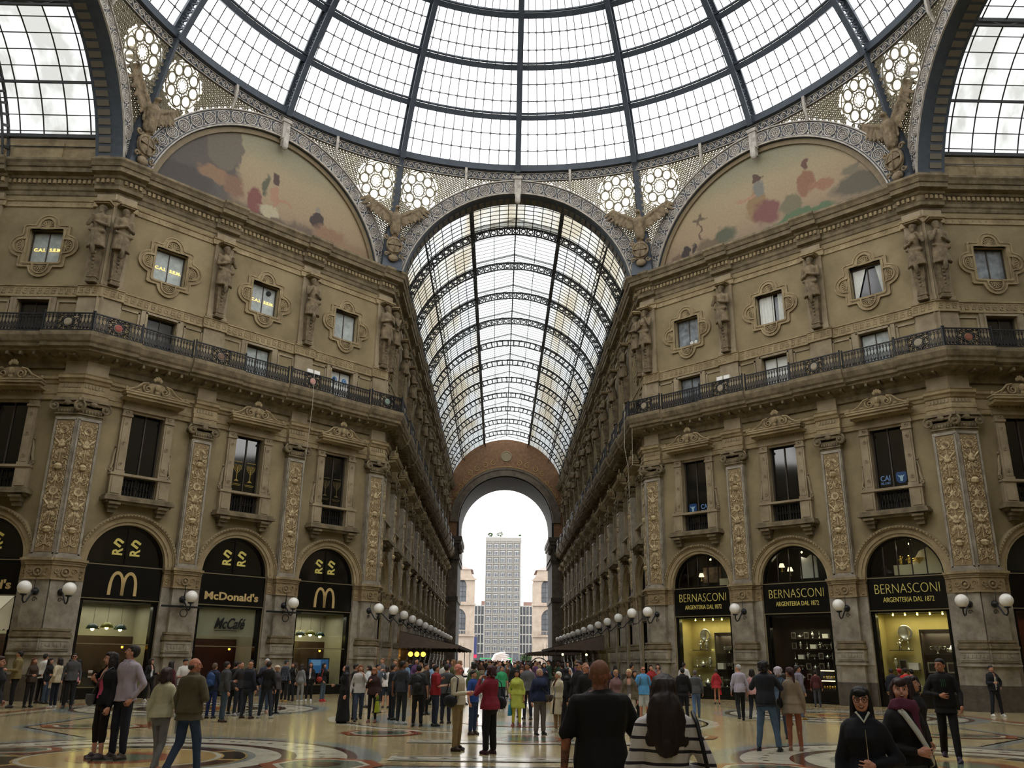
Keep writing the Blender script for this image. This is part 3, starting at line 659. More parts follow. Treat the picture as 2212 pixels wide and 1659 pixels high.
# ================================================================ barrel vaults of the arcades
VR = 7.3
BA = [RAD(a) for a in (13, 40, 67)]
def vault(M, L, label, glm, nb, hero=True):
    root = empty('ceiling'); root.matrix_world = M; tag(root, label, kind='structure')   # local y runs along the arcade
    def P(a, y, r=VR): return Vector((r*cos(a), y, Z0+r*sin(a)))
    a0 = RAD(11); a1_ = RAD(21.5); n = 32; step = L/nb
    def gl(aa, bb, y0, y1, m=12): 
        b = MB(); vs = [P(aa+(bb-aa)*i/m, y, VR+.06) for i in range(m+1) for y in (y0, y1)]
        return b.add(vs, [(i*2, i*2+1, i*2+3, i*2+2) for i in range(m)])
    g = MB(); g.join(gl(a1_, RAD(67), 0, L)); g.join(gl(RAD(113), pi-a1_, 0, L)); g.join(gl(RAD(67), RAD(113), 0, step))
    x = VR*cos(RAD(67)); zt = Z0+VR*sin(RAD(67))
    g.build('glass', glm, root, fix=False); g = MB()
    g.add([(-x, step, zt+.35), (0, step, zt+1.15), (x, step, zt+.35), (-x, L, zt+.35), (0, L, zt+1.15), (x, L, zt+.35)], [(0, 1, 4, 3), (1, 2, 5, 4)])
    g.add([(-x, step, zt-.05), (-x, step, zt+.35), (-x, L, zt+.35), (-x, L, zt-.05), (x, step, zt-.05), (x, step, zt+.35), (x, L, zt+.35), (x, L, zt-.05)], [(0, 1, 2, 3), (4, 5, 6, 7)])
    g.build('ridge_glass', SKYGL, root, fix=False)
    for k in range(1, nb+1):
        b = MB(); y = k*step-(.15 if k == nb else 0)
        for r, w in ((VR-.02, .075), (VR-.5, .06)):
            b.tube([P(a0+(pi-2*a0)*i/n, y, r) for i in range(n+1)], w, 4)
        m = 40
        for i in range(m):
            a = a0+(pi-2*a0)*(i+.5)/m
            b.tube([P(a, y, VR-.5), P(a, y, VR)], .075, 4)
            if k < 5 and hero: b.torus((P(a+.5*(pi-2*a0)/m, y, VR-.25).x, y, P(a+.5*(pi-2*a0)/m, y, VR-.25).z), .15, .045, 8, 4)
        b.tube([(-x, y, zt-.1), (-x, y, zt+.4), (0, y, zt+1.2), (x, y, zt+.4), (x, y, zt-.1)], .06, 4)
        for s in (-1, 1):
            if k < 7 and hero: 
                b.tube([(s*(x-.05), y, zt-.9), (s*(x-.25), y, zt-.25), (s*(x-.8), y, zt+.25), (s*(x-1.5), y, zt+.45)], .035, 4)
                for q in range(5): b.torus((s*(x-.2-.16*q), y, zt-.1+.1*q), .1, .02, 6, 3)
        b.build('rib', IRONV, root, fix=False)
    for a, w in ((RAD(67), .13), (RAD(113), .13), (RAD(40), .07), (RAD(140), .07), (RAD(90), .05), (a1_, .12), (pi-a1_, .12)):
        if a == RAD(90):
            b = MB(); b.tube([P(a, 0), P(a, step)], .07, 4); b.tube([(0, step, zt+1.15), (0, L, zt+1.15)], .06, 4)
        else:
            b = MB(); b.tube([P(a, 0, VR-.02), P(a, L, VR-.02)], w, 4)
            if w in (.13, .07):
                b.tube([P(a, 0, VR-.42), P(a, L, VR-.42)], w*.5, 4)
                for j in range(int(L/.85)): b.tube([P(a, j*.85, VR-.42 if j % 2 else VR), P(a, j*.85+.85, VR if j % 2 else VR-.42)], .03, 4)
        b.build('purlin', IRONV, root, fix=False)
    b = MB(); rows = nb*10 if hero else nb*5
    for j in range(rows):
        y = (j+.5)*L/rows
        for aa, bb in ((a1_, RAD(67)), (RAD(113), pi-a1_)) + (((RAD(67), RAD(113)),) if y < step else ()):
            b.tube([P(aa+(bb-aa)*i/7, y) for i in range(8)], .03 if hero else .036, 3)
        if y > step: b.tube([(-x, y, zt+.35), (0, y, zt+1.15), (x, y, zt+.35)], .022, 3)
    for a in [RAD(v) for v in (18, 23.5, 29, 34.5, 45.4, 50.8, 56.2, 61.6, 118.4, 123.8, 129.2, 134.6, 145.5, 151, 156.5, 162)]:
        b.tube([P(a, 0), P(a, L)], .03, 3)
    for a in [RAD(v) for v in (72, 77, 81.5, 86, 94, 98.5, 103, 108)]: b.tube([P(a, 0), P(a, step)], .03, 3)
    for s in (-1, 1): b.tube([(s*x/2, step, zt+.72), (s*x/2, L, zt+.72)], .03, 3)
    b.build('glazing_bars', IRONV, root, fix=False)
    # low wall between cornice and vault, inner arch soffit
    for s in (-1, 1):
        b = MB(); b.box(NW-.2, NW+.4, 0, L, 22.5, 23.95) if s > 0 else b.box(-NW-.4, -NW+.2, 0, L, 22.5, 23.95)
        for j in range(nb*2): b.box(s*NW-(.24 if s > 0 else -.24), s*NW, (j+.08)*L/nb/2, (j+.92)*L/nb/2, 22.85, 23.7)
        b.build('parapet', STONE, root)
    b = MB(); b.arc(0, Z0, RI, RI+.3, .25, 1.1, a_lo, pi-a_lo, 40); b.build('soffit', IRON, root)
    b = MB()
    for i in range(46):
        a = a_lo+(pi-2*a_lo)*(i+.5)/46; p = P(a, .68, RI-.02); k0 = len(b.v)
        b.box(-.13, .13, -.26, .26, -.02, .02); b.xf(Matrix.Translation(p) @ Matrix.Rotation(-(a-pi/2), 4, 'Y'), k0)
    b.build('soffit_panels', mat('soffit_panel_grey', (104, 98, 86), .7), root, fix=False)
    return root
vault(frame(0, APO, 0), YEND-APO, 'glazed barrel vault of the far arcade', VAULTGL, 12)
vault(frame(APO, 0, RAD(-90)), 21.1, 'glazed barrel vault of the right side arcade', ARMGL, 4, False)
vault(frame(-APO, 0, RAD(90)), 21.1, 'glazed barrel vault of the left side arcade', ARMGL, 4, False)
vault(frame(0, -APO, RAD(180)), 31.0, 'glazed barrel vault behind the viewer', ARMGL, 6, False)

# ================================================================ end arch of the far arcade
TYMP = mat('painted_tympanum', (150, 112, 82), .8, rgb2=(112, 84, 62), vscale=3)
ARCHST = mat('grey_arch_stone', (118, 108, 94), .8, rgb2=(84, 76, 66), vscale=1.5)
ea = empty('wall_far'); ea.matrix_world = frame(0, YEND-.7, 0); tag(ea, 'end wall with the great open arch and painted band', kind='structure')
CZ_ = 17.9
hole = [(-5.75, -.04), (5.75, -.04), (5.75, CZ_)]+circ(0, CZ_, 5.75, 0, pi, 40)[1:-1]+[(-5.75, CZ_)]
outer = [(-7.3, -.05), (7.3, -.05), (7.3, 22.4)]+circ(0, Z0, 7.25, RAD(11), RAD(169), 40)+[(-7.3, 22.4)]
hole2 = [(-6.0, -.02), (6.0, -.02), (6.0, CZ_)]+circ(0, CZ_, 6.0, 0, pi, 40)[1:-1]+[(-6.0, CZ_)]
o = curve_plate('tympanum', outer, [hole2], .3, TYMP, ea)
MB().arc(0, CZ_, 5.95, 6.75, -.18, .1, 0, pi, 48).arc(0, CZ_, 6.6, 6.85, -.28, .1, 0, pi, 48).arc(0, CZ_, 5.85, 6.05, -.26, .1, 0, pi, 48).build('archivolt', ARCHST, ea)
b = MB(); b.arc(0, CZ_, 5.75, 7.3, .3, 9.0, 0, pi, 48); b.box(-7.3, -5.75, .3, 9.0, 0, CZ_); b.box(5.75, 7.3, .3, 9.0, 0, CZ_); b.build('deep_soffit', mat('arch_stone_painted_shade', (44, 42, 42), .9), ea)  # near-black tone is the soffit's shade put into the stone colour
b = MB()
for k in range(20):
    a = RAD(9)+RAD(162)*(k+.5)/20; r = 7.65 if 4 < k < 15 else 7.1; cx, cz = r*cos(a), CZ_+r*sin(a)
    if abs(cx) < .9: continue
    if hypot(cx, cz-Z0) > 6.9: continue
    b.spiral((cx, cz), .38, 1.3, .06, -.02, 1 if k % 2 else -1, a, 14, 4)
b.arc(0, CZ_, 7.0, 7.06, -.04, 0, RAD(25), RAD(155), 40)
b.build('painted_scrolls', mat('tympanum_scroll', (176, 146, 96), .8), ea, fix=False)
MB().torus((0, -.02, 26.25), .62, .08, 24, 5).lathe([(.56, -.02), (.56, .04)], (0, 0, 26.25), 24, 0, 'y').build('roundel', mat('roundel_paint', (148, 134, 106), .8), ea)
b = MB()
for s in (-1, 1):
    b.box(s*6.35-1.05, s*6.35+1.05, -.5, 9.2, 15.6, 16.1); b.box(s*6.35-.95, s*6.35+.95, -.4, 9.1, 15.2, 15.6); b.box(s*6.3-.75, s*6.3+.75, -.25, 9, 13.0, 15.2)
    b.box(s*6.4-.85, s*6.4+.85, -.35, 9, 13.3, 13.6); b.box(s*6.4-.8, s*6.4+.8, -.3, 9, 8.4, 8.9); b.box(s*6.45-.95, s*6.45+.95, -.4, 9, 0, 1.6)
    b.ball((s*5.5, -.2, 14.7), (.35, .4, .5)); b.ball((s*5.45, -.3, 14.2), (.22, .3, .3))
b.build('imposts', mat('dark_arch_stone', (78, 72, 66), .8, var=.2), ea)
b = MB()
for s in (-1, 1): b.box(s*6.4-.62, s*6.4+.62, -.12, 0, 1.7, 15.1)
b.build('pier_facing', ARCHST, ea)
# ================================================================ facade pieces
FNM = {'DL': 'left angled facade', 'DR': 'right angled facade', 'NL': 'left side of the far arcade', 'NR': 'right side of the far arcade', 'AL': 'left side arcade', 'AR': 'right side arcade'}
ORD = ['first', 'second', 'third', 'fourth', 'fifth', 'sixth', 'seventh', 'eighth', 'ninth', 'tenth', 'eleventh', 'twelfth', 'thirteenth']
def bpos(f, i):
    if f == 'DL': return ['outer', 'middle', 'inner'][i]+' bay of left angled facade'
    if f == 'DR': return ['inner', 'middle', 'outer'][i]+' bay of right angled facade'
    n = len(bays(f)[0]); k = i if f in ('NL', 'AR') else n-1-i
    return {'NL': f'bay {ORD[k]} from octagon, far arcade left wall', 'NR': f'bay {ORD[k]} from octagon, far arcade right wall', 'AL': 'bay of the left side arcade', 'AR': 'bay of the right side arcade'}[f]
def ppos(f, i):
    if f == 'DL': return ['outer corner of left angled facade', 'second pier of left angled facade', 'third pier of left angled facade', 'inner corner of left angled facade'][i]
    if f == 'DR': return ['inner corner of right angled facade', 'second pier of right angled facade', 'third pier of right angled facade', 'outer corner of right angled facade'][i]
    n = len(bays(f)[1]); k = i if f in ('NL', 'AR') else n-1-i
    return {'NL': f'pier {ORD[k]} from octagon, far arcade left', 'NR': f'pier {ORD[k]} from octagon, far arcade right', 'AL': f'{ORD[k]} pier of left side arcade', 'AR': f'{ORD[k]} pier of right side arcade'}[f]
def use_bays(f): n = len(bays(f)[0]); return [n-1] if f == 'AL' else [0] if f == 'AR' else range(n)
def use_pils(f): n = len(bays(f)[1]); return [n-2, n-1] if f == 'AL' else [0, 1] if f == 'AR' else range(n)
ALLF = ('DL', 'DR', 'AL', 'AR', 'NL', 'NR')

# ---- carved ornament running up a panel
def ornament(b, w, z0, z1, y, seed, mi=0):
    rnd = random.Random(seed); z = z0+.1; k = seed
    zz = z0+.2
    while zz < z1-.2:
        for s in (-1, 1):
            b.spiral((s*w*.8, zz), .07, 1.2, .02, y, s, 0, 8, 3, mi); b.ball((s*w*.42, y, zz+.09), (.045, .02, .03), 5, 4, mi); b.ball((s*w*.9, y, zz+.11), (.025, .02, .05), 5, 4, mi)
        zz += .2
    b.tube([(0, y, z0+.05), (0, y, z1-.05)], .018, 4, mi=mi)
    while z < z1-.3:
        t = k % 5; h = .5
        if t == 0:
            for s in (-1, 1):
                b.spiral((s*w*.5, z+.2), .13, 1.2, .03, y, s, pi/2, 12, 4, mi); b.spiral((s*w*.45, z+.45), .09, 1.1, .025, y, -s, -pi/2, 10, 4, mi)
                b.ball((s*w*.75, y, z+.34), (.05, .02, .1), 6, 4, mi)
            b.ball((0, y-.01, z+.25), (.07, .04, .12), 8, 5, mi); h = .58
        elif t == 1:
            b.lathe([(.03, 0), (.12, .04), (.16, .16), (.1, .24), (.05, .27), (.13, .32)], (0, y, z+.03), 8, mi)
            for s in (-1, 1): b.tube([(s*.1, y, z+.3), (s*.24, y, z+.4), (s*.3, y, z+.22), (s*.22, y, z+.12)], .025, 4, mi=mi)
            h = .5
        elif t == 2:
            for q in range(5):
                a = pi/2+(q-2)*.55; b.ball((.17*cos(a), y, z+.14+.17*sin(a)), (.045+.03*abs(cos(a)), .025, .045+.06*abs(sin(a))), 6, 4, mi)
            for s in (-1, 1): b.spiral((s*w*.55, z+.08), .1, 1.1, .025, y, -s, 0, 10, 4, mi)
            h = .46
        elif t == 3:
            b.ball((0, y-.02, z+.2), (.1, .06, .12), 8, 6, mi); b.ball((0, y-.02, z+.07), (.15, .04, .09), 8, 5, mi)
            for s in (-1, 1):
                b.tube([(s*.08, y, z+.12), (s*.22, y, z+.26), (s*.33, y, z+.4), (s*.2, y, z+.45)], [.045, .05, .04, .02], 5, mi=mi); b.ball((s*w*.7, y, z+.12), (.06, .025, .06), 6, 4, mi)
            h = .52
        else:
            rosette(b, 0, z+.2, .15, y) if mi == 0 else b.torus((0, y, z+.2), .15, .03, 12, 4, mi)
            for s in (-1, 1):
                for q in range(3): b.ball((s*(.2+.06*q), y, z+.08+.12*q), (.05, .025, .035), 6, 4, mi)
            h = .44
        z += h; k += 1
def pedestal(b, x0, x1, c0, c1):      # side strips x0..x1, projecting block c0..c1
    o = .36
    def ring(z0, z1, e, mi=0): b.box(x0+(0 if x0 < c0 else -e), x1+(0 if x1 > c1 else e), -(.1+e*.4), .02, z0, z1, mi); b.box(c0-e, c1+e, -(o+e), .02, z0, z1, mi)
    ring(0, .85, .08, 1); ring(.85, .93, .05, 1); ring(.93, 1.62, .0); ring(1.62, 1.7, .1); ring(1.7, 1.78, .05)
    b.box(x0, x1, -.1, .02, 1.78, 4.4)
    b.box(c0-.08, c1+.08, -(o+.1), .02, 1.78, 2.2)
    b.box(c0-.02, c1+.02, -(o+.125), .02, 1.84, 1.87); b.box(c0-.02, c1+.02, -(o+.125), .02, 2.12, 2.15)
    n = int((c1-c0)/.13)
    for k in range(n):
        x = c0+.03+(k+.5)*(c1-c0-.06)/n; b.box(x-.035, x+.035, -(o+.125), 0, 1.92+.03*(k % 2), 2.04+.03*(k % 2))
    for z, e in ((2.2, .07), (2.27, .12), (2.36, .09), (2.44, .04), (2.5, .07)): b.box(c0-e, c1+e, -(o+e), .02, z, z+.085, 2)
    b.box(c0+.05, c1-.05, -(o-.04), .02, 2.58, 4.4)
def pil_proto(kind):
    root = empty('pilaster'); tag(root, 'x', 'pilaster', 'carved pilasters of the facades')
    x0, x1, c0, c1 = {'mid': (-.84, .84, -.5, .5), 'L': (-.49, .83, -.49, .52), 'R': (-.83, .49, -.52, .49)}[kind]
    b = MB(); pedestal(b, x0, x1, c0, c1); b.build('pedestal', [BASEM, DARKM, STONED], root)
    b = MB(); e = 0
    b.box(x0, x1, -.12, .02, 4.4, 4.98, 1); b.box(c0, c1, -.37, .02, 4.4, 4.98, 1); b.box(c0-.02, c1+.02, -.4, .02, 4.38, 4.44); b.box(c0-.03, c1+.03, -.41, .02, 4.94, 5.02); b.box(x0, x1, -.15, .02, 4.94, 5.02)
    b.box(c0-.07, c1+.07, -.44, .02, 5.02, 5.1); b.box(x0-.02, x1+.02, -.18, .02, 5.02, 5.1); b.box(c0-.12, c1+.12, -.5, .02, 5.1, 5.2); b.box(x0-.04, x1+.04, -.24, .02, 5.1, 5.2)
    xm = (c0+c1)/2; b.torus((xm, -.4, 4.68), .15, .035, 12, 4); b.ball((xm, -.39, 4.68), (.07, .04, .07), 8, 5)
    for s in (-1, 1):
        b.spiral((xm+s*.32, 4.72), .12, 1.2, .028, -.38, s, 0, 10, 4); b.ball((xm+s*.24, -.38, 4.55), (.07, .03, .04), 6, 4)
    for xx in [v for v in (x0+.15, x1-.15) if v < c0-.1 or v > c1+.1]: b.spiral((xx, 4.7), .1, 1.3, .028, -.13, 1, 0, 10, 4); b.ball((xx, -.13, 4.52), (.06, .03, .04), 6, 4)
    b.build('impost', [STONE, RELBG], root)
    b = MB(); b.box(-.47, .47, -.3, .02, 5.2, 10.85); b.box(-.52, .52, -.36, .02, 5.2, 5.32)
    for s in (-1, 1): b.box(s*.4-.035, s*.4+.035, -.345, -.28, 5.34, 10.75)
    b.box(-.43, .43, -.345, -.28, 10.72, 10.8); b.box(-.43, .43, -.345, -.28, 5.32, 5.4); b.build('shaft', BASEM, root)
    b = MB(); b.box(-.34, .34, -.315, -.29, 5.42, 10.7, 1); ornament(b, .33, 5.45, 10.65, -.325, 3 if kind == 'mid' else 5)
    b.build('carved_panel', [RELIEF, RELBG], root)
    b = MB(); b.frus(0, 0, 10.85, 11.25, .45, .3, .5, .36); b.box(-.5, .5, -.37, .02, 10.95, 11.0)
    for k in range(7): b.ball((-.36+.12*k, -.36, 11.1), (.045, .04, .08), 6, 4)
    for s in (-1, 1):
        b.spiral((s*.52, 11.28), .22, 1.6, .06, -.4, -s, pi/2, 18, 5); b.tube([(s*.52, -.42, 11.28), (s*.52, .02, 11.28)], [.14, .14], 10); b.ball((s*.52, -.46, 11.28), .07, 6, 4)
    b.box(-.5, .5, -.42, .02, 11.36, 11.48); b.box(-.62, .62, -.5, .02, 11.5, 11.62); b.ball((0, -.45, 11.42), (.16, .07, .12), 8, 5)
    b.build('capital', STONED, root)
    b = MB(); b.box(-.45, .45, -.24, .02, 12.66, 13.4); b.box(-.5, .5, -.3, .02, 12.66, 12.76)
    for k in range(6): b.box(-.42+.14*k, -.35+.14*k, -.335, -.2, 12.1, 12.24)
    b.build('upper_block', PINK, root)
    return Proto(root)
PP = {k: pil_proto(k) for k in ('mid', 'L', 'R')}
def attic_proto():
    root = empty('attic_pilaster'); tag(root, 'x', 'pilaster', 'plain attic pilasters behind the statues')
    MB().box(-.52, .52, -.15, .02, 14.2, 16.22).build('lower_block', PINK, root)
    MB().box(-.46, .46, -.13, .02, 16.76, 20.55).box(-.5, .5, -.2, .02, 16.78, 16.95).build('strip', PINK, root)
    MB().box(-.48, .48, -.17, .02, 20.86, 21.15).build('upper_block', PINK, root)
    return Proto(root)
ATP = attic_proto()
# ---- wall lamp
def lamp_proto():
    root = empty('wall_lamp'); tag(root, 'x', 'lamp', 'white globe wall lamps')
    b = MB(); b.lathe([(.14, 0), (.14, .04), (.09, .08), (.06, .16)], (0, 0, 0), 10, 0, 'y')
    b.tube([(0, -.1, 0), (0, -.3, -.16), (0, -.55, -.42), (0, -.72, -.46), (0, -.82, -.36), (0, -.82, -.2)], [.03, .035, .03, .03, .03, .035], 6)
    b.spiral((0, -.3), .1, 1.2, .015, 0, 1, 0, 10, 4); b.tube([(0, -.12, .05), (.02, -.15, .5)], .012, 4)
    b.lathe([(.04, -.22), (.12, -.19), (.13, -.16), (.06, -.14)], (0, -.82, 0), 10); b.build('bracket', IRONB, root, True)
    MB().ball((0, -.82, .08), .25, 20, 12).build('globe', GLOBEM, root, True)
    return Proto(root)
LP = lamp_proto()
# ---- balcony railing sections
def baluster(b, x, y):
    b.bar((x, y, .06), (x, y, .78), .026); b.tube([(x-.0, y, .12), (x-.045, y, .22), (x-.05, y, .36), (x, y, .5), (x+.05, y, .36), (x+.045, y, .22)], .017, 4, True)
    b.torus((x, y, .64), .045, .016, 8, 3); b.torus((x+.065, y, .13), .045, .018, 6, 3); b.ball((x, y, .55), .022, 4, 3)
def rail_proto(L, panel, wrap=0, col=(150, 140, 120)):
    root = empty('balcony_railing'); tag(root, 'x', 'railing', 'iron balcony railings')
    b = MB(); x0, x1 = -L/2-(wrap if wrap > 0 else 0)*.0, L/2
    b.box(x0, x1, -.035, .035, .77, .82); b.box(x0, x1, -.02, .02, .05, .08); b.box(x0, x1, -.015, .015, .7, .72); b.box(x0, x1, -.012, .012, .2, .215)
    for x in (x0+.03, x1-.03): b.bar((x, 0, 0), (x, 0, .86), .05); b.ball((x, 0, .88), .045, 6, 4)
    b.build('frame', IRONB, root, fix=False)
    b = MB(); n = int(L/.135)
    for k in range(n):
        x = x0+(k+.5)*L/n
        if panel and abs(x) < .42: continue
        baluster(b, x, 0)
    b.build('balusters', IRONB, root, fix=False)
    if panel:
        b = MB()
        for i in range(6):
            for j in range(5):
                x = -.36+.145*i; z = .14+.14*j
                if hypot(x, z-.42) < .16: continue
                b.spiral((x, z), .075, 1.3, .026, 0, 1 if (i+j) % 2 else -1, i, 9, 3)
        b.torus((0, 0, .42), .2, .03, 16, 4); b.torus((0, 0, .42), .27, .016, 16, 4); b.box(-.44, -.41, -.02, .02, .05, .8); b.box(.41, .44, -.02, .02, .05, .8)
        sp_ = b.build('scroll_panel', IRONB, root, fix=False)
        MB().lathe([(.15, 0), (.15, .04), (.1, .05)], (0, 0, .42), 16, 0, 'y').build('medallion', mat('medallion_plain', col, .5, var=.2), sp_)
    return Proto(root)
BW = {3: None}
RLm = rail_proto(2.5, True); RLb = rail_proto(2.36, False); RLc = rail_proto(1.95, True)
def set_child_mat(root, part, m):
    for c in root.children_recursive:
        if c.name.split('.')[0] == part:
            c.data = c.data.copy(); c.data.materials[0] = m
# ---- windows
def tallwin_proto():
    root = empty('window_1'); tag(root, kind='structure'); b = MB()
    for s in (-1, 1):
        x = s*.92; b.box(x-.2, x+.2, -.16, .03, 8.86, 11.6); b.box(x-.13, x+.13, -.19, -.1, 9.0, 11.2); b.box(x-.23, x+.23, -.22, .03, 11.3, 11.4); b.box(x-.22, x+.22, -.2, .03, 8.86, 8.98)
        for z in (9.25, 10.15, 11.0): b.torus((x, -.2, z), .07, .02, 10, 4); b.ball((x, -.2, z), (.035, .03, .035), 6, 4)
        b.torus((x, -.22, 11.48), .06, .025, 8, 4)
        b.tube([(s*1.14, -.06, 9.9), (s*1.2, -.06, 9.6), (s*1.2, -.06, 9.3), (s*1.27, -.06, 9.05)], [.03, .05, .06, .05], 6); b.spiral((s*1.27, 8.98), .1, 1.3, .035, -.08, s, pi/2, 10, 4); b.ball((s*1.17, -.06, 9.98), .05, 6, 4)
        b.box(s*1.0-.27, s*1.0+.27, -.25, .03, 7.9, 8.76); b.box(s*1.0-.18, s*1.0+.18, -.28, -.2, 8.0, 8.66)
    b.box(-1.3, 1.3, -.3, .03, 8.76, 8.86)
    b.box(-1.18, 1.18, -.2, .03, 11.6, 11.75); b.box(-1.14, 1.14, -.17, .03, 11.75, 12.0)
    for k in range(14): b.box(-1.08+.155*k, -.99+.155*k, -.23, -.1, 11.9, 12.02)
    b.box(-1.2, 1.2, -.26, .03, 12.02, 12.08)
    for s in (-1, 1): b.box(s*.76-.05, s*.76+.05, -.08, .03, 7.9, 11.6)
    b.box(-.76, .76, -.08, .03, 11.5, 11.62)
    b.build('stone_surround', PINK, root)
    b = MB(); b.box(-1.28, 1.28, -.36, .03, 12.08, 12.2); b.box(-1.36, 1.36, -.45, .03, 12.2, 12.3); b.box(-1.4, 1.4, -.48, .03, 12.3, 12.36)
    b.poly([(-1.25, 12.36), (1.25, 12.36), (.85, 12.5), (.5, 12.85), (.2, 12.95), (-.2, 12.95), (-.5, 12.85), (-.85, 12.5)], -.12, .03)
    for s in (-1, 1):
        b.spiral((s*.38, 12.64), .22, 1.6, .05, -.18, -s, pi/2, 16, 5)
        b.tube([(s*.38, -.2, 12.87), (s*.62, -.2, 12.83), (s*.85, -.2, 12.6), (s*1.2, -.2, 12.44)], [.06, .05, .045, .035], 5)
        b.ball((s*1.32, -.3, 12.45), (.07, .07, .1), 6, 5); b.ball((s*.75, -.18, 12.5), (.1, .04, .05), 6, 4)
    b.ball((0, -.24, 12.72), (.13, .12, .18), 10, 7); b.ball((0, -.24, 12.52), (.1, .08, .12), 8, 5)
    for q in range(5):
        a = pi/2+(q-2)*.5; b.ball((.17*cos(a), -.2, 13.0+.16*sin(a)), (.05+.02*abs(cos(a)), .04, .05+.07*sin(a)), 6, 5)
    b.xf(Matrix.Translation((0, -.34, -.06))); b.box(-1.3, 1.3, -.55, 0, 11.98, 12.08); b.build('pediment', STONE, root)
    b = MB(); b.box(-1.42, 1.42, -.48, .03, 7.8, 7.9); b.box(-1.48, 1.48, -.56, .03, 7.68, 7.8); b.box(-1.36, 1.36, -.42, .03, 7.58, 7.68)
    for s in (-1, 1): b.box(s*1.02-.2, s*1.02+.2, -.38, .03, 7.38, 7.6); b.box(s*1.02-.16, s*1.02+.16, -.26, .03, 7.2, 7.4); b.box(s*1.02-.24, s*1.02+.24, -.5, .03, 7.52, 7.62)
    b.build('sill', STONED, root)
    b = MB(); b.box(-.73, .73, -.02, .0, 7.92, 8.0); b.box(-.73, .73, -.02, 0, 8.68, 8.76)
    for k in range(11): b.bar((-.65+.13*k, -.01, 7.95), (-.65+.13*k, -.01, 8.72), .022); b.torus((-.65+.13*k, -.01, 8.34), .06, .013, 6, 3)
    b.build('balcony_grille', IRONB, root)
    b = MB(); b.box(-.72, -.64, .14, .22, 7.9, 11.6); b.box(.64, .72, .14, .22, 7.9, 11.6); b.box(-.72, .72, .14, .22, 11.52, 11.6); b.box(-.025, .025, .15, .21, 7.9, 11.55); b.box(-.72, .72, .14, .22, 7.9, 7.98)
    sa = b.build('sash', WINFR, root)
    MB().box(-.7, .7, .2, .24, 7.9, 11.6).build('pane', DARKGL, sa)
    return Proto(root)
TW = tallwin_proto()
def quat_outline(d, n=96):
    out = []
    for k in range(n):
        a = 2*pi*(k+.5)/n; c, s = cos(a), sin(a); h = 1.02+d
        r = h/max(abs(c), abs(s))
        for cx, cz in ((.98, 0), (-.98, 0), (0, .98), (0, -.98)):
            R = .52+d; bq = c*cx+s*cz; disc = bq*bq-(cx*cx+cz*cz-R*R)
            if disc > 0 and bq > 0: r = max(r, bq+sqrt(disc))
        out.append((r*c, 18.62+r*s))
    return out
def quatwin_proto(open_=0):
    root = empty('window_2'); tag(root, kind='structure'); b = MB(); n = 96
    sq = []
    for k in range(n):
        a = 2*pi*(k+.5)/n; r = .74/max(abs(cos(a)), abs(sin(a))); sq.append((r*cos(a), 18.62+r*sin(a)*.8/.74))
    q0, q1, q2, q3 = quat_outline(.0), quat_outline(-.06), quat_outline(-.16), quat_outline(-.22)
    b.ringpoly(q0, q1, -.1, .02); b.ringpoly(q1, q2, -.065, .02); b.ringpoly(q2, q3, -.12, .02)
    b.ringpoly(quat_outline(-.22), sq, -.04, .02)
    sq2 = [(x*1.12, 18.62+(z-18.62)*1.12) for x, z in sq]; b.ringpoly(sq2, sq, -.1, .02)
    for cx, cz, a0 in ((1.05, 0, 0), (-1.05, 0, pi), (0, 1.08, pi/2), (0, -1.08, -pi/2)):
        for q in range(7):
            a = a0+(q-3)*.42; b.tube([(cx*.84, -.05, 18.62+cz*.84), (cx*.84+.26*cos(a), -.08, 18.62+cz*.84+.26*sin(a))], [.012, .03], 4)
        b.arc(cx*.84, 18.62+cz*.84, .28, .31, -.08, .02, a0-1.5, a0+1.5, 10)
    b.build('lobed_surround', STONE, root)
    b = MB(); b.box(-.73, -.67, .22, .3, 17.82, 19.42); b.box(.67, .73, .22, .3, 17.82, 19.42); b.box(-.73, .73, .22, .3, 19.36, 19.42); b.box(-.73, .73, .22, .3, 17.82, 17.88); b.box(-.02, .02, .23, .29, 17.82, 19.4)
    sa = b.build('sash', WINFR, root)
    MB().box(-.7, .7, .27, .3, 17.84, 19.4).build('pane', GREYW, sa)
    return Proto(root)
QW = quatwin_proto()
def mezz_proto():
    root = empty('window_3'); tag(root, kind='structure'); b = MB()
    for s in (-1, 1):
        b.box(s*.82-.15, s*.82+.15, -.06, .02, 14.25, 16.2); b.box(s*.74-.04, s*.74+.04, -.09, .02, 14.25, 16.16)
        for x0, x1, z0, z1 in ((1.02, 1.1, 14.3, 16.05), (1.84, 1.92, 14.3, 16.05), (1.02, 1.92, 15.97, 16.05)): b.box(min(s*x0, s*x1), max(s*x0, s*x1), -.05, .02, z0, z1)
    b.box(-.78, .78, -.09, .02, 16.08, 16.18); b.build('stone_surround', PINK, root)
    b = MB(); b.box(-.67, -.61, .2, .27, 14.3, 16.08); b.box(.61, .67, .2, .27, 14.3, 16.08); b.box(-.02, .02, .2, .26, 14.3, 16.05); b.box(-.67, .67, .2, .27, 16.02, 16.08); sa = b.build('sash', WINFR, root)
    MB().box(-.65, .65, .24, .27, 14.25, 16.06).build('pane', GREYW, sa)
    return Proto(root)
MW = mezz_proto()
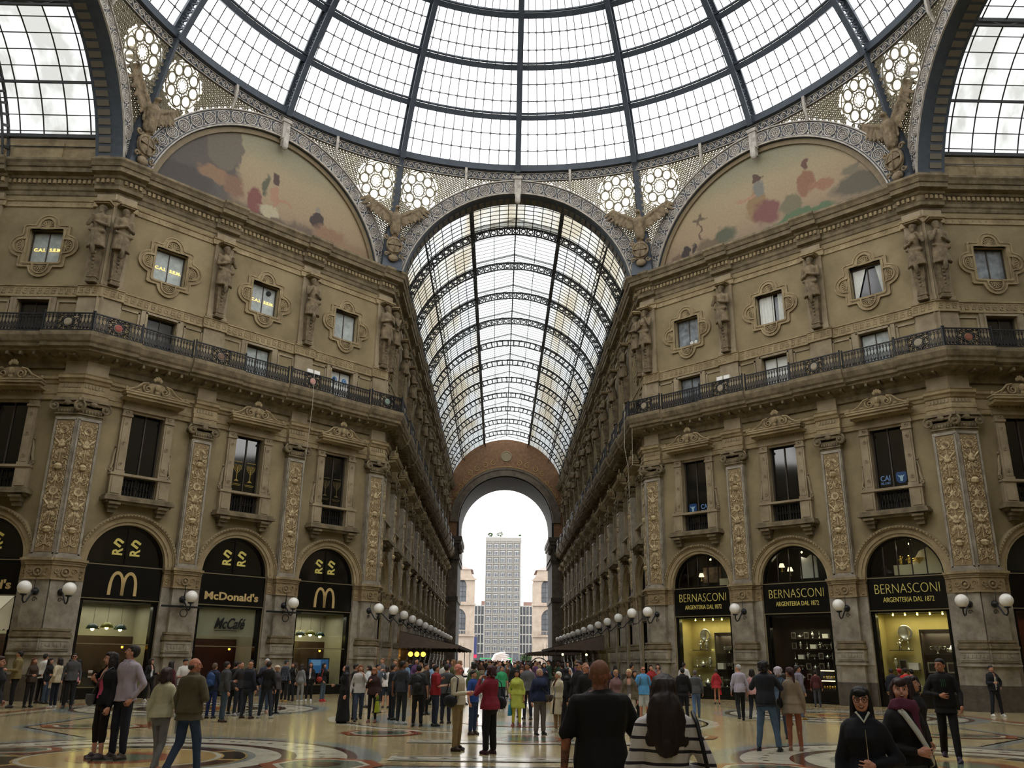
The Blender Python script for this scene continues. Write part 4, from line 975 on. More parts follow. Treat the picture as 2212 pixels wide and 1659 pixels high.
def archi_proto():
    root = empty('trim_11'); tag(root, kind='structure'); b = MB()
    b.arc(0, 5.2, 1.6, 1.72, -.1, .03, 0, pi, 32); b.arc(0, 5.2, 1.72, 1.9, -.15, .03, 0, pi, 32); b.arc(0, 5.2, 1.9, 1.95, -.2, .03, 0, pi, 32); b.arc(0, 5.2, 1.95, 2.04, -.26, .03, 0, pi, 32)
    b.build('archivolt', STONE, root)
    b = MB()
    for k in range(44): a = pi*(k+.5)/44; b.ball((1.995*cos(a), -.27, 5.2+1.995*sin(a)), (.035, .03, .035), 5, 4)
    b.build('beading', STONED, root, fix=False)
    return Proto(root)
AR_ = archi_proto()
NIGHTGL = mat('dull_dark_glass', (30, 32, 34), .08, spec=.8)
REFLCOL = mat('pane_painted_reflection', (150, 158, 164), .2, rgb2=(60, 64, 68), vscale=1.6)  # reflection of the vault painted as pale and dark mottling in the colour
CURT = WHITEC
wn = [0]
for f in ALLF:
    bx, px = bays(f); n = len(bx)
    for i in use_bays(f):
        x = bx[i]; P_ = bpos(f, i)
        o = TW.put(at(f, x)); tag(o, 'tall pedimented window, '+P_, kind='structure')
        o = QW.put(at(f, x)); tag(o, 'small square window in a lobed stone surround, '+P_, kind='structure')
        pm = {('DR', 0): REFLCOL, ('DR', 1): NIGHTGL, ('DR', 2): NIGHTGL, ('AR', 0): REFLCOL, ('DL', 0): GREYW, ('DL', 1): GREYW, ('DL', 2): GREYW}.get((f, i), GREYW if f in ('AL',) else REFLCOL if i % 2 else NIGHTGL)
        set_child_mat(o, 'pane', pm)
        o = MW.put(at(f, x)); tag(o, 'low square window behind the balcony railing, '+P_, kind='structure')
        set_child_mat(o, 'pane', {('DL', 0): NIGHTGL, ('DL', 1): GREYW, ('DL', 2): WHITEC, ('DR', 0): REFLCOL, ('DR', 1): WHITEC, ('DR', 2): GREYW}.get((f, i), REFLCOL if i % 3 else NIGHTGL))
        o = AR_.put(at(f, x)); tag(o, 'stone archivolt over the shop, '+P_, kind='structure')
        r = RLb.put(at(f, x, 1.0, 14.25)); tag(r, 'plain iron balcony railing section, '+P_)
    for i in use_pils(f):
        x = px[i]; n_ = len(px); P_ = ppos(f, i); corner = 'mid'
        if (f in ('DL', 'DR') and i == 0) or (f in ('NL', 'AR') and i == 0): corner = 'L'
        if (f in ('DL', 'DR') and i == n_-1) or (f in ('NR', 'AL') and i == n_-1): corner = 'R'
        o = PP[corner].put(at(f, x)); tag(o, 'pilaster with carved arabesque panel, '+P_)
        o = ATP.put(at(f, x)); tag(o, 'plain attic pilaster under the cornice, '+P_)
        lz = 3.93
        if not (f[0] == 'N' and i in (0,) and False):
            o = LP.put(at(f, x, .33 if f[0] != 'N' else .33, lz)); tag(o, 'white globe wall lamp, '+P_)
        if corner == 'mid': r = RLm.put(at(f, x, 1.13, 14.25)); tag(r, 'iron balcony railing with round medallion, '+P_)
        else:
            s = -1 if corner == 'L' else 1
            xc = (1.59-.47)/2 if corner == 'L' else LEN[f]-(1.59-.47)/2
            r = RLc.put(at(f, xc, 1.13, 14.25)); tag(r, 'corner balcony railing with round medallion, '+P_)
            r.matrix_world = at(f, xc, 1.13, 14.25) @ Matrix.Scale(2.06/1.95, 4, (1, 0, 0))
        mc = {('DL', 0): (140, 66, 56), ('DL', 1): (104, 80, 66), ('DL', 2): (190, 140, 130), ('DL', 3): (120, 140, 130), ('AR', 0): (130, 80, 60), ('AL', 3): (100, 70, 56)}.get((f, i))
        if mc: set_child_mat(r, 'medallion', mat('medallion_%s%d' % (f, i), mc, .5, var=.3, vscale=9))

# ---- lettering on panes and boards
def fit(o, w, h):
    xs = [v.co.x for v in o.data.vertices]; zs = [v.co.z for v in o.data.vertices]
    cx, cz = (min(xs)+max(xs))/2, (min(zs)+max(zs))/2; sx = w/(max(xs)-min(xs)); sz = h/(max(zs)-min(zs)) if h else sx
    for v in o.data.vertices: v.co.x = (v.co.x-cx)*sx; v.co.z = (v.co.z-cz)*sz
    return o
def letters(txt, w, h, m, par, x, y, z, name='lettering', **kw):
    o = fit(text_obj(name, txt, 1, m, par, **kw), w, h); o.location = (x, y, z); return o
GLOW = mat('lit_letter', (255, 220, 130), .5, emit=1.2)
BLUEL = mat('blue_letter', (96, 130, 176), .5); BLUED = mat('deep_blue_badge', (24, 62, 110), .4); PALEB = mat('pale_badge', (150, 180, 196), .5)
for f, i in (('AL', len(bays('AL')[0])-1), ('DL', 0), ('DL', 1)):
    r = empty('window_lettering'); r.matrix_world = at(f, bays(f)[0][i], -.255, 18.55); tag(r, 'yellow capital letters, lobed window, '+bpos(f, i), 'lettering')
    letters('C.A.I.', .5, .15, GLOW, r, -.34, 0, .02, bold=.01); letters('S.E.M.', .54, .15, GLOW, r, .36, 0, .02, bold=.01)
r = empty('ventilator'); r.matrix_world = at('DL', BX3[1], -.25, 19.1); tag(r, 'round dark ventilator in the upper right of the middle lettered window', 'ventilator')
MB().lathe([(.13, 0), (.13, .05), (.1, .06)], (.3, 0, 0), 16, 0, 'y').build('grille', BLACKM, r)
for i in (1, 2):
    r = empty('window_emblem'); r.matrix_world = at('DL', BX3[i], -.19, 9.9); tag(r, 'two faint golden candelabra, tall window, '+bpos('DL', i), 'emblem')
    for s in (-1, 1):
        b = MB(); x = s*.34; y = 0
        m_ = mat('emblem_gold', (150, 130, 60), .5) if i == 1 else mat('emblem_gold_dull', (92, 80, 44), .5)
        b.bar((x, y, -.4), (x, y, .3), .03)
        for q in (1, 2, 3): b.tube([(x-.07*q, y, .3), (x-.065*q, y, .12), (x, y, .1-.11*q+.1), (x+.065*q, y, .12), (x+.07*q, y, .3)], .014, 4)
        b.poly([(x-.12, -.48), (x+.12, -.48), (x+.04, -.4), (x-.04, -.4)], -.01, .01); b.box(x-.22, x+.22, -.01, .01, .42, .45); b.box(x-.24, x+.24, -.01, .01, -.62, -.6); b.box(x-.2, x+.2, -.01, .01, -.68, -.66)
        b.build('emblem', m_, r)
for i, s, z in ((2, -1, 9.3), (0, 1, 9.1)):
    r = empty('window_badge'); r.matrix_world = at('DR', BX3[i], -.19, z); tag(r, 'blue eagle badge and lettering, tall window, '+bpos('DR', i), 'badge')
    letters('CAI', .42, .24, BLUEL, r, s*.34, 0, .06, bold=.02); letters('MILANO', .42, .11, BLUEL, r, s*.34, 0, -.16, bold=.01)
    b = MB(); b.poly([(-.22, .2), (-.16, .26), (.16, .26), (.22, .2), (.22, -.1), (.12, -.22), (-.12, -.22), (-.22, -.1)], -.01, .01)
    o = b.build('shield', BLUED, r); o.location = (-s*.34, 0, 0)
    b = MB(); b.poly([(-.16, .14), (-.03, .08), (0, .13), (.03, .08), (.16, .14), (.06, .01), (.05, -.14), (-.05, -.14), (-.06, .01)], -.02, -.01); o = b.build('eagle_mark', PALEB, r); o.location = (-s*.34, 0, 0)
for s in (-1, 1):
    pass
r = empty('window_badge'); r.matrix_world = at('DL', BX3[2], -.22, 15.6); tag(r, 'two round blue stickers on the white balcony window nearest the far arcade, left facade', 'sticker')
for s in (-1, 1):
    MB().lathe([(.15, 0), (.15, .02)], (s*.3, 0, 0), 20, 0, 'y').build('disc', mat('sticker_blue', (60, 110, 170), .5), r); MB().torus((s*.3, -.03, 0), .07, .02, 14, 4).build('ring_mark', PALEB, r)
# curtains and open casements
r = empty('curtain'); r.matrix_world = at('DR', BX3[2], -.2, 18.6); tag(r, 'parted white curtain in dark lobed window, '+bpos('DR', 2), 'curtain')
for s, w in ((-1, .62), (1, .28)):
    b = MB(); n = 14; top = [(s*(.66-w*1.0*i/n*1.0), .75) for i in range(n+1)]
    vs = []
    for j in range(9):
        t = j/8
        for i in range(n+1):
            x = s*(.66-(w*(1-.75*t))*i/n); vs.append((x, .02*sin(i*2.2), .74-1.4*t))
    b.add(vs, [(j*(n+1)+i, j*(n+1)+i+1, (j+1)*(n+1)+i+1, (j+1)*(n+1)+i) for j in range(8) for i in range(n)]); b.build('curtain_half', WHITEC, r, True)
b = MB(); b.box(-.68, .68, -.03, .0, .7, .8); b.build('pelmet', WINFR, r)
for f, i in ():
    r = empty('open_casement'); r.matrix_world = at(f, BX3[i]+.62, -.1, 18.62) @ Matrix.Rotation(RAD(60), 4, 'Z'); tag(r, 'half open window leaf, lobed window, '+bpos(f, i), 'window leaf')
    b = MB(); b.box(-.62, -.56, -.02, .02, -.72, .76); b.box(-.06, 0, -.02, .02, -.72, .76); b.box(-.62, 0, -.02, .02, .7, .76); b.box(-.62, 0, -.02, .02, -.72, -.66); b.build('frame', mat('pale_window_leaf', (176, 176, 166), .6), r)
    MB().box(-.56, -.06, -.008, .008, -.66, .7).build('pane', GREYW, r)

r = empty('curtain'); r.matrix_world = at('DR', BX3[1], -.22, 18.6); tag(r, 'gathered white net curtain, lobed window, middle bay of right angled facade', 'curtain')
for x0, x1 in ((-.66, .12), (.34, .66)):
    b = MB(); n = 16; b.add([(x0+(x1-x0)*i/n, .025*sin(i*1.9), z) for z in (.76, -.74) for i in range(n+1)], [(i, i+1, n+2+i, n+1+i) for i in range(n)]); b.build('curtain_half', WHITEC, r, True)
r = empty('wall_fan'); r.matrix_world = at('DR', BX3[0]+.3, -.18, 18.0); tag(r, 'small white two-bulb heater in lobed window, inner bay of right angled facade', 'heater')
for s in (-1, 1): MB().lathe([(.1, 0), (.1, .06), (.05, .07)], (s*.13, 0, 0), 14, 0, 'y').build('disc', WHITEG if 'WHITEG' in globals() else WHITEC, r)
# ================================================================ shops
SHOPGL = bpy.data.materials.new('shop_window_glass'); SHOPGL.use_nodes = True
_n = SHOPGL.node_tree; _n.nodes.remove(_n.nodes['Principled BSDF'])
_t = _n.nodes.new('ShaderNodeBsdfTransparent'); _t.inputs[0].default_value = (.92, .94, .92, 1); _g = _n.nodes.new('ShaderNodeBsdfGlossy'); _g.inputs['Roughness'].default_value = .03
_x = _n.nodes.new('ShaderNodeMixShader'); _x.inputs[0].default_value = .05; _n.links.new(_t.outputs[0], _x.inputs[1]); _n.links.new(_g.outputs[0], _x.inputs[2]); _n.links.new(_x.outputs[0], _n.nodes['Material Output'].inputs[0])
CREAM = mat('cream_panel', (196, 182, 118), .7, var=.05); GREYP = mat('grey_panel', (164, 160, 138), .8, var=.08, vscale=1.5); BROWNW = mat('brown_wood', (58, 38, 24), .6, var=.3, vscale=3); DKWOOD = mat('dark_wood', (34, 24, 18), .5, var=.2)
SILVER = mat('silver', (220, 220, 214), .22, metal=.9); GILT = mat('gilt_metal', (210, 180, 90), .3, metal=.8); WHITEG = mat('white_gloss', (226, 224, 214), .4); BROWNFR = mat('red_panel', (62, 28, 20), .6, var=.2)
FRAMEK = mat('steel_edge', (128, 118, 92), .4, metal=.4)
BULB = mat('bulb', (255, 235, 130), .5, emit=30); BULBO = mat('amber_bulb', (255, 170, 40), .5, emit=9); STRIP = mat('shelf_light', (255, 220, 150), .5, emit=7)
def area(name, par, loc, sx, sy, en, col=(1, .85, .55), rot=(0, 0, 0)):
    l = bpy.data.lights.new(name, 'AREA'); l.shape = 'RECTANGLE'; l.size = sx; l.size_y = sy; l.energy = en; l.color = col
    o = bpy.data.objects.new(name, l); C.objects.link(o); o.parent = par; o.location = loc; o.rotation_euler = rot; return o
def fan_poly(r): return [(-r, 5.2), (r, 5.2)]+circ(0, 5.2, r, 0, pi, 20)[1:-1]
def room(par, m_back, m_side, z0, z1, d, y0=.5, m_floor=BLACKM):
    b = MB(); b.box(-1.62, 1.62, d, d+.05, z0, z1); b.build('back_panel', m_back, par)
    b = MB(); b.box(-1.66, -1.62, y0, d, z0, z1).box(1.62, 1.66, y0, d, z0, z1); b.build('side_panels', m_side, par)
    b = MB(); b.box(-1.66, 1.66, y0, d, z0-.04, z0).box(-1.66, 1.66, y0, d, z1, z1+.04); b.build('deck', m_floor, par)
def front(f, i, style):
    root = empty('storefront'); root.matrix_world = at(f, bays(f)[0][i])
    b = MB(); w = 1.6
    for s in (-1, 1): b.box(s*1.51-.09, s*1.51+.09, .08, .34, 0, 3.8)
    b.box(-w, w, .1, .34, 0, .42)
    if style in ('silver', 'silver_dark'): b.box(-w, w, .1, .34, .42, .55)
    b.box(-w, w, .08, .34, 3.7, 3.82); b.arc(0, 5.2, 1.5, 1.6, .1, .3, 0, pi, 24); b.box(-w, w, .1, .3, 5.1, 5.22)
    b.build('frame', BLACK, root)
    MB().box(-1.6, 1.6, .02, .16, 3.82, 5.14).build('sign_board', BLACK, root)
    def edge(*a): MB().box(*a).build('metal_edge', FRAMEK, root)
    edge(-1.58, 1.58, -.01, .04, 3.78, 3.82); edge(-1.6, 1.6, .0, .05, 5.12, 5.16)
    if style in ('burger', 'burger_word'): edge(-1.42, 1.42, .1, .14, 2.05, 2.09); edge(-1.42, 1.42, .1, .14, .42, .45)
    if style in ('burger', 'burger_word', 'plain'):
        MB().poly(fan_poly(1.52), .2, .23).build('fanlight_pane', DARKGL if style != 'plain' else NIGHTGL, root)
        b = MB(); b.box(-.03, .03, .16, .22, 5.2, 6.75); b.build('fanlight_bar', BLACK, root)
    else:
        MB().poly(fan_poly(1.52), .2, .22).build('fanlight_pane', SHOPGL, root)
        b = MB()
        for x in (-.85, -.28, .3, .88): b.box(x-.018, x+.018, .17, .23, 5.2, 5.2+sqrt(1.55**2-x*x))
        b.build('fanlight_bar', DKWOOD, root)
    return root
# emblem letters
def arches_logo(par, z, w, h):
    b = MB(); n = 26
    for s in (-1, 1):
        c = s*w*.25; o = []; q = []
        for k in range(n+1):
            a = pi*k/n; t = .06+.045*abs(cos(a)); x = c+w*.25*cos(a); zz = z-h/2+h*(sin(a)**.62 if sin(a) > 0 else 0)
            o.append((c+(w*.25+t*.6)*cos(a), z-h/2+(h+.03)*(max(sin(a), 0)**.62))); q.append((c+(w*.25-t*.6)*cos(a), z-h/2+(h-.1)*(max(sin(a), 0)**.62)))
        b.poly(o+q[::-1], -.01, .02)
    return b.build('lettering', GOLDW, par)
for f, i, st in (('DL', 0, 'burger'), ('DL', 1, 'burger_word'), ('DL', 2, 'burger'), ('AL', len(bays('AL')[0])-1, 'burger_word')):
    r = front(f, i, st); tag(r, {0: 'dark burger shop front with golden double arch, ', 1: 'dark burger shop front with golden name and cafe panel, ', 2: 'dark burger shop front with double arch and screen, '}.get(i, 'dark burger shop front with awning, ')+bpos(f, i), 'shop front')
    sb = next(c for c in r.children if c.name.startswith('sign_board'))
    if st == 'burger': arches_logo(sb, 4.42, 1.05, .92)
    else: letters("McDonald's", 2.6, .36, GOLDW, sb, 0, .0, 4.2, bold=.03)
    for s in (-1, 1):
        for q, (t, zz, hh) in enumerate((('R', 5.72, .42), ('n', 6.08, .34))):
            o = letters(t, .3, hh, GOLD, r, s*.36, .17, zz, bold=.03); o.rotation_euler.y = RAD(-90 if q == 0 else -60)
    room(r, GREYP, GREYP, .0, 3.7, 2.2)
    b = MB(); b.box(-1.6, 1.6, 2.1, 2.2, 0, 2.42); b.build('wood_wall', BROWNW if i != 1 else BROWNFR, r)
    if st == 'burger':
        MB().box(-1.42, 1.42, .2, .22, .45, 3.7).build('window_pane', SHOPGL, r)
        b = MB(); b.box(-1.42, 1.42, 1.2, 1.3, .45, 1.0); b.build('counter', BLACKM, r)
    else:
        MB().box(-1.42, 1.42, .2, .22, 2.09, 3.7).build('window_pane', SHOPGL, r); MB().box(-1.42, 1.42, .3, .32, 2.5, 3.68).build('cafe_panel', GREYP, r)
        if i == 1: letters('McCafé', 1.5, .48, BLACKM, r, .15, .18, 3.05, shear=.4, bold=.02); MB().tube([(-.55, .18, 2.72), (-.1, .18, 2.76), (.5, .18, 2.74)], .015, 4).build('underline', BLACKM, r)
    area('interior_light', r, (0, 1.3, 3.6), 2.4, 1.2, 30 if i != 1 else 14, (1, .93, .74))
    if f == 'DL':
        if st == 'burger':
            for q, x in enumerate((-.62, 0, .62)):
                p = empty('pendant_lamp'); p.matrix_world = at(f, bays(f)[0][i]+x*.9, -1.0, 2.72+(0 if q == 1 else -.06)); tag(p, ['left', 'middle', 'right'][q]+' dome pendant lamp, '+bpos(f, i), 'lamp', 'pendant lamps in the burger shop')
                MB().lathe([(.02, .22), (.12, .2), (.2, .13), (.26, .0), (.24, 0), (.18, .12), (.1, .18)], (0, 0, 0), 16).build('shade', mat('pendant_teal', (30, 60, 58), .25) if q != 1 else mat('pendant_olive', (120, 120, 40), .25), p, True)
                MB().ball((0, 0, .0), .075, 8, 6).build('bulb', BULB, p); MB().bar((0, 0, .2), (0, 0, .95), .01).build('cord', BLACKM, p)
        p = empty('wall_light'); p.matrix_world = at(f, bays(f)[0][i]+.95, -1.5, 1.98); tag(p, 'small amber light inside, '+bpos(f, i), 'lamp')
        MB().ball((0, 0, 0), .05, 8, 6).build('bulb', BULBO, p); MB().lathe([(.09, .03), (.03, .12)], (0, 0, 0), 10).build('shade', BLACKM, p)
r = empty('menu_screen'); r.matrix_world = at('DL', BX3[2]+.25, -.45, 1.25); tag(r, 'blue lit menu screen standing in the inner burger window', 'screen')
MB().box(-.6, .6, 0, .06, -.35, .38).build('housing', BLACKM, r); MB().box(-.55, .55, -.01, 0, -.3, .33).build('display', mat('blue_screen', (36, 84, 130), .4, emit=.5), r)
MB().box(-.45, .1, -.02, -.01, .05, .3).build('display_panel', mat('blue_screen_pale', (90, 130, 170), .4, emit=.5), r); MB().box(-.05, .05, .0, .05, -1.25, -.35).build('stand', BLACKM, r)
# bars between the burger windows holding the lamps
for i in (1, 2):
    r = MB().box(-.9, .9, -.04, .04, -.03, .05).bar((.0, -.1, .9), (0, -.1, 0), .02).torus((.05, -.08, -.25), .16, .02, 16, 5).build('cable_bar', BLACKM); r.matrix_world = at('DL', PX4[i], .42, 3.62)
    tag(r, 'black bar with hanging cable loop, '+ppos('DL', i), 'bar')
# ---- silverware shop
def s_plate(b, m=0): b.lathe([(.0, 0), (.16, 0), (.2, .03), (.3, .05), (.31, .06), (.3, .07), (.2, .05), (.15, .025)], (0, 0, .31), 24, m, 'y')
def s_vase(b): b.lathe([(.07, 0), (.03, .04), (.03, .08), (.1, .18), (.11, .26), (.05, .36), (.08, .42)], (0, 0, 0), 12)
def s_bowl(b): b.lathe([(.08, 0), (.03, .03), (.03, .1), (.14, .16), (.2, .26), (.21, .27)], (0, 0, 0), 14); [b.tube([(s*.19, 0, .24), (s*.28, 0, .26), (s*.25, 0, .16), (s*.14, 0, .17)], .014, 5) for s in (-1, 1)]
def s_frame(b): b.ringpoly(rect(-.16, .16, 0, .38), rect(-.11, .11, .05, .33), -.01, .02); b.box(-.11, .11, .0, .01, .05, .33, 1)
def s_candle(b): b.lathe([(.08, 0), (.08, .02), (.02, .05), (.03, .12), (.015, .2), (.03, .28), (.02, .3)], (0, 0, 0), 10); b.lathe([(.012, .3), (.012, .44)], (0, 0, 0), 6)
def s_fig(b): b.ball((0, 0, .2), (.07, .05, .12)); b.ball((0, 0, .36), .05); b.bar((-.03, 0, 0), (-.03, 0, .15), .03); b.bar((.04, 0, 0), (.03, 0, .15), .03); b.tube([(-.06, 0, .27), (-.13, -.03, .2)], .018, 5); b.tube([(.06, 0, .27), (.12, 0, .36)], .018, 5)
def s_pot(b): b.lathe([(.06, 0), (.12, .08), (.12, .16), (.05, .24), (.02, .27), (.02, .3)], (0, 0, 0), 12); b.tube([(.1, 0, .1), (.19, 0, .2), (.2, 0, .24)], .016, 5); b.tube([(-.1, 0, .18), (-.18, 0, .18), (-.17, 0, .08), (-.1, 0, .07)], .013, 5)
def s_box(b): b.box(-.18, .18, -.12, .12, 0, .24); b.box(-.19, .19, -.13, .13, .22, .26)
KN = {'plate': (s_plate, 'round silver display plate', SILVER), 'vase': (s_vase, 'slim silver vase', SILVER), 'bowl': (s_bowl, 'two-handled silver cup', SILVER), 'frame': (s_frame, 'silver picture frame', SILVER), 'candlestick': (s_candle, 'silver candlestick', SILVER), 'figurine': (s_fig, 'small silver figurine', SILVER), 'teapot': (s_pot, 'silver teapot', SILVER), 'display_box': (s_box, 'white display box', WHITEG)}
NAMES = {'plate': 'display_plate', 'vase': 'silver_vase', 'bowl': 'silver_cup', 'frame': 'picture_frame'}
MESH = {}
def item(kind, f, x, d, z, sc, where):
    if kind not in MESH: b = MB(); KN[kind][0](b); MESH[kind] = b.mesh(NAMES.get(kind, kind), [KN[kind][2], DKWOOD], kind not in ('frame', 'display_box'))
    o = bpy.data.objects.new(NAMES.get(kind, kind), MESH[kind]); C.objects.link(o); o.matrix_world = at(f, x, -d, z) @ Matrix.Scale(sc, 4)
    tag(o, f'{KN[kind][1]} {where}', kind.replace('_', ' '), 'silverware in the shop windows')
def shelf(f, x0, x1, d, z, where, dep=.3, m=DKWOOD):
    o = MB().box(x0, x1, d-dep/2, d+dep/2, z-.03, z).build('display_shelf', m); o.matrix_world = at(f, 0); tag(o, where, 'shelf')
bnm = {0: 'inner', 1: 'middle', 2: 'outer'}
for i in (0, 1, 2):
    X = BX3[i]; st = 'silver' if i != 1 else 'silver_dark'
    r = front('DR', i, st); tag(r, 'black silverware shop front with gold name board, '+bpos('DR', i), 'shop front')
    sb = next(c for c in r.children if c.name.startswith('sign_board'))
    letters('BERNASCONI', 2.62, .38, GOLD, sb, .02, 0, 4.68, bold=-.022); letters('ARGENTERIA DAL 1872', 2.05, .2, GOLD, sb, .04, 0, 4.23)
    room(r, CREAM if i != 1 else DKWOOD, CREAM if i != 1 else DKWOOD, .55, 3.7, 1.5)
    MB().box(-1.42, 1.42, .2, .22, .55, 3.7).build('window_pane', SHOPGL, r)
    b = MB(); b.box(-1.62, 1.62, 1.9, 1.95, 5.15, 6.9); b.build('upper_back', BLACKM, r)
    if i != 1:
        area('interior_light', r, (0, .8, 3.62), 2.6, .5, 30, (1, .86, .52))
        for x in (-1.0, -.5, 0, .5, 1.0): MB().ball((x, .9, 3.66), .035, 6, 4).build('spotlight', BULB, r)
        # dark niche to the right
        nb_ = MB(); nb_.box(-.1, 1.5, 1.1, 1.18, 2.98, 3.06); nb_.box(-.1, -.02, 1.1, 1.5, .55, 3.0); nb_.box(-.1, 1.5, 1.42, 1.48, .55, 3.0); nb_.build('dark_niche', DKWOOD, r)
        area('niche_light', r, (.7, 1.25, 2.92), 1.3, .1, 16, (1, .92, .6))
        w = bnm[i]
        item('plate', 'DR', X-.75, 1.35, 2.62, 1.05, f'high on the cream wall, {w} bay')
        for z, a, b_, tx in ((2.25, -1.4, -.5, 'upper left'), (1.45, -1.4, -.3, 'middle left'), (2.1, 0, 1.45, 'upper right'), (1.35, 0, 1.45, 'lower right')):
            shelf('DR', X+a, X+b_, 1.25, z, f'{tx} display shelf in the {w} silverware window')
        sq = [('figurine', -1.0, 2.25), ('candlestick', -.65, 2.25), ('vase', -1.25, 1.45), ('frame', -.95, 1.45), ('display_box', -.5, 1.45), ('bowl', .5, 2.1), ('teapot', 1.05, 2.1), ('frame', .2, 1.35), ('figurine', .6, 1.35), ('frame', .95, 1.35), ('candlestick', 1.3, 1.35)]
        if i == 0: sq = [('figurine', -1.0, 2.25), ('vase', -.65, 2.25), ('candlestick', -1.25, 1.45), ('teapot', -.9, 1.45), ('vase', -.5, 1.45), ('bowl', .6, 2.1), ('display_box', .1, 1.35), ('bowl', .75, 1.35), ('candlestick', 1.25, 1.35)]
        tx = {2.25: 'on upper left shelf', 1.45: 'on middle left shelf', 2.1: 'on upper right shelf', 1.35: 'on lower right shelf'}
        for q, (k, x, z) in enumerate(sq):
            side = ['', ' towards the middle', ' at the end'][sum(1 for kk, xx, zz in sq if kk == k and zz == z and xx < x)]
            item(k, 'DR', X+x, 1.25, z, 1.1, f'{tx[z]}{side}, {w} window')
        for q, x in enumerate((-1.2, -.8, -.35, .3, .7, 1.1)):
            k = ['frame', 'vase', 'teapot', 'frame', 'bowl', 'figurine'][q]; item(k, 'DR', X+x, .7, .56, 1.2, f'standing low behind the glass, spot {["one","two","three","four","five","six"][q]}, {w} window')
    else:
        area('interior_light', r, (0, .8, 3.2), 2.4, .4, 14, (1, .9, .6))
        for jz, z in enumerate((.95, 1.4, 1.85, 2.3, 2.75)):
            shelf('DR', X-1.0, X+1.42, 1.3, z, f'{["lowest","second","third","fourth","top"][jz]} dark shelf in the middle silverware window')
            for q in range(8):
                k = ['frame', 'vase', 'figurine', 'teapot', 'candlestick', 'bowl', 'frame', 'display_box'][(q*3+jz*2) % 8]
                item(k, 'DR', X-.9+q*.31, 1.28, z, .72, f'{["first","second","third","fourth","fifth","sixth","seventh","eighth"][q]} on {["lowest","second","third","fourth","top"][jz]} shelf, middle window')
        c = empty('display_case'); c.matrix_world = at('DR', X+1.0, -.62, .56); tag(c, 'lit glass case of small gilt pieces at the right of the middle window', 'display case')
        MB().box(-.4, .4, -.2, .2, 0, .05).box(-.4, .4, -.2, .2, .42, .46).box(-.4, .4, -.2, .2, .84, .88).box(-.4, -.37, -.2, .2, 0, .9).box(.37, .4, -.2, .2, 0, .9).build('case_frame', DKWOOD, c)
        for z in (.37, .79): MB().box(-.36, .36, -.16, -.1, z, z+.03).build('strip_light', STRIP, c)
        b = MB()
        for z in (.06, .47): 
            for q in range(6): b.ball((-.3+.12*q, -.05, z+.06), (.045, .03, .05+.015*(q % 3)), 8, 6)
        b.build('trinkets', GILT, c)
# things in the fanlights
def up(nm, lab, cat, i, x, z, fn_, m):
    r = empty(nm); r.matrix_world = at('DR', BX3[i]+x, -.9, z); tag(r, lab, cat); b = MB(); fn_(b); b.build('body', m, r); return r
WARMW = mat('warm_white', (220, 208, 170), .6)  # plain warm white base colour without emission
for i, (x0, x1, h) in enumerate(((.55, 1.1, .4), (-.3, .3, 0), (-.65, 1.3, .5))):
    if h:
        r = up('display_plinth', f'white display plinth in the arched window, {bnm[i]} bay of right facade', 'plinth', i, 0, 5.2, lambda b: b.box(x0, x1, -.2, .3, 0, h), WARMW)
up('display_screen', 'cream curved panel in the arched window, outer bay of right facade', 'panel', 2, .7, 5.7, lambda b: b.poly([(-.7, 0), (.65, 0), (.65, .65), (.2, .75), (-.3, .55)], 0, .05), WARMW)
up('porcelain_panel', 'flowered white panel leaning in the arched window, middle bay of right facade', 'panel', 1, .25, 5.4, lambda b: b.poly([(-.35, 0), (.5, 0), (.48, .95), (.2, 1.05), (0, .9), (-.3, 1.0)], 0, .05), WHITEG)
up('dark_picture', 'picture with pale shapes in the arched window, inner bay of right facade', 'picture', 0, .1, 5.45, lambda b: b.box(-.5, .5, 0, .05, 0, .75), mat('dark_picture', (60, 52, 48), .6, rgb2=(150, 120, 90), vscale=3))
for i, x in ((1, -.55), (0, -.45), (1, -.95)):
    r = empty('table_lamp'); r.matrix_world = at('DR', BX3[i]+x, -.8, 5.55 if x != -.95 else 5.75); tag(r, f'small white-shaded table lamp in the arched window, {bnm[i]} bay'+(', further left' if x == -.95 else ''), 'lamp')
    MB().lathe([(.07, 0), (.02, .03), (.015, .22)], (0, 0, 0), 8).build('stem', GILT, r); MB().lathe([(.14, .2), (.08, .38)], (0, 0, 0), 12).build('lamp_shade', mat('lit_shade', (255, 236, 200), .6, emit=1.4), r)
for x, z, k in ((-.4, 5.7, 'statuette'), (-.05, 5.7, 'statuette'), (.35, 5.7, 'candelabrum'), (-1.0, 5.2, 'lion figure')):
    r = up(k.replace(' ', '_'), f'{"gilt" if x > -1 else "dark"} {k} in the outer arched window, '+{-.4: 'left of a pair', -.05: 'right of a pair', .35: 'on the plinth', -1.0: 'at the dark left edge'}[x], k, 2, x, z, (s_fig if k != 'candelabrum' else s_bowl) if x > -1 else (lambda b: (b.ball((0, 0, .2), (.22, .1, .16)), b.ball((-.12, 0, .42), .11), b.box(-.25, .25, -.1, .1, 0, .08))), GILT if x > -1 else DKWOOD)
for i in (0, 1, 2):
    r = empty('spot_lamp'); r.matrix_world = at('DR', BX3[i], -1.0, 6.6); tag(r, f'spot lamp lighting the arched window, {bnm[i]} bay of right facade', 'lamp'); MB().ball((0, 0, 0), .04, 6, 4).build('bulb', BULB, r); area('lamp_light', r, (0, -.1, -.1), .4, .3, 9 if i == 2 else 4, (1, .9, .7))
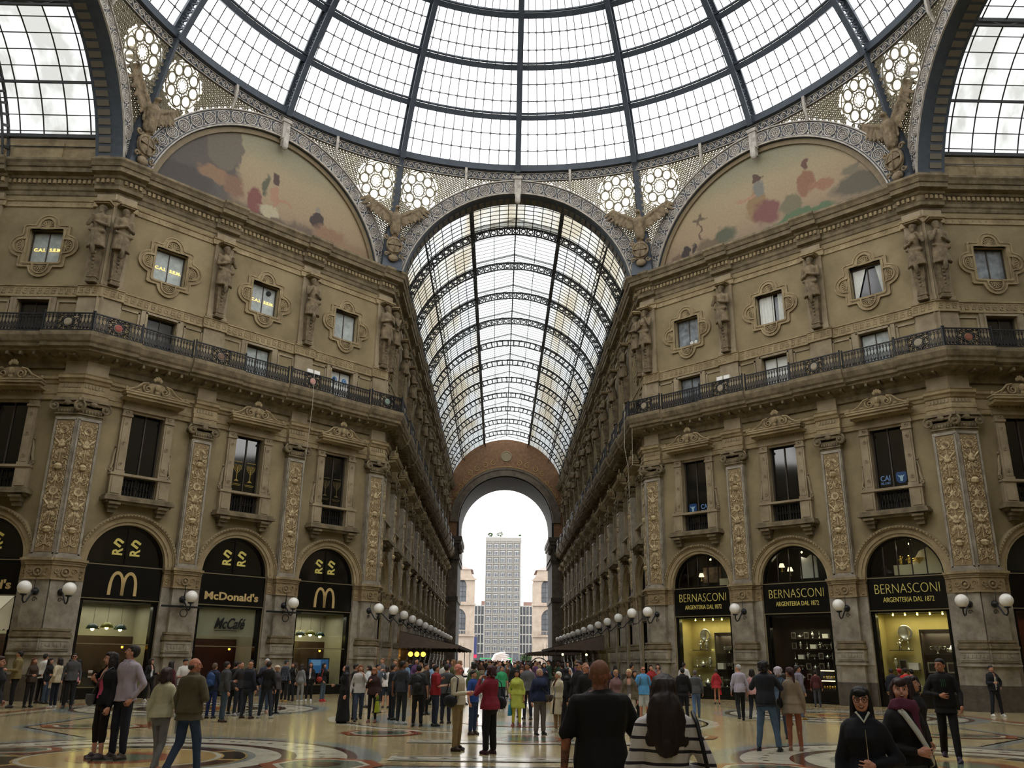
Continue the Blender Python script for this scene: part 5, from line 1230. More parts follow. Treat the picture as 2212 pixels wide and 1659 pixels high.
# right side arcade shop, far arcade shops
r = front('AR', 0, 'plain'); tag(r, 'dark shop front with red glow, first bay of the right side arcade', 'shop front')
room(r, BROWNFR, BROWNFR, .4, 3.7, 1.6); MB().box(-1.42, 1.42, .2, .22, .45, 3.7).build('window_pane', SHOPGL, r); area('interior_light', r, (0, 1, 3.5), 2, .5, 6, (1, .35, .2))
for f in ('NL', 'NR'):
    n = NB
    pr = None
    for i in range(n):
        r = front(f, i, 'plain'); tag(r, 'dark shop front, '+bpos(f, i), 'shop front'); MB().box(-1.42, 1.42, .2, .22, .42, 3.7).build('window_pane', NIGHTGL, r)
# awnings
CANV = mat('brown_awning_canvas', (104, 90, 80), .85, var=.15, vscale=2); CANVB = mat('cream_awning_canvas', (214, 206, 176), .8)
def awning(name, label, M, W_, D_, zt, zb, m):     # local: x along the wall, y outwards negative
    r = empty(name); r.matrix_world = M; tag(r, label, 'awning'); b = MB()
    b.add([(0, 0, zt), (W_, 0, zt), (W_, -D_, zb), (0, -D_, zb), (0, 0, zt-.03), (W_, 0, zt-.03), (W_, -D_, zb-.03), (0, -D_, zb-.03)], [(0, 1, 2, 3), (4, 7, 6, 5), (0, 3, 7, 4), (1, 5, 6, 2), (0, 4, 5, 1), (3, 2, 6, 7)])
    for x in (0, W_): b.add([(x, 0, zt), (x, -D_, zb), (x, 0, zb)], [(0, 1, 2)])
    b.build('canvas', m, r)
    b = MB()
    for (p, q) in (((0, -D_), (W_, -D_)), ((0, 0), (0, -D_)), ((W_, 0), (W_, -D_))):
        L_ = hypot(q[0]-p[0], q[1]-p[1]); n = max(3, int(L_/.3)); 
        for k in range(n):
            a, c = k/n, (k+1)/n; A = (p[0]+(q[0]-p[0])*a, p[1]+(q[1]-p[1])*a); B = (p[0]+(q[0]-p[0])*c, p[1]+(q[1]-p[1])*c); Mx = ((A[0]+B[0])/2, (A[1]+B[1])/2)
            b.add([(*A, zb), (*B, zb), (*B, zb-.16), (*Mx, zb-.24), (*A, zb-.16)], [(0, 1, 2, 3, 4)])
    b.build('scalloped_valance', m, r, fix=False)
    b = MB()
    for x in (.1, W_*.5, W_-.1): b.bar((x, -D_+.15, 0), (x, -D_+.15, zb), .05); b.bar((x, 0, zb+.1), (x, -D_+.1, zb-.02), .03)
    b.build('posts', IRONB, r); return r
awning('terrace_awning', 'brown scalloped terrace awning at the left wall of the far arcade', frame(-NW+.45, 28, RAD(90)), 27, 3.7, 3.3, 2.5, CANV)
awning('terrace_awning', 'brown scalloped terrace awning at the right wall of the far arcade', frame(NW-.45, 53, RAD(-90)), 17, 3.6, 3.45, 2.6, CANV)
awning('terrace_awning', 'farther brown terrace awning reaching into the far arcade on the right', frame(NW-.45, 76, RAD(-90)), 18, 4.6, 2.9, 2.4, CANV)
awning('shop_awning', 'cream shop awning at the left edge beneath the burger sign', frame(-YA-4.2, NW-.3, 0), 3.1, 1.6, 3.75, 2.7, CANVB)
for q, x in enumerate((-6.25, -5.85, -5.45)):
    r = empty('amber_lamp'); r.location = (x, 30, 1.95); tag(r, ['left', 'middle', 'right'][q]+' of three amber globe lamps under the left terrace awning', 'lamp', 'amber lamps of the terrace')
    MB().ball((0, 0, 0), .15, 12, 8).build('globe', BULBO, r, True); MB().bar((0, 0, .14), (0, 0, .7), .02).build('rod', IRONB, r)
for q, x in enumerate((3.9, 5.6)):
    r = empty('small_lamp'); r.location = (x, 37, 2.1); tag(r, ['left', 'right'][q]+' of two small lamps under the right terrace awning', 'lamp')
    MB().ball((0, 0, 0), .07, 8, 6).build('globe', BULB, r); MB().bar((0, 0, .06), (0, 0, .6), .02).build('rod', IRONB, r)
# loose cables hanging from the balconies
def cable(pts, label, rr=.012, m=None):
    o = MB().tube(pts, rr, 5).build('hanging_cable', m or mat('pale_cable', (170, 164, 150), .6)); tag(o, label, 'cable')
P_ = FACES['DL'] @ Vector((10.0, -1.35, 0))
cable([(P_.x, P_.y, 15.0), (P_.x+.05, P_.y, 13.5), (P_.x-.02, P_.y, 11.5), (P_.x-.1, P_.y, 10.2)], 'thin pale cable hanging from the left balcony railing')
P_ = Vector((NW-1.35, YA-.5, 0))
cable([(P_.x, P_.y, 15.0), (P_.x-.05, P_.y, 12.5), (P_.x+.12, P_.y, 11.4), (P_.x+.35, P_.y, 11.6), (P_.x+.4, P_.y, 14.6)], 'looped cable hanging from the right inner balcony corner')
cable([(P_.x+.1, P_.y, 11.4), (P_.x+.2, P_.y, 7), (P_.x+.5, P_.y-.0, .02)], 'long thin cable dropping below the right inner balcony corner', .008)
for f, i, nm in (('DL', 2, 'left'), ('DR', 1, 'right')):
    r = empty('floodlight'); r.matrix_world = at(f, PX4[2 if nm == 'left' else 1]+.1, .95, 15.12); tag(r, f'twin floodlight on the {nm} balcony railing', 'floodlight')
    for s in (-1, 1): MB().box(s*.2-.16, s*.2+.16, -.05, .06, 0, .2).build('lamp_head', GLOBEM, r)
    MB().box(-.3, .3, .0, .04, -.1, .02).build('mount', IRONB, r)
# ================================================================ figures: one continuous skin per body, clothes and hair as parts
def capsule(b, p0, p1, r0, r1, n=10, fx=1.0, mi=0):
    p0, p1 = Vector(p0), Vector(p1); d = (p1-p0); L = d.length or 1e-4; d = d/L
    if L < 1e-3: d = Vector((0, 0, 1))
    pts = [p0-d*r0*.92, p0-d*r0*.6, p0, p0.lerp(p1, .5), p1, p1+d*r1*.6, p1+d*r1*.92]; rs = [r0*.35, r0*.8, r0, (r0+r1)/2, r1, r1*.8, r1*.35]
    b.tube(pts, rs, n, False, mi, flat=fx)
def rings(b, rs, n=20, power=2.3):      # (z, rx, ry, yoff[, xoff])
    vs = []
    for r in rs:
        z, rx, ry, yo = r[:4]; xo = r[4] if len(r) > 4 else 0
        for i in range(n):
            a = 2*pi*i/n; c, s = cos(a), sin(a); vs.append((xo+rx*math.copysign(abs(c)**(2/power), c), yo+ry*math.copysign(abs(s)**(2/power), s), z))
    fs = [(j*n+i, j*n+(i+1) % n, (j+1)*n+(i+1) % n, (j+1)*n+i) for j in range(len(rs)-1) for i in range(n)]
    fs += [tuple(range(n))[::-1], tuple((len(rs)-1)*n+i for i in range(n))]
    b.add(vs, fs)
def remesh(b, name, m, vox, sm=2, fold=0, fscale=9, cut=None, zf=.45):
    me = bpy.data.meshes.new(name); me.from_pydata(b.v, [], b.f)
    bb = bmesh.new(); bb.from_mesh(me); bmesh.ops.recalc_face_normals(bb, faces=bb.faces); bb.to_mesh(me); bb.free()
    ob = bpy.data.objects.new(name, me); md = ob.modifiers.new('r', 'REMESH'); md.mode = 'VOXEL'; md.voxel_size = vox
    if sm: s = ob.modifiers.new('s', 'SMOOTH'); s.iterations = sm; s.factor = .5
    out = evaluate(ob); bpy.data.meshes.remove(me)
    if fold:
        out.update(); nrm = [Vector(v.normal) for v in out.vertices]
        for v, n in zip(out.vertices, nrm):
            p = Vector(v.co); q = Vector((p.x*fscale, p.y*fscale, p.z*fscale*zf)); k = noise.noise(q)+.5*noise.noise(q*2.3+Vector((3, 1, 7))); v.co = p+n*k*fold
    if cut:
        bb = bmesh.new(); bb.from_mesh(out); bmesh.ops.delete(bb, geom=[v for v in bb.verts if cut(v.co)], context='VERTS'); bb.to_mesh(out); bb.free()
    out.name = name; out.materials.clear(); out.materials.append(m); out.polygons.foreach_set('use_smooth', [True]*len(out.polygons)); return out
def part(name, me, par): o = bpy.data.objects.new(name, me); C.objects.link(o); o.parent = par; return o
ARMS = {   # elbow and wrist relative to the shoulder, x outward, -y forward
 'down': ((.05, .02, -.28), (.07, -.05, -.53)), 'hip': ((.2, .09, -.22), (.08, -.03, -.41)), 'pocket': ((.1, .06, -.27), (.02, -.06, -.49)),
 'face': ((.05, -.11, -.25), (-.075, -.17, -.01)), 'ear': ((.14, -.08, -.22), (-.06, -.06, .1)), 'camera': ((.1, -.14, -.2), (-.07, -.22, .06)), 'fwd': ((.04, -.02, -.28), (.0, -.28, -.26)),
 'cross': ((.05, -.03, -.27), (-.2, -.2, -.22)), 'cup': ((.06, -.0, -.27), (-.08, -.2, -.1)), 'back': ((.07, .08, -.27), (-.1, .14, -.45)), 'wf': ((.05, -.07, -.27), (.04, -.22, -.47)),
 'wb': ((.05, .11, -.26), (.06, .1, -.52)), 'out': ((.14, -.12, -.22), (.16, -.36, -.12)), 'bag': ((.06, .04, -.27), (.02, -.1, -.46)), 'link': ((.1, .0, -.27), (-.12, -.2, -.3)), 'up': ((.1, -.16, -.08), (-.0, -.26, .16))}
TORSO = {'m': [(.84, .13, .1, 0), (.9, .158, .118, .005), (.98, .16, .118, .008), (1.06, .148, .108, 0), (1.14, .146, .106, 0), (1.24, .162, .115, 0), (1.33, .178, .12, 0), (1.4, .178, .11, .005), (1.44, .15, .092, .01), (1.475, .085, .07, .012), (1.5, .055, .058, .01)],
 'f': [(.84, .13, .105, .005), (.88, .165, .125, .01), (.96, .168, .122, .01), (1.04, .14, .1, 0), (1.12, .122, .09, -.002), (1.2, .135, .1, -.008), (1.28, .15, .122, -.018), (1.36, .152, .108, -.004), (1.41, .138, .088, .005), (1.445, .1, .07, .01), (1.48, .05, .052, .01)]}
def wave_mat(name, c1, c2, axis, scale, pos):
    m = bpy.data.materials.new(name); m.use_nodes = True; nt = m.node_tree; N = nt.nodes; L = nt.links; b = N['Principled BSDF']; b.inputs['Roughness'].default_value = .85
    tc = N.new('ShaderNodeTexCoord'); cur = None
    for ax in axis:
        w = N.new('ShaderNodeTexWave'); w.wave_type = 'BANDS'; w.bands_direction = ax; w.inputs['Scale'].default_value = scale; w.inputs['Distortion'].default_value = .6; w.inputs['Detail Scale'].default_value = 1
        L.new(tc.outputs['Object'], w.inputs['Vector']); r = N.new('ShaderNodeValToRGB'); r.color_ramp.interpolation = 'CONSTANT'; r.color_ramp.elements[0].color = (*lin(c2), 1); r.color_ramp.elements[1].position = pos; r.color_ramp.elements[1].color = (*lin(c1), 1)
        L.new(w.outputs['Fac'], r.inputs[0])
        if cur is None: cur = r.outputs[0]
        else: mx = N.new('ShaderNodeMixRGB'); mx.blend_type = 'MULTIPLY'; mx.inputs[0].default_value = .8; L.new(cur, mx.inputs[1]); L.new(r.outputs[0], mx.inputs[2]); cur = mx.outputs[0]
    L.new(cur, b.inputs['Base Color']); return m
MK = {'stripe_h': wave_mat('striped_sweater', (200, 196, 194), (40, 34, 44), 'Z', 3.9, .14), 'stripe_v': wave_mat('pinstriped_shirt', (186, 182, 196), (120, 116, 140), 'X', 12, .35), 'plaid': wave_mat('plaid_shirt', (130, 138, 150), (40, 46, 60), 'XZ', 5, .4),
      'tattoo': mat('tattooed_skin', (176, 112, 88), .6, rgb2=(62, 50, 50), vscale=16)}
def person(nm_label, x, y, face, H=1.7, sex='m', top=(60, 60, 60), trou=(40, 44, 54), shoe=(30, 28, 28), hair=(30, 22, 18), skin=(190, 140, 115), hs='short', arms=('down', 'down'), legs='stand', sleeve='long', hem=.86, jacket=None, fat=1.0, skirt=None, tk='reg', look=0, nod=0, group=None, hi=0, cat='person', vox=None, lean=0, extras=None, inner=None, tleg=None, topm=None, trm=None, cut=.0, toff=0, tlen=.12, skm=None):
    root = empty('person', (x, y, 0), RAD(face)); root.scale = (H/1.75,)*3
    if lean: root.rotation_euler.x = RAD(lean)
    tag(root, nm_label, cat, group)
    T = TORSO[sex]; v1 = vox or (.0066 if hi else .015); v2 = vox or (.011 if hi else .017); v3 = v2
    sw = .195 if sex == 'm' else .168
    if fat > 1: sw += (fat-1)*.12
    SH = {s: Vector((s*sw, .01, 1.395 if sex == 'm' else 1.37)) for s in (-1, 1)}
    EL, WR = {}, {}
    for s, a in ((-1, arms[0]), (1, arms[1])):
        e, w = ARMS[a]; EL[s] = SH[s]+Vector((s*e[0], e[1], e[2])); WR[s] = SH[s]+Vector((s*w[0], w[1], w[2]))
    if legs == 'stand': LG = {s: ((s*.085, 0, .9), (s*.1, -.015, .49), (s*.11, .01, .085)) for s in (-1, 1)}
    elif legs == 'wide': LG = {s: ((s*.09, 0, .9), (s*.15, -.02, .49), (s*.2, .01, .085)) for s in (-1, 1)}
    elif legs == 'walk': LG = {-1: ((-.085, 0, .9), (-.09, -.13, .5), (-.09, -.2, .09)), 1: ((.085, 0, .9), (.09, .04, .48), (.09, .26, .14))}
    elif legs == 'walk2': LG = {1: ((.085, 0, .9), (.09, -.13, .5), (.09, -.2, .09)), -1: ((-.085, 0, .9), (-.09, .04, .48), (-.09, .26, .14))}
    elif legs == 'tight': LG = {s: ((s*.08, 0, .9), (s*.07, -.02, .49), (s*.06, .01+s*.03, .085)) for s in (-1, 1)}
    elif legs == 'relax': LG = {-1: ((-.085, 0, .9), (-.1, .0, .49), (-.1, .02, .085)), 1: ((.085, 0, .9), (.15, -.08, .5), (.17, -.1, .085))}
    drop = .03 if fat < 1.1 else .05
    def hd(p):    # head turn about the neck
        p = Vector(p)-Vector((0, .01, 1.52)); return Matrix.Rotation(RAD(look), 3, 'Z') @ Matrix.Rotation(RAD(-nod), 3, 'X') @ p+Vector((0, .01, 1.52-drop))
    def hball(b, c, r, nu=12, nv=8):
        k = len(b.v); b.ball(c, r, nu, nv)
        for i in range(k, len(b.v)): b.v[i] = tuple(hd(b.v[i]))
    SK = MK['tattoo'] if skm else mat('skin_%d_%d_%d' % skin, skin, .6, var=.06, vscale=8)
    # ---- body
    b = MB(); rings(b, [(z, rx*.9, ry*.86, yo) for z, rx, ry, yo in T], 16)
    capsule(b, (0, .015, 1.45), (0, .0, 1.55), (.058 if sex == 'm' else .045)*fat, (.053 if sex == 'm' else .042)*fat**.7)
    hball(b, (0, .012, 1.645), (.076, .094, .1)); hball(b, (0, -.022, 1.59), (.058, .062, .068)); hball(b, (0, -.055, 1.555), (.03, .028, .025)); hball(b, (0, -.05, 1.665), (.06, .035, .03))
    for s in (-1, 1): hball(b, (s*.035, -.058, 1.602), (.028, .024, .03)); hball(b, (s*.078, .01, 1.625), (.012, .02, .03))
    k = len(b.v); capsule(b, (0, -.088, 1.645), (0, -.102, 1.608), .010, .0135, 8)
    for i in range(k, len(b.v)): b.v[i] = tuple(hd(b.v[i]))
    for s in (-1, 1):
        capsule(b, SH[s]+Vector((-s*.03, 0, -.012)), EL[s], .04*fat**.5, .036*fat**.4); capsule(b, EL[s], WR[s], .037*fat**.4, .025)
        d = (WR[s]-EL[s]).normalized(); side = Vector((s, 0, 0))-d*d.dot(Vector((s, 0, 0)))
        if side.length < .3: side = Vector((0, -1, 0))-d*d.dot(Vector((0, -1, 0)))
        nrm = side.normalized()              # back of the hand faces outward
        acr = d.cross(nrm)                  # across the knuckles
        W0 = WR[s]; palm = W0+d*.055
        capsule(b, W0+d*.01, W0+d*.05, .025, .03, 8); 
        for q in range(4):
            o = acr*(q-1.5)*.0195; sp = acr*(q-1.5)*.0055; L = (.055, .068, .062, .046)[q]
            K0 = W0+d*.075+o; K1 = K0+d*L*.55-nrm*.01+sp; K2 = K1+d*L*.35-nrm*.026+sp*.5; K3 = K2-nrm*.022
            capsule(b, W0+d*.03+o*.7, K0, .015, .011, 7)
            capsule(b, K0, K1, .0092, .0085, 7); capsule(b, K1, K2, .0085, .0078, 7); capsule(b, K2, K3, .0078, .007, 7)
        fw = acr if acr.y < 0 or abs(acr.y) < .3 and acr.z > 0 else -acr
        T0 = W0+d*.03+fw*.022; T1 = T0+d*.03+fw*.025-nrm*.012; capsule(b, T0, T1, .013, .0105, 7); capsule(b, T1, T1+d*.03+fw*.002-nrm*.01, .0105, .009, 7)
        h, kn, an = [Vector(p) for p in LG[s]]
        capsule(b, h, kn, .08, .052); capsule(b, kn, an, .05, .035); capsule(b, kn.lerp(an, .25)+Vector((0, .018, 0)), kn.lerp(an, .5), .045, .035)
        capsule(b, an+Vector((0, .02, -.045)), an+Vector((0, -.08, -.058)), .022, .016)
    body = part('body', remesh(b, 'body', SK, v1, 2 if not hi else 1), root)
    # ---- top garment
    j = jacket or 0; t = .014+j*.014; HM = hem
    TR = [(z, rx*fat+t+(.012 if z < 1.1 else 0), ry*fat**1.3+t+(.016 if z < 1.1 else 0), yo) for z, rx, ry, yo in T if z > max(HM, .87)+.02 and z < 1.46]
    base = [r for r in T if r[0] <= max(HM, .87)+.02][-1]
    low = []
    if HM < .86:       # long garments hang and flare
        for q in range(6):
            f_ = q/5; z = HM+(.95-HM)*f_; fl = (1-f_)*(skirt or .35); low.append((z, (base[1]*fat+t)*(1+fl), (base[2]*fat+t)*(1+fl), base[3]))
    else: low.append((HM, max(base[1], .168)*fat+t+.016, max(base[2], .128)*fat**1.3+t+.016, base[3]))
    b = MB(); rings(b, low+TR+[(1.46 if sex == 'm' else 1.435, .098+t*.5, .076+t*.5, .012), (1.505 if j else 1.49, .064+t*.4, .064+t*.4, .006)], 20)
    for s in (-1, 1):
        capsule(b, SH[s]+Vector((-s*.04, 0, -.008)), SH[s].lerp(EL[s], 1 if sleeve != 'short' else .8), .053*fat**.6+t*.6, (.044 if sleeve != 'short' else .056)*fat**.4+t*.5)
        if sleeve == 'long': capsule(b, EL[s], EL[s].lerp(WR[s], .93), .045+t*.4, .033+t*.4)
        if sleeve == 'mid': capsule(b, EL[s], EL[s].lerp(WR[s], .45), .05+t*.4, .042+t*.4)
    if j: capsule(b, (-.05, -.02, 1.475), (.05, -.02, 1.475), .03, .03); capsule(b, (-.05, .05, 1.485), (.05, .05, 1.485), .032, .032)
    TM = MK[topm] if topm else mat('cloth_%d_%d_%d' % tuple(top), top, .85, var=.12, vscale=5)
    cf = (lambda v: v.y < -.02 and abs(v.x) < cut*(1 if v.z < 1.3 else 1.0) and v.z < 1.5) if cut else None
    part('jacket' if j else ('dress' if HM < .7 else 'shirt'), remesh(b, 'top', TM, v2, 2, .012 if hi else .014, 9, cf), root)
    if inner:
        b = MB(); rings(b, [(z, rx*fat+.006, ry*fat**1.3+.008, yo) for z, rx, ry, yo in T if .88 < z < (1.36 if hs else 1.4)], 16)
        part('undershirt', remesh(b, 'inner', mat('cloth_%d_%d_%d' % tuple(inner), inner, .85, var=.08, vscale=5), v3, 1, .006), root)
    # ---- legs
    if tk != 'none':
        b = MB(); w = {'slim': .004, 'reg': .014, 'wide': .026, 'shorts': .03}[tk]; end = {'shorts': .56}.get(tk, tlen)
        rings(b, [(.77, .12*fat+w*.4, .085, .005), (.83, .15*fat+w*.4, .115*fat+w*.4, .005), (.9, (.162 if sex == 'm' else .17)*fat+w*.5, .122*fat+w*.5, .008), (1.0, .156*fat+w*.3, .118*fat+w*.3, .006), (1.03, .15*fat, .11*fat, .004)], 16)
        for s in (-1, 1):
            h, kn, an = [Vector(p) for p in LG[s]]
            if tk == 'shorts': capsule(b, h, h.lerp(kn, .8), .092*fat**.5, .086)
            else:
                f_ = min(1, (kn.z-end)/(kn.z-an.z)); e = kn.lerp(an, f_); capsule(b, h, kn, .086*fat**.5+w*.3, .06+w*.8); capsule(b, kn, e, .058+w*.8, .042+w)
                capsule(b, kn.lerp(an, .2)+Vector((0, .015, 0)), kn.lerp(an, .5), .052+w*.7, .044+w*.7)
        part('trousers' if tk != 'shorts' else 'shorts', remesh(b, 'trousers', trm or mat('cloth_%d_%d_%d' % tuple(trou), trou, .85, var=.15, vscale=6), v3, 2, .008, 11), root)
    for s in (-1, 1):
        b = MB(); h, kn, an = [Vector(p) for p in LG[s]]; z = an.z-.085
        rot = Vector((s*.02, 0, 0)); capsule(b, an+Vector((0, .035, -.045)), an+Vector((s*.02, -.12, -.052)), .043, .036, 10); capsule(b, an+Vector((0, .0, -.03)), an+Vector((0, -.05, -.015)), .046, .044, 8)
        b.box(an.x-.035, an.x+.045, an.y-.15, an.y+.07, an.z-.085, an.z-.06)
        part('shoe', remesh(b, 'shoe', mat('leather_%d_%d_%d' % tuple(shoe), shoe, .5), max(v3, .012), 1), root)
    # ---- hair or headwear
    b = MB(); HB = lambda c, r: hball(b, c, r)
    if hs in ('short', 'long', 'bob', 'pony', 'curly', 'bangs', 'wavy'):
        g = .012 if hs == 'curly' else 0
        HB((0, .016, 1.69), (.08+g, .094+g, .066+g)); HB((0, .045, 1.65), (.083+g, .072+g, .095+g))
        for s in (-1, 1): HB((s*.066, .02, 1.66), (.02+g, .045, .045+g))
        if hs != 'short': HB((0, -.04, 1.715), (.07, .045, .03))
        if hs == 'bangs': HB((0, -.078, 1.69), (.064, .02, .036))
        if hs == 'curly':
            for q in range(16): a = q*2.4; HB((.085*cos(a), .03+.075*sin(a), 1.64+.07*sin(q*1.7)), (.036,)*3)
        if hs in ('long', 'bangs', 'bob', 'wavy'):
            zb = {'bob': 1.52, 'long': 1.38, 'bangs': 1.36, 'wavy': 1.25}[hs]; wv = 1.4 if hs == 'wavy' else 1
            if hs == 'wavy': b.ball((0, .125, 1.4), (.135, .075, .2), 14, 10)
            k = len(b.v); capsule(b, (0, .055, 1.66), (0, .11 if hs == 'wavy' else .085, zb), .085, .062*wv, 12, 1); capsule(b, (-.05, .05, 1.6), (-.06*wv, .07, zb+.03), .05, .05*wv); capsule(b, (.05, .05, 1.6), (.06*wv, .07, zb+.03), .05, .05*wv)
            for s in (-1, 1): capsule(b, (s*.074, .0, 1.66), (s*.085, .0, max(zb, 1.42)), .022, .03)
            for i in range(k, len(b.v)):
                p = Vector(b.v[i]); q = hd(p); f_ = min(1, max(0, (p.z-1.4)/.12)); b.v[i] = tuple(p.lerp(q, f_))
        if hs == 'pony': k = len(b.v); capsule(b, (0, .11, 1.68), (0, .13, 1.4), .035, .022); b.v[k:] = [tuple(hd(v)) for v in b.v[k:]]
    elif hs == 'bald': HB((0, .06, 1.61), (.076, .05, .05)); [HB((s*.07, .03, 1.62), (.014, .045, .03)) for s in (-1, 1)]
    elif hs == 'shaved': HB((0, .02, 1.665), (.077, .092, .084))
    elif hs == 'hood':
        HB((0, .025, 1.645), (.098, .1, .12)); capsule(b, (0, .03, 1.6), (0, .02, 1.44), .09, .13, 12); capsule(b, (-.1, .01, 1.42), (.1, .01, 1.42), .09, .09)
    elif hs == 'cap': HB((0, .012, 1.69), (.086, .1, .06)); HB((0, -.1, 1.685), (.06, .05, .012)); HB((0, .055, 1.63), (.08, .05, .06))
    elif hs == 'hat': HB((0, .01, 1.7), (.09, .1, .06)); HB((0, .01, 1.675), (.13, .14, .012)); HB((0, .055, 1.62), (.08, .05, .07))
    cutf = None
    if hs == 'hood': cutf = (lambda v: v.y < -.045 and 1.54 < v.z < 1.73 and abs(v.x) < .062)
    if b.v: part({'hood': 'headscarf', 'cap': 'cap', 'hat': 'hat'}.get(hs, 'hair'), remesh(b, 'hair', mat('hair_%d_%d_%d' % tuple(hair), hair, .6 if hs != 'shaved' else .75, var=.25, vscale=30), (vox or (.011 if hi else .016)), 1, .009 if hs not in ('short', 'bald', 'shaved', 'hood', 'cap', 'hat') else .003, 34, cutf, .1), root)
    # ---- face details
    if not vox or vox < .019:
        b = MB(); m_ = mat('eye_white', (186, 176, 166), .4), mat('eye_dark', (34, 24, 20), .3)
        for s in (-1, 1):
            k = len(b.v); b.ball((s*.03, -.078, 1.637), (.011, .008, .0058), 8, 6, 0); b.ball((s*.03, -.0845, 1.637), (.006, .004, .0058), 6, 5, 1)
            b.tube([(s*.014, -.091, 1.6595), (s*.032, -.09, 1.661), (s*.05, -.08, 1.656)], .0035, 5, mi=1)
            b.v[k:] = [tuple(hd(v)) for v in b.v[k:]]
        b.build('eyes', list(m_), body)
        b = MB(); b.tube([(-.024, -.078, 1.578), (-.01, -.086, 1.577), (.01, -.086, 1.577), (.024, -.078, 1.578)], .006, 6)
        if extras and 'laugh' in extras: b.ball((0, -.082, 1.572), (.022, .012, .014), 8, 6); k = len(b.v); b.ball((0, -.088, 1.577), (.017, .009, .006), 8, 5, 1)
        b.v = [tuple(hd(v)) for v in b.v]; b.build('mouth', [mat('lips', (140, 70, 64), .5), mat('teeth', (210, 204, 192), .4)], body)
        if extras and ('glasses' in extras or 'sunglasses' in extras):
            b = MB()
            for s in (-1, 1): b.torus((s*.032, -.1, 1.636), .023, .003, 12, 4); b.tube([(s*.055, -.098, 1.64), (s*.08, .01, 1.64)], .003, 4)
            b.tube([(-.01, -.1, 1.64), (.01, -.1, 1.64)], .003, 4)
            if 'sunglasses' in extras: [b.ball((s*.032, -.1, 1.636), (.022, .004, .018), 10, 6) for s in (-1, 1)]
            b.v = [tuple(hd(v)) for v in b.v]; b.build('glasses', BLACKM, root)
    root['_h'] = H
    del root['_h']
    return root, WR, SH
def LW(root, loc=(0, 0, 0), rz=0):
    s = root.scale[0]; return Matrix.Translation(root.location) @ Matrix.Rotation(root.rotation_euler.z, 4, 'Z') @ Matrix.Scale(s, 4) @ Matrix.Translation(Vector(loc)) @ Matrix.Rotation(rz, 4, 'Z')
def bag(kind, P, col, label, side=1, where=None):
    root, WR, SH = P; s = side; m_ = mat('bag_%d_%d_%d' % tuple(col), col, .55, var=.15)
    nm = {'shoulder': 'shoulder_bag', 'hand': 'handbag', 'shop': 'shopping_bag', 'pack': 'backpack', 'cross': 'crossbody_bag'}[kind]
    r = empty(nm); r.matrix_world = LW(root); tag(r, label, 'bag'); b = MB(); st = MB()
    if kind == 'shoulder':
        c = Vector((s*.27, .06, .98)); b.ball(c, (.07, .16, .13), 12, 8); b.box(c.x-.04, c.x+.04, c.y-.13, c.y+.13, c.z-.02, c.z+.08)
        st.tube([c+Vector((0, -.12, .06)), SH[s]+Vector((s*.02, -.09, .03)), SH[s]+Vector((s*.0, -.0, .085)), SH[s]+Vector((s*.02, .1, .02)), c+Vector((0, .12, .06))], .014, 6)
    elif kind == 'cross':
        c = Vector((s*.2, -.15, .93)); b.ball(c, (.13, .05, .1), 12, 8); b.box(c.x-.12, c.x+.12, c.y-.03, c.y+.03, c.z, c.z+.1)
        q = -s; st.tube([c+Vector((0, 0, .08)), (0, -.165, 1.2), (q*.1, -.13, 1.38), (q*.13, 0, 1.47), (q*.05, .14, 1.3), (s*.16, .12, 1.05), c+Vector((s*.06, .1, .06))], .012, 6)
    elif kind in ('shop', 'hand'):
        w = WR[s]; c = w+Vector((0, -.0, -.42 if kind == 'shop' else -.34)); hw, hh, hd_ = (.13, .17, .06) if kind == 'shop' else (.12, .11, .06)
        b.add([(c.x-.06, c.y-hw, c.z-hh), (c.x+.06, c.y-hw, c.z-hh), (c.x+.06, c.y+hw, c.z-hh), (c.x-.06, c.y+hw, c.z-hh), (c.x-.03, c.y-hw*.9, c.z+hh), (c.x+.03, c.y-hw*.9, c.z+hh), (c.x+.03, c.y+hw*.9, c.z+hh), (c.x-.03, c.y+hw*.9, c.z+hh)], [(0, 3, 2, 1), (4, 5, 6, 7), (0, 1, 5, 4), (1, 2, 6, 5), (2, 3, 7, 6), (3, 0, 4, 7)])
        for e in (-.03, .03): st.tube([(c.x+e, c.y-hw*.6, c.z+hh), (w.x+e*.3, w.y-.03, w.z-.06), (w.x+e*.3, w.y+.03, w.z-.06), (c.x+e, c.y+hw*.6, c.z+hh)], .008, 5)
    elif kind == 'pack':
        b.ball((0, .21, 1.2), (.15, .09, .23), 12, 10); b.ball((0, .28, 1.1), (.11, .05, .11), 10, 8); b.box(-.12, .12, .14, .26, 1.02, 1.34)
        for q in (-1, 1): st.tube([(q*.1, .13, 1.4), (q*.11, .0, 1.475), (q*.12, -.13, 1.36), (q*.14, -.12, 1.2), (q*.15, .1, 1.05)], .017, 5)
    me = remesh(b, 'bag', m_, .015, 2, .004, 14); part('bag_body', me, r); st.build('strap', m_, r, True); return r

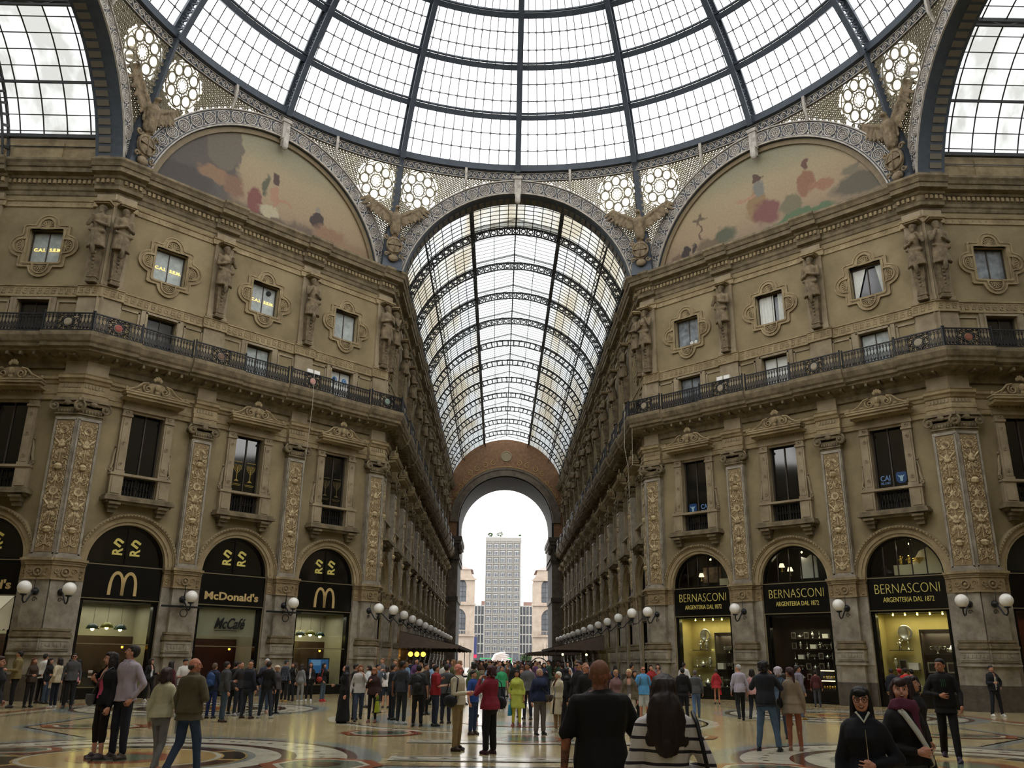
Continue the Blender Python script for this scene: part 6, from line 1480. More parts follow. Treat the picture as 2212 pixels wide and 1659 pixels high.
# ================================================================ stone caryatids
def statue_mesh(kind):
    b = MB(); T = TORSO['m' if kind != 1 else 'f']; rings(b, [(z, rx*1.1, ry*1.1, yo) for z, rx, ry, yo in T], 18)
    capsule(b, (0, .02, 1.46), (0, -.0, 1.58), .07, .06); b.ball((0, .0, 1.635), (.085, .1, .115), 12, 8); b.ball((0, .03, 1.68), (.105, .11, .09), 12, 8); b.ball((0, -.06, 1.55), (.055, .045, .07), 10, 6)
    capsule(b, (0, -.09, 1.65), (0, -.115, 1.61), .012, .018, 6)
    poses = {0: (('cross', 'cross')), 1: (('cross', 'face')), 2: (('face', 'cross'))}[kind]
    for s, a in ((-1, poses[0]), (1, poses[1])):
        sh = Vector((s*.2, 0, 1.39)); e, w = ARMS[a]; E_ = sh+Vector((s*e[0], e[1], e[2])); W_ = sh+Vector((s*w[0], w[1], w[2])); capsule(b, sh, E_, .066, .05); capsule(b, E_, W_, .05, .038); b.ball(W_, (.05, .05, .04), 8, 6)
    k = len(b.v); rings(b, [(.5, .15, .13, 0), (.56, .21, .17, 0), (.72, .22, .17, 0), (.88, .2, .15, 0), (.98, .19, .15, 0), (1.02, .17, .13, 0)], 24)
    for q in range(9):
        a = -pi/2+(q-4)*.36; capsule(b, (.17*cos(a), .13*sin(a), .98), (.22*cos(a+.15*(kind-1)), .18*sin(a), .52), .022, .034, 6)
    capsule(b, (-.2, -.08, 1.0), (.18, -.13, .92), .04, .05); capsule(b, (.0, -.17, .45), (0, -.14, .3), .06, .045)
    return remesh(b, 'figure', FIGURE, .02, 1, .01, 12)
STM = [statue_mesh(k) for k in range(3)]
_b = MB(); _b.frus(0, 0, -.95, .75, .17, .26, .27, .38)
for q in range(5): _b.ball((0, -.36+.015*q, .35-.17*q), (.09-.01*q, .06, .08), 8, 6)
_b.box(-.21, .21, -.3, 0, -.78, -.7); _b.box(-.22, .22, -.31, 0, -1.0, -.9)
HERM = _b.mesh('tapered_pedestal', FIGURE)
_b = MB(); _b.box(-.36, .36, -.5, 0, 20.56, 20.64).box(-.3, .3, -.44, 0, 20.5, 20.56)
SLAB = _b.mesh('slab', STONE)
sc_ = 1.68; k = 0
for f in ALLF:
    bx, px = bays(f)
    for i in use_pils(f):
        kd = (i+{'DL': 0, 'DR': 1, 'NL': 2, 'NR': 0, 'AL': 1, 'AR': 2}[f]) % 3
        r = empty('caryatid'); r.matrix_world = at(f, px[i], .14, 0); tag(r, 'weathered stone figure with folded arms, '+ppos(f, i), 'statue', 'stone figures carrying the cornice')
        o = part('figure', STM[kd], r); o.location = (0, -.3, 17.52); o.scale = (sc_,)*3
        o = part('tapered_pedestal', HERM, r); o.location = (0, 0, 17.8); o = part('slab', SLAB, r); k += 1
# ================================================================ eagles on shields
def eagle(label, M, lift):
    r = empty('stone_eagle'); r.matrix_world = M; tag(r, label, 'statue', 'stone eagles between the arches')
    b = MB(); capsule(b, (0, -.25, 25.1), (0, -.3, 25.9), .26, .34, 12); capsule(b, (0, -.3, 25.9), (0, -.42, 26.3), .2, .12); b.ball((0, -.5, 26.42), (.13, .17, .13), 10, 8); capsule(b, (0, -.62, 26.42), (0, -.72, 26.34), .06, .025, 8)
    for s in (-1, 1): capsule(b, (s*.13, -.3, 25.2), (s*.15, -.32, 24.9), .1, .06)
    capsule(b, (0, -.15, 25.1), (0, -.1, 24.6), .15, .2, 10)
    part('eagle_body', remesh(b, 'eagle', EAGLEM, .03, 1, .02, 10), r)
    for s in (-1, 1):
        b = MB(); up = lift if s == (1 if lift >= 0 else -1) else 0; L = 1.0+abs(up)*.5
        sh = Vector((s*.2, -.25, 26.05)); el = sh+Vector((s*.55, 0, .35+abs(up)*.5)); tip = sh+Vector((s*(1.35-abs(up)*.3), .15, .95+abs(up)*1.3))
        capsule(b, sh, el, .16, .12); capsule(b, el, tip, .12, .05)
        for q in range(9):
            a = sh.lerp(el, q/4) if q < 5 else el.lerp(tip, (q-4)/4.5); d = Vector((s*(.12+.07*q), .05, -.75+.05*q)); capsule(b, a, a+d*(.8+.1*abs(up)), .13, .085, 8, .5)
        capsule(b, sh.lerp(el, .3)+Vector((s*.1, .02, -.25)), el.lerp(tip, .5)+Vector((s*.1, .05, -.3)), .3, .22, 10, .3)
        part('wing', remesh(b, 'wing', EAGLEM, .03, 1, .015, 14), r)
    b = MB(); b.ball((0, -.2, 24.3), (.42, .16, .55), 16, 10); b.torus((0, -.3, 24.3), .4, .06, 16, 5); b.box(-.02, .02, -.4, -.3, 23.85, 24.75); b.box(-.36, .36, -.4, -.3, 24.28, 24.32)
    for s in (-1, 1): b.spiral((s*.42, 24.75), .16, 1.2, .06, -.25, s, 0, 10, 5); b.spiral((s*.38, 23.75), .14, 1.2, .05, -.25, -s, 0, 10, 5)
    b.ball((0, -.2, 23.6), (.28, .15, .2), 10, 6); b.build('shield', EAGLEM, r, True)
    MB().frus(0, .75, 23.0, 25.6, .55, .85, .3, .8).build('corner_block', IRON, r)
for az, lb, lf in ((-22.5, 'stone eagle with spread wings, left side of the far arcade arch', 0), (22.5, 'stone eagle with spread wings, right side of the far arcade arch', 0), (-67.5, 'stone eagle with one raised wing by the left side arcade arch', -1), (67.5, 'stone eagle with one raised wing by the right side arcade arch', 1)):
    M = Matrix.Rotation(RAD(-az), 4, 'Z') @ Matrix.Translation((0, 18.8 if lf else 18.5, 0)); eagle(lb, M @ Matrix.Translation((0, 0, 23.35 if lf else 23.55)) @ Matrix.Scale(1.12 if lf else 1.08, 4) @ Matrix.Translation((0, 0, -24)), lf)
# ================================================================ people in the octagon
_p = person('woman in black jacket with black bag cut by the left edge', -9.63, -10.60, 100, H=1.62, sex='f', hs='long', top=(18, 18, 20), trou=(30, 34, 44), jacket=1, arms=('down', 'bag'), hi=1, hair=(60, 40, 28))
bag('shoulder', _p, (14, 14, 16), 'black shoulder bag carried at the left edge', 1)
_p = person('man in olive tan jacket near the left edge', -16.30, 2.64, -60, H=1.78, hs='short', top=(112, 98, 60), inner=(190, 190, 180), jacket=1, cut=0.03, trou=(18, 18, 20), arms=('down', 'fwd'), look=-20)
_p = person('woman with brown hair holding a pale coat', -15.96, 3.00, 60, H=1.56, sex='f', hs='long', hair=(90, 56, 36), top=(60, 46, 36), trou=(30, 28, 30), arms=('fwd', 'fwd'))
_p = person('man in white shirt with dark diagonal strap', -16.92, 5.61, 165, H=1.70, hs='short', top=(206, 204, 198), trou=(18, 18, 20), arms=('down', 'fwd'))
_p = person('long-haired woman in black beside the white shirt man', -16.56, 5.29, 80, H=1.54, sex='f', hs='long', top=(16, 16, 18), trou=(52, 66, 84), arms=('down', 'down'))
_p = person('woman in cream jacket holding a white bag', -15.08, 2.86, -100, H=1.57, sex='f', hs='bob', top=(196, 184, 156), jacket=1, trou=(30, 36, 50), shoe=(200, 200, 196), arms=('fwd', 'bag'))
bag('hand', _p, (206, 200, 184), 'white handbag held by the woman in cream', -1)
_p = person('person in black bending over a bag', -16.28, 6.16, 40, H=1.53, sex='m', top=(16, 16, 18), trou=(40, 34, 30), arms=('fwd', 'fwd'), nod=-25)
_p = person('woman in pink jacket with long black hair', -15.53, 5.17, -70, H=1.53, sex='f', hs='long', top=(214, 140, 150), jacket=1, trou=(34, 38, 50), arms=('fwd', 'down'))
_p = person('man with dark glasses behind the pink jacket', -14.49, 2.60, 20, H=1.72, top=(70, 70, 72), trou=(18, 18, 20), extras='sunglasses')
_p = person('woman in pink top and black cardigan holding a paper cup', -7.34, -11.39, -38, H=1.71, sex='f', hs='long', top=(16, 16, 18), jacket=1, cut=0.085, inner=(206, 84, 128), trou=(16, 16, 18), tlen=0.3, shoe=(84, 74, 76), arms=('cup', 'down'), hi=1, look=-30, skin=(200, 150, 128))
bag('cross', _p, (74, 76, 82), 'grey metallic bag of the woman in pink', -1)
_p = person('tall man in pale lavender shirt and dark jeans', -7.00, -11.42, -25, H=1.83, hs='short', top=(160, 150, 160), trou=(30, 34, 44), shoe=(70, 58, 50), arms=('down', 'pocket'), hi=1, look=-50, nod=12, fat=1.03)
_p = person('woman in white top and open black jacket by the pillar', -14.03, 7.93, 60, H=1.56, sex='f', hs='long', top=(16, 16, 18), jacket=1, cut=0.05, inner=(200, 200, 200), trou=(16, 16, 18), shoe=(190, 190, 190), look=30, arms=('down', 'fwd'), legs='relax')
_p = person('long-haired woman in black behind the cream jacket', -10.67, 0.80, 150, H=1.52, sex='f', hs='long', top=(70, 20, 30), trou=(16, 16, 18))
_p = person('young man in white T-shirt looking at his hands', -10.42, 1.20, 50, H=1.60, top=(206, 204, 198), sleeve='short', trou=(30, 34, 44), arms=('fwd', 'cup'), nod=-15)
_p = person('woman in cream jacket and grey jeans walking away', -5.70, -13.20, 172, H=1.49, sex='f', hs='bob', hair=(52, 34, 28), top=(178, 172, 142), jacket=1, hem=0.9, trou=(112, 110, 106), tk='slim', shoe=(150, 96, 70), arms=('link', 'down'), legs='walk2', hi=1)
_p = person('balding man in olive brown blazer holding a white leaflet', -5.23, -13.40, 155, H=1.63, hs='bald', hair=(60, 52, 44), skin=(186, 124, 98), top=(84, 76, 56), jacket=1, hem=0.8, trou=(46, 60, 82), shoe=(30, 30, 50), arms=('link', 'down'), legs='walk', hi=1, fat=1.08, look=-40)
_p = person('person in navy jacket with a blue backpack', -8.72, -1.25, 170, H=1.49, hs='short', hair=(90, 76, 60), top=(28, 34, 52), jacket=1, trou=(24, 40, 84))
bag('pack', _p, (30, 62, 110), 'blue backpack on the navy jacket', 1)
_p = person('man in grey hoodie pointing to the right', -7.98, -2.61, 120, H=1.54, top=(60, 60, 62), jacket=1, trou=(56, 72, 90), shoe=(52, 36, 30), arms=('down', 'fwd'), look=10)
_p = person('bearded man in dark hoodie next to the navy blazer', -8.34, -0.01, 60, H=1.53, hs='shaved', hair=(60, 40, 30), top=(36, 34, 36), trou=(30, 34, 44), shoe=(150, 150, 150), arms=('pocket', 'cup'))
_p = person('bald man in navy blazer and jeans with hand at his chin', -7.77, -1.08, 150, H=1.53, hs='shaved', hair=(150, 110, 80), top=(22, 26, 38), jacket=1, hem=0.82, trou=(40, 46, 58), shoe=(50, 30, 28), arms=('down', 'face'), look=60, legs='wide')
_p = person('man in black behind the bald blazer man', -8.73, 0.80, 170, H=1.54, top=(16, 16, 18), trou=(16, 16, 18))
_p = person('person with reddish face by the shop doorway', -8.55, 1.80, 0, H=1.58, top=(50, 44, 42), trou=(16, 16, 18))
_p = person('grey-haired person behind the man in black sweater', -7.94, 1.39, 30, H=1.62, hs='short', hair=(170, 170, 166), top=(46, 52, 66), trou=(70, 86, 110), shoe=(190, 150, 130))
_p = person('man in black sweater and jeans with hand on hip', -7.27, -0.99, 168, H=1.56, hs='short', hair=(44, 34, 28), top=(16, 16, 18), trou=(38, 44, 56), shoe=(150, 150, 148), arms=('down', 'hip'), legs='wide')
_p = person('man in plaid shirt and dark cap', -9.08, 8.80, 150, H=1.57, hs='cap', hair=(40, 46, 56), topm='plaid', top=(110, 116, 126), trou=(16, 16, 18), shoe=(150, 120, 60))
_p = person('woman in beige hat behind the white bag', -7.56, 1.20, 60, H=1.43, sex='f', hs='hat', hair=(190, 170, 150), top=(60, 56, 60), trou=(16, 16, 18))
_p = person('woman in black with a beige bag', -9.01, 9.74, -20, H=1.47, sex='f', hs='long', hair=(60, 34, 28), top=(16, 16, 18), trou=(30, 34, 44))
bag('shoulder', _p, (150, 136, 112), 'beige shoulder bag in the queue', 1)
_p = person('person in light grey hoodie and grey trousers', -8.48, 8.96, 160, H=1.42, sex='f', hs='bob', hair=(50, 40, 36), top=(120, 120, 120), trou=(130, 130, 128), shoe=(200, 200, 200))
_p = person('woman in short dark jacket with white shirt hem', -8.24, 9.47, 10, H=1.49, sex='f', hs='bob', hair=(70, 48, 38), top=(26, 22, 24), jacket=1, hem=0.95, inner=(206, 206, 206), trou=(16, 16, 18), shoe=(200, 200, 200), cut=0.03)
_p = person('black-haired woman eating with a red bag on her arm', -7.73, 9.60, 70, H=1.47, sex='f', hs='long', top=(16, 16, 18), trou=(70, 84, 96), shoe=(180, 40, 36), arms=('bag', 'face'))
bag('shoulder', _p, (150, 50, 40), 'red bag of the black-haired woman', -1)
_p = person('woman in long black robe and headscarf', -4.84, -2.49, -60, H=1.48, sex='f', hs='hood', hair=(20, 20, 22), top=(12, 12, 14), hem=0.06, skirt=0.5, legs='tight', arms=('fwd', 'down'), tk='none')
_p = person('man in white zip sweater with hand on his cheek', -4.54, -1.83, 10, H=1.49, hs='bob', hair=(120, 76, 44), top=(190, 188, 184), trou=(56, 66, 84), arms=('down', 'face'), legs='walk')
_p = person('dark-haired person behind the white zip sweater', -4.79, -1.00, 100, H=1.52, top=(16, 16, 18), trou=(30, 34, 44))
_p = person('curly-haired woman in white jacket and white trousers', -5.33, 5.34, -80, H=1.42, sex='f', hs='curly', hair=(24, 18, 18), top=(200, 204, 206), trou=(196, 186, 170), jacket=1, arms=('cup', 'down'))
_p = person('woman in brown leather jacket with a yellow patterned bag', -4.11, -2.17, -10, H=1.43, sex='f', hs='bob', hair=(140, 96, 60), top=(52, 30, 28), jacket=1, trou=(22, 24, 28), tk='slim', nod=-18, arms=('cup', 'bag'), shoe=(120, 80, 70))
bag('shop', _p, (150, 160, 30), 'yellow and black patterned shopping bag', 1)
_p = person('girl in white T-shirt and denim shorts seen from behind', -4.66, 5.15, 175, H=1.42, sex='f', hs='bob', hair=(40, 30, 26), top=(210, 204, 204), sleeve='short', trou=(40, 48, 66), tk='shorts')
_p = person('young man aiming a phone above the white T-shirt girl', -4.58, 2.20, 60, H=1.50, top=(90, 100, 116), trou=(30, 34, 44), arms=('camera', 'camera'))
_p = person('tall man in dark grey T-shirt facing right', -3.29, -2.64, 150, H=1.61, hs='short', hair=(24, 18, 16), skin=(120, 78, 58), top=(46, 50, 58), sleeve='short', trou=(36, 40, 46), shoe=(180, 180, 176), look=-40, arms=('down', 'wb'))
_p = person('dark man partly behind the tall grey T-shirt man', -3.72, -1.06, 120, H=1.52, top=(30, 32, 40), trou=(26, 28, 34))
_p = person('man in black T-shirt with a black backpack', -2.80, -3.31, 178, H=1.54, hs='short', hair=(24, 18, 18), top=(44, 46, 48), sleeve='short', trou=(16, 16, 18), fat=1.12, legs='stand')
bag('pack', _p, (20, 20, 24), 'black backpack on the black T-shirt man', 1)
_p = person('man in red polo shirt clapping his hands', -2.36, -3.24, 110, H=1.53, hs='short', hair=(20, 16, 16), top=(132, 24, 34), sleeve='short', trou=(34, 40, 58), arms=('fwd', 'cup'), fat=1.05)
_p = person('person in dark clothes between backpack and red shirt', -2.99, 1.50, 60, H=1.53, top=(40, 34, 34), trou=(16, 16, 18))
_p = person('man in dark grey shirt behind the red polo', -2.14, -2.25, 165, H=1.54, hs='short', hair=(36, 28, 24), top=(70, 72, 76), trou=(30, 34, 48), fat=1.06)
_p = person('old man in cream jacket and khaki trousers with raised hand', -1.52, -9.41, 72, H=1.58, hs='bald', hair=(150, 130, 110), skin=(206, 130, 110), top=(188, 180, 156), trou=(136, 116, 80), shoe=(48, 34, 26), arms=('fwd', 'fwd'), hi=1, hem=0.9, fat=1.05)
bag('shoulder', _p, (22, 22, 26), 'black shoulder bag of the old man in cream', -1)
_p = person('woman in crimson jacket photographing with raised hands', -0.90, -9.91, -135, H=1.55, sex='f', hs='curly', hair=(62, 30, 34), top=(120, 26, 44), jacket=1, trou=(16, 16, 18), tk='wide', shoe=(50, 16, 36), arms=('camera', 'camera'), hi=1, fat=1.08)
bag('shoulder', _p, (34, 34, 38), 'dark handbag of the woman in crimson', -1)
_p = person('boy in bright blue T-shirt and jeans', -1.32, -5.70, 60, H=1.42, hs='short', top=(34, 66, 130), sleeve='short', trou=(38, 54, 84), arms=('down', 'fwd'), shoe=(60, 44, 36))
_p = person('man in green checked shirt behind the blue T-shirt', -1.47, 1.00, 160, H=1.58, hs='curly', top=(84, 104, 70), trou=(16, 16, 18))
_p = person('young man in green polo shirt', -0.60, 6.00, 15, H=1.46, hs='short', hair=(80, 56, 40), top=(50, 150, 100), sleeve='short', trou=(40, 46, 58), look=20)
_p = person('woman in yellow-green tunic and leggings', -0.25, -2.91, -12, H=1.42, sex='f', hs='long', hair=(24, 16, 18), skin=(170, 116, 84), top=(170, 178, 74), hem=0.55, sleeve='mid', trou=(206, 210, 80), tk='slim', shoe=(150, 90, 80), fat=1.1, arms=('bag', 'down'), trm=None)
bag('shop', _p, (30, 124, 160), 'blue shopping bag held by the woman in yellow-green', -1)
_p = person('woman in dark top just behind the yellow-green tunic', -0.02, 0.80, -20, H=1.43, sex='f', hs='long', hair=(80, 48, 38), top=(34, 26, 32), trou=(16, 16, 18))
_p = person('tall man in grey T-shirt and jeans in the centre', 0.13, -0.15, -20, H=1.60, hs='short', top=(92, 94, 98), sleeve='short', trou=(32, 36, 52), look=-30, skin=(150, 104, 80))
_p = person('elderly woman in navy jacket and grey trousers', 0.23, -5.50, 22, H=1.49, sex='f', hs='short', hair=(176, 150, 126), top=(28, 38, 66), jacket=1, trou=(104, 98, 92), tk='wide', look=35, fat=1.18, arms=('down', 'bag'))
bag('cross', _p, (66, 58, 52), 'brown crossbody bag of the woman in navy', 1)
_p = person('white-haired woman in long cream coat', 0.72, -4.66, -50, H=1.42, sex='f', hs='short', hair=(214, 210, 196), top=(186, 176, 150), jacket=1, hem=0.5, cut=0.04, inner=(180, 180, 180), trou=(150, 124, 96), look=-20, fat=1.1, shoe=(190, 180, 160))
_p = person('woman in black robe and black headscarf behind the big man', 0.89, -5.54, 70, H=1.51, sex='f', hs='hood', hair=(14, 14, 16), top=(14, 14, 16), hem=0.1, legs='tight', tk='none', skirt=0.4)
_p = person('young man in dark shirt with sunglasses left of the bald head', 1.11, -6.00, -50, H=1.67, top=(26, 26, 30), trou=(30, 34, 44), extras='sunglasses')
_p = person('bald man with glasses and black shirt', 1.12, -7.50, 35, H=1.62, hs='shaved', hair=(150, 110, 90), top=(20, 20, 22), trou=(30, 34, 44), extras='glasses', skin=(200, 142, 120))
_p = person('large man in black T-shirt with shaved head and tattooed arm', -0.02, -20.00, 178, H=1.68, hs='shaved', hair=(124, 84, 66), skin=(176, 116, 92), skm=1, top=(14, 14, 16), sleeve='short', trou=(20, 20, 24), arms=('face', 'down'), hi=1, fat=1.16, look=-12, toff=1)
_p = person('woman with long wavy dark hair in striped sweater', 0.27, -21.00, 172, H=1.59, sex='f', hs='wavy', hair=(34, 24, 22), topm='stripe_h', top=(196, 192, 190), trou=(30, 30, 36), arms=('link', 'down'), hi=1, fat=1.16)
bag('shoulder', _p, (12, 12, 14), 'black shoulder bag of the woman in stripes', -1)
_p = person('blonde woman in taupe jacket and white trousers', 2.57, -3.90, -15, H=1.48, sex='f', hs='short', hair=(214, 190, 140), top=(98, 88, 70), jacket=1, cut=0.05, inner=(120, 116, 116), trou=(206, 202, 196), look=-10, shoe=(80, 56, 56))
_p = person('woman with glasses beside the big man', 2.36, -3.00, 10, H=1.45, sex='f', hs='short', hair=(170, 130, 90), top=(120, 90, 90), trou=(16, 16, 18), extras='glasses')
_p = person('dark-haired woman peeping between the blonde woman and blue shirt', 3.47, 1.00, 15, H=1.40, sex='f', hs='bob', top=(16, 16, 18), trou=(16, 16, 18))
_p = person('man in light blue T-shirt and white shorts with sunglasses', 3.34, -1.38, 5, H=1.55, hs='shaved', hair=(96, 70, 54), top=(84, 150, 200), sleeve='short', trou=(190, 192, 190), tk='shorts', extras='sunglasses', skin=(196, 130, 104))
bag('pack', _p, (90, 90, 96), 'grey backpack of the man in light blue', 1)
_p = person('person with reddish hair in front of the inner pier', 5.30, 7.00, 20, H=1.40, sex='f', hs='short', hair=(110, 50, 40), top=(110, 76, 66), trou=(16, 16, 18))
_p = person('man in white shirt looking into the inner window', 6.78, 9.50, 150, H=1.66, top=(200, 200, 204), trou=(30, 34, 44), look=-30)
_p = person('black-suited man seen from behind', 4.88, 0.67, 170, H=1.51, hs='short', hair=(40, 38, 38), top=(16, 16, 18), jacket=1, trou=(26, 28, 36), hem=0.78)
_p = person('man in grey jacket and jeans striding past', 5.51, 1.79, 170, H=1.43, hs='short', hair=(90, 84, 80), top=(78, 80, 84), jacket=1, trou=(80, 104, 138), legs='walk', shoe=(66, 84, 110))
_p = person('elderly woman in red coat and grey skirt at the window', 8.47, 11.17, 172, H=1.42, sex='f', hs='short', hair=(70, 60, 60), top=(160, 38, 44), jacket=1, hem=0.78, trou=(100, 110, 130), tk='none', skin=(180, 120, 96), arms=('bag', 'down'))
bag('hand', _p, (200, 30, 44), 'bright red bag beside the red coat', -1)
_p = person('grey-haired man in striped white shirt and black trousers', 6.55, 0.49, 172, H=1.62, hs='short', hair=(160, 158, 156), topm='stripe_v', top=(176, 172, 186), trou=(22, 26, 30), legs='walk', look=60)
_p = person('man in black blazer and jeans holding up a camera', 4.54, -8.84, 155, H=1.70, hs='curly', hair=(18, 14, 14), top=(32, 34, 42), jacket=1, hem=0.84, trou=(74, 96, 120), legs='wide', arms=('camera', 'camera'), hi=1, shoe=(28, 28, 34))
bag('hand', _p, (14, 14, 16), 'black camera bag hanging behind the blazer', 1)
_p = person('white-haired woman in denim behind the photographer', 5.75, -5.89, 165, H=1.58, sex='f', hs='curly', hair=(170, 160, 170), top=(66, 84, 104), trou=(50, 62, 80))
_p = person('person in pink shirt behind the photographer', 6.98, 0.56, 150, H=1.50, sex='f', hs='bob', top=(196, 150, 150), trou=(30, 34, 44), legs='walk')
_p = person('woman in beige trench with brown ponytail and tan boots', 5.11, -8.69, 160, H=1.59, sex='f', hs='pony', hair=(58, 36, 32), top=(140, 124, 104), jacket=1, hem=0.76, trou=(150, 90, 66), tk='slim', shoe=(128, 96, 76), hi=1, look=40, fat=0.96)
bag('shoulder', _p, (14, 14, 16), 'black shoulder bag over the beige trench', 1)
_p = person('man in grey hoodie and jeans with yellow shoes', 8.61, 1.22, 100, H=1.61, top=(112, 108, 120), jacket=1, trou=(66, 94, 130), shoe=(150, 120, 60), look=-20)
_p = person('woman in cream sweater holding out her arm', 7.46, -1.00, 100, H=1.40, sex='f', hs='long', top=(196, 184, 150), trou=(30, 34, 44), arms=('down', 'out'))
_p = person('man in dark red shirt looking at the lit case', 12.14, 9.62, 160, H=1.42, top=(76, 34, 36), trou=(60, 64, 70))
_p = person('woman with straight fringe and glasses in dark zipped jacket', 2.04, -19.70, -18, H=1.48, sex='f', hs='bangs', hair=(14, 12, 14), top=(16, 17, 26), jacket=1, hem=0.6, trou=(16, 16, 18), hi=1, extras='glasses laugh', skin=(206, 150, 128), arms=('down', 'link'), look=-4, inner=None)
_p = person('laughing woman in leather jacket with plum scarf and white strap', 2.68, -19.00, 12, H=1.54, sex='f', hs='bangs', hair=(50, 28, 26), top=(20, 19, 21), jacket=1, hem=0.94, trou=(70, 80, 96), hi=1, extras='laugh', skin=(210, 154, 132), arms=('link', 'down'), look=-30, nod=8)
_p = person('smiling young woman behind the laughing woman', 4.41, -15.50, 40, H=1.52, sex='f', hs='wavy', hair=(36, 20, 22), top=(22, 22, 26), trou=(30, 34, 44), extras='laugh', hi=1, look=25, nod=8)
_p = person('tall young man in black hoodie and track trousers walking', 7.33, -10.39, -22, H=1.78, hs='short', hair=(12, 12, 14), top=(12, 12, 14), hem=0.8, trou=(14, 14, 16), shoe=(50, 40, 60), legs='walk2', hi=1, extras='laugh', skin=(176, 120, 92), arms=('link', 'wf'), look=-34, fat=1.03)
_p = person('man in striped dark jacket leaning by the outer pillar', 16.26, 4.03, 10, H=1.69, hs='short', hair=(24, 22, 22), top=(24, 26, 34), jacket=1, cut=0.04, inner=(200, 200, 198), trou=(28, 30, 38), shoe=(214, 214, 210), legs='wide', arms=('fwd', 'hip'), lean=0)
_p = person('man in dark jacket at the outer silverware window', 12.91, 4.30, 130, H=1.55, top=(28, 32, 42), jacket=1, trou=(16, 16, 18), look=20)
_p = person('woman in red hat facing the outer window', 13.41, 4.80, 170, H=1.55, sex='f', hs='hat', hair=(150, 26, 24), top=(60, 30, 34), trou=(16, 16, 18))
_p = person('person in red top beside the red hat', 13.27, 4.00, 150, H=1.58, sex='m', top=(190, 40, 40), trou=(16, 16, 18))
_p = person('dark-haired man next to the red top at the window', 13.65, 4.40, 170, H=1.54, top=(28, 26, 30), trou=(16, 16, 18))
# ================================================================ things people carry
def find(start): return next(o for o in C.objects if o.get('category') == 'person' and o.get('label', '').startswith(start))
def held(nm, lab, cat, who, build): 
    r = empty(nm); r.matrix_world = LW(find(who)); tag(r, lab, cat); build(r); return r
def cup(r):
    w = (-.168+.08-.03, .01-.25, 1.27+.02); c = Vector((-.05, -.3, 1.345))
    MB().lathe([(.028, -.05), (.036, .05)], c, 14).build('cup_body', mat('paper_cup', (206, 200, 186), .6), r); MB().lathe([(.038, .05), (.038, .058), (.032, .068)], c, 14).build('lid', WHITEG, r); MB().lathe([(.031, -.02), (.034, .025)], c, 14).build('sleeve', mat('cup_sleeve', (96, 72, 50), .8), r)
held('paper_cup', 'white paper cup with brown sleeve in the hand of the woman in pink', 'cup', 'woman in pink top', cup)
def leaf(r): MB().box(.2, .215, -.17, .06, .6, .87).build('sheet', WHITEC, r); MB().box(.198, .217, -.06, -.055, .6, .87).build('fold', GREYP, r)
def collar(who, m, w=.07):
    b = MB(); o = find(who)
    for s in (-1, 1): b.add([(s*.01, -.1, 1.44), (s*.05, -.112, 1.405), (s*w, -.05, 1.475), (s*.055, -.045, 1.5), (s*.01, -.108, 1.444), (s*.05, -.12, 1.41), (s*w, -.058, 1.482), (s*.055, -.05, 1.507)], [(0, 1, 2, 3), (4, 7, 6, 5), (0, 4, 5, 1), (1, 5, 6, 2), (2, 6, 7, 3), (3, 7, 4, 0)])
    b.build('collar', m, o)
    b = MB()
    for k in range(6): b.ball((0, -.135-.01*(k > 1), 1.36-.075*k), .006, 6, 4)
    b.build('buttons', GREYP, o)
collar('tall man in pale lavender', MATS['cloth_160_150_160'])
held('leaflet', 'white leaflet held low by the man in the olive brown blazer', 'leaflet', 'balding man in olive', leaf)
def camr(r): MB().box(-.08, .08, -.3, -.2, 1.53, 1.64).build('camera_body', BLACKM, r); MB().lathe([(.045, 0), (.05, .1), (.045, .12)], (0, -.3, 1.585), 14, 0, 'y').build('lens', BLACK, r)
held('camera', 'black camera raised by the man in black blazer', 'camera', 'man in black blazer', camr)
held('camera', 'small camera raised by the woman in crimson', 'camera', 'woman in crimson', lambda r: MB().box(-.06, .06, -.29, -.24, 1.55, 1.62).build('camera_body', SILVER, r))
def scarf(r): 
    b = MB()
    for q in range(3): b.tube([((.1+.012*q)*cos(a), .0+(.085+.01*q)*sin(a)-.01, 1.5-.03*q+.012*sin(2*a)) for a in [2*pi*i/16 for i in range(16)]], .03, 7, True)
    capsule(b, (.02, -.12, 1.46), (.03, -.16, 1.2), .045, .035, 8, .6); me = remesh(b, 'scarf', mat('plum_scarf', (92, 40, 62), .9, var=.15), .012, 1, .008, 20); part('scarf_body', me, r)
held('scarf', 'plum scarf around the neck of the laughing woman', 'scarf', 'laughing woman in leather', scarf)
def strap(r):
    b = MB(); P = [Vector(p) for p in ((-.11, .02, 1.49), (-.1, -.14, 1.4), (-.02, -.185, 1.25), (.07, -.185, 1.1), (.16, -.14, .97), (.19, .0, .92))]; vs = []
    for i, p in enumerate(P):
        t = (P[min(i+1, 5)]-P[max(i-1, 0)]).normalized(); n = Vector((p.x, p.y, 0)).normalized(); s_ = t.cross(n)*.028
        vs += [p-s_, p+s_, p+s_+n*.008, p-s_+n*.008]
    b.add(vs, [(i*4+j, i*4+(j+1) % 4, (i+1)*4+(j+1) % 4, (i+1)*4+j) for i in range(5) for j in range(4)]); b.build('strap_band', WHITEC, r, True)
held('bag_strap', 'broad white strap slung across the leather jacket', 'strap', 'laughing woman in leather', strap)
def logo(r):
    b = MB()
    for x in (-.035, 0, .035): b.tube([(x, -.152, 1.36), (x+.006, -.156, 1.3), (x-.004, -.16, 1.22)], .006, 4)
    b.build('mark', mat('green_mark', (30, 84, 40), .6), r)
_y = find('tall young man in black hoodie')
b = MB()
for x in (-.03, 0, .03): b.tube([(x, -.158, 1.36), (x+.005, -.16, 1.3), (x-.003, -.162, 1.24)], .006, 4)
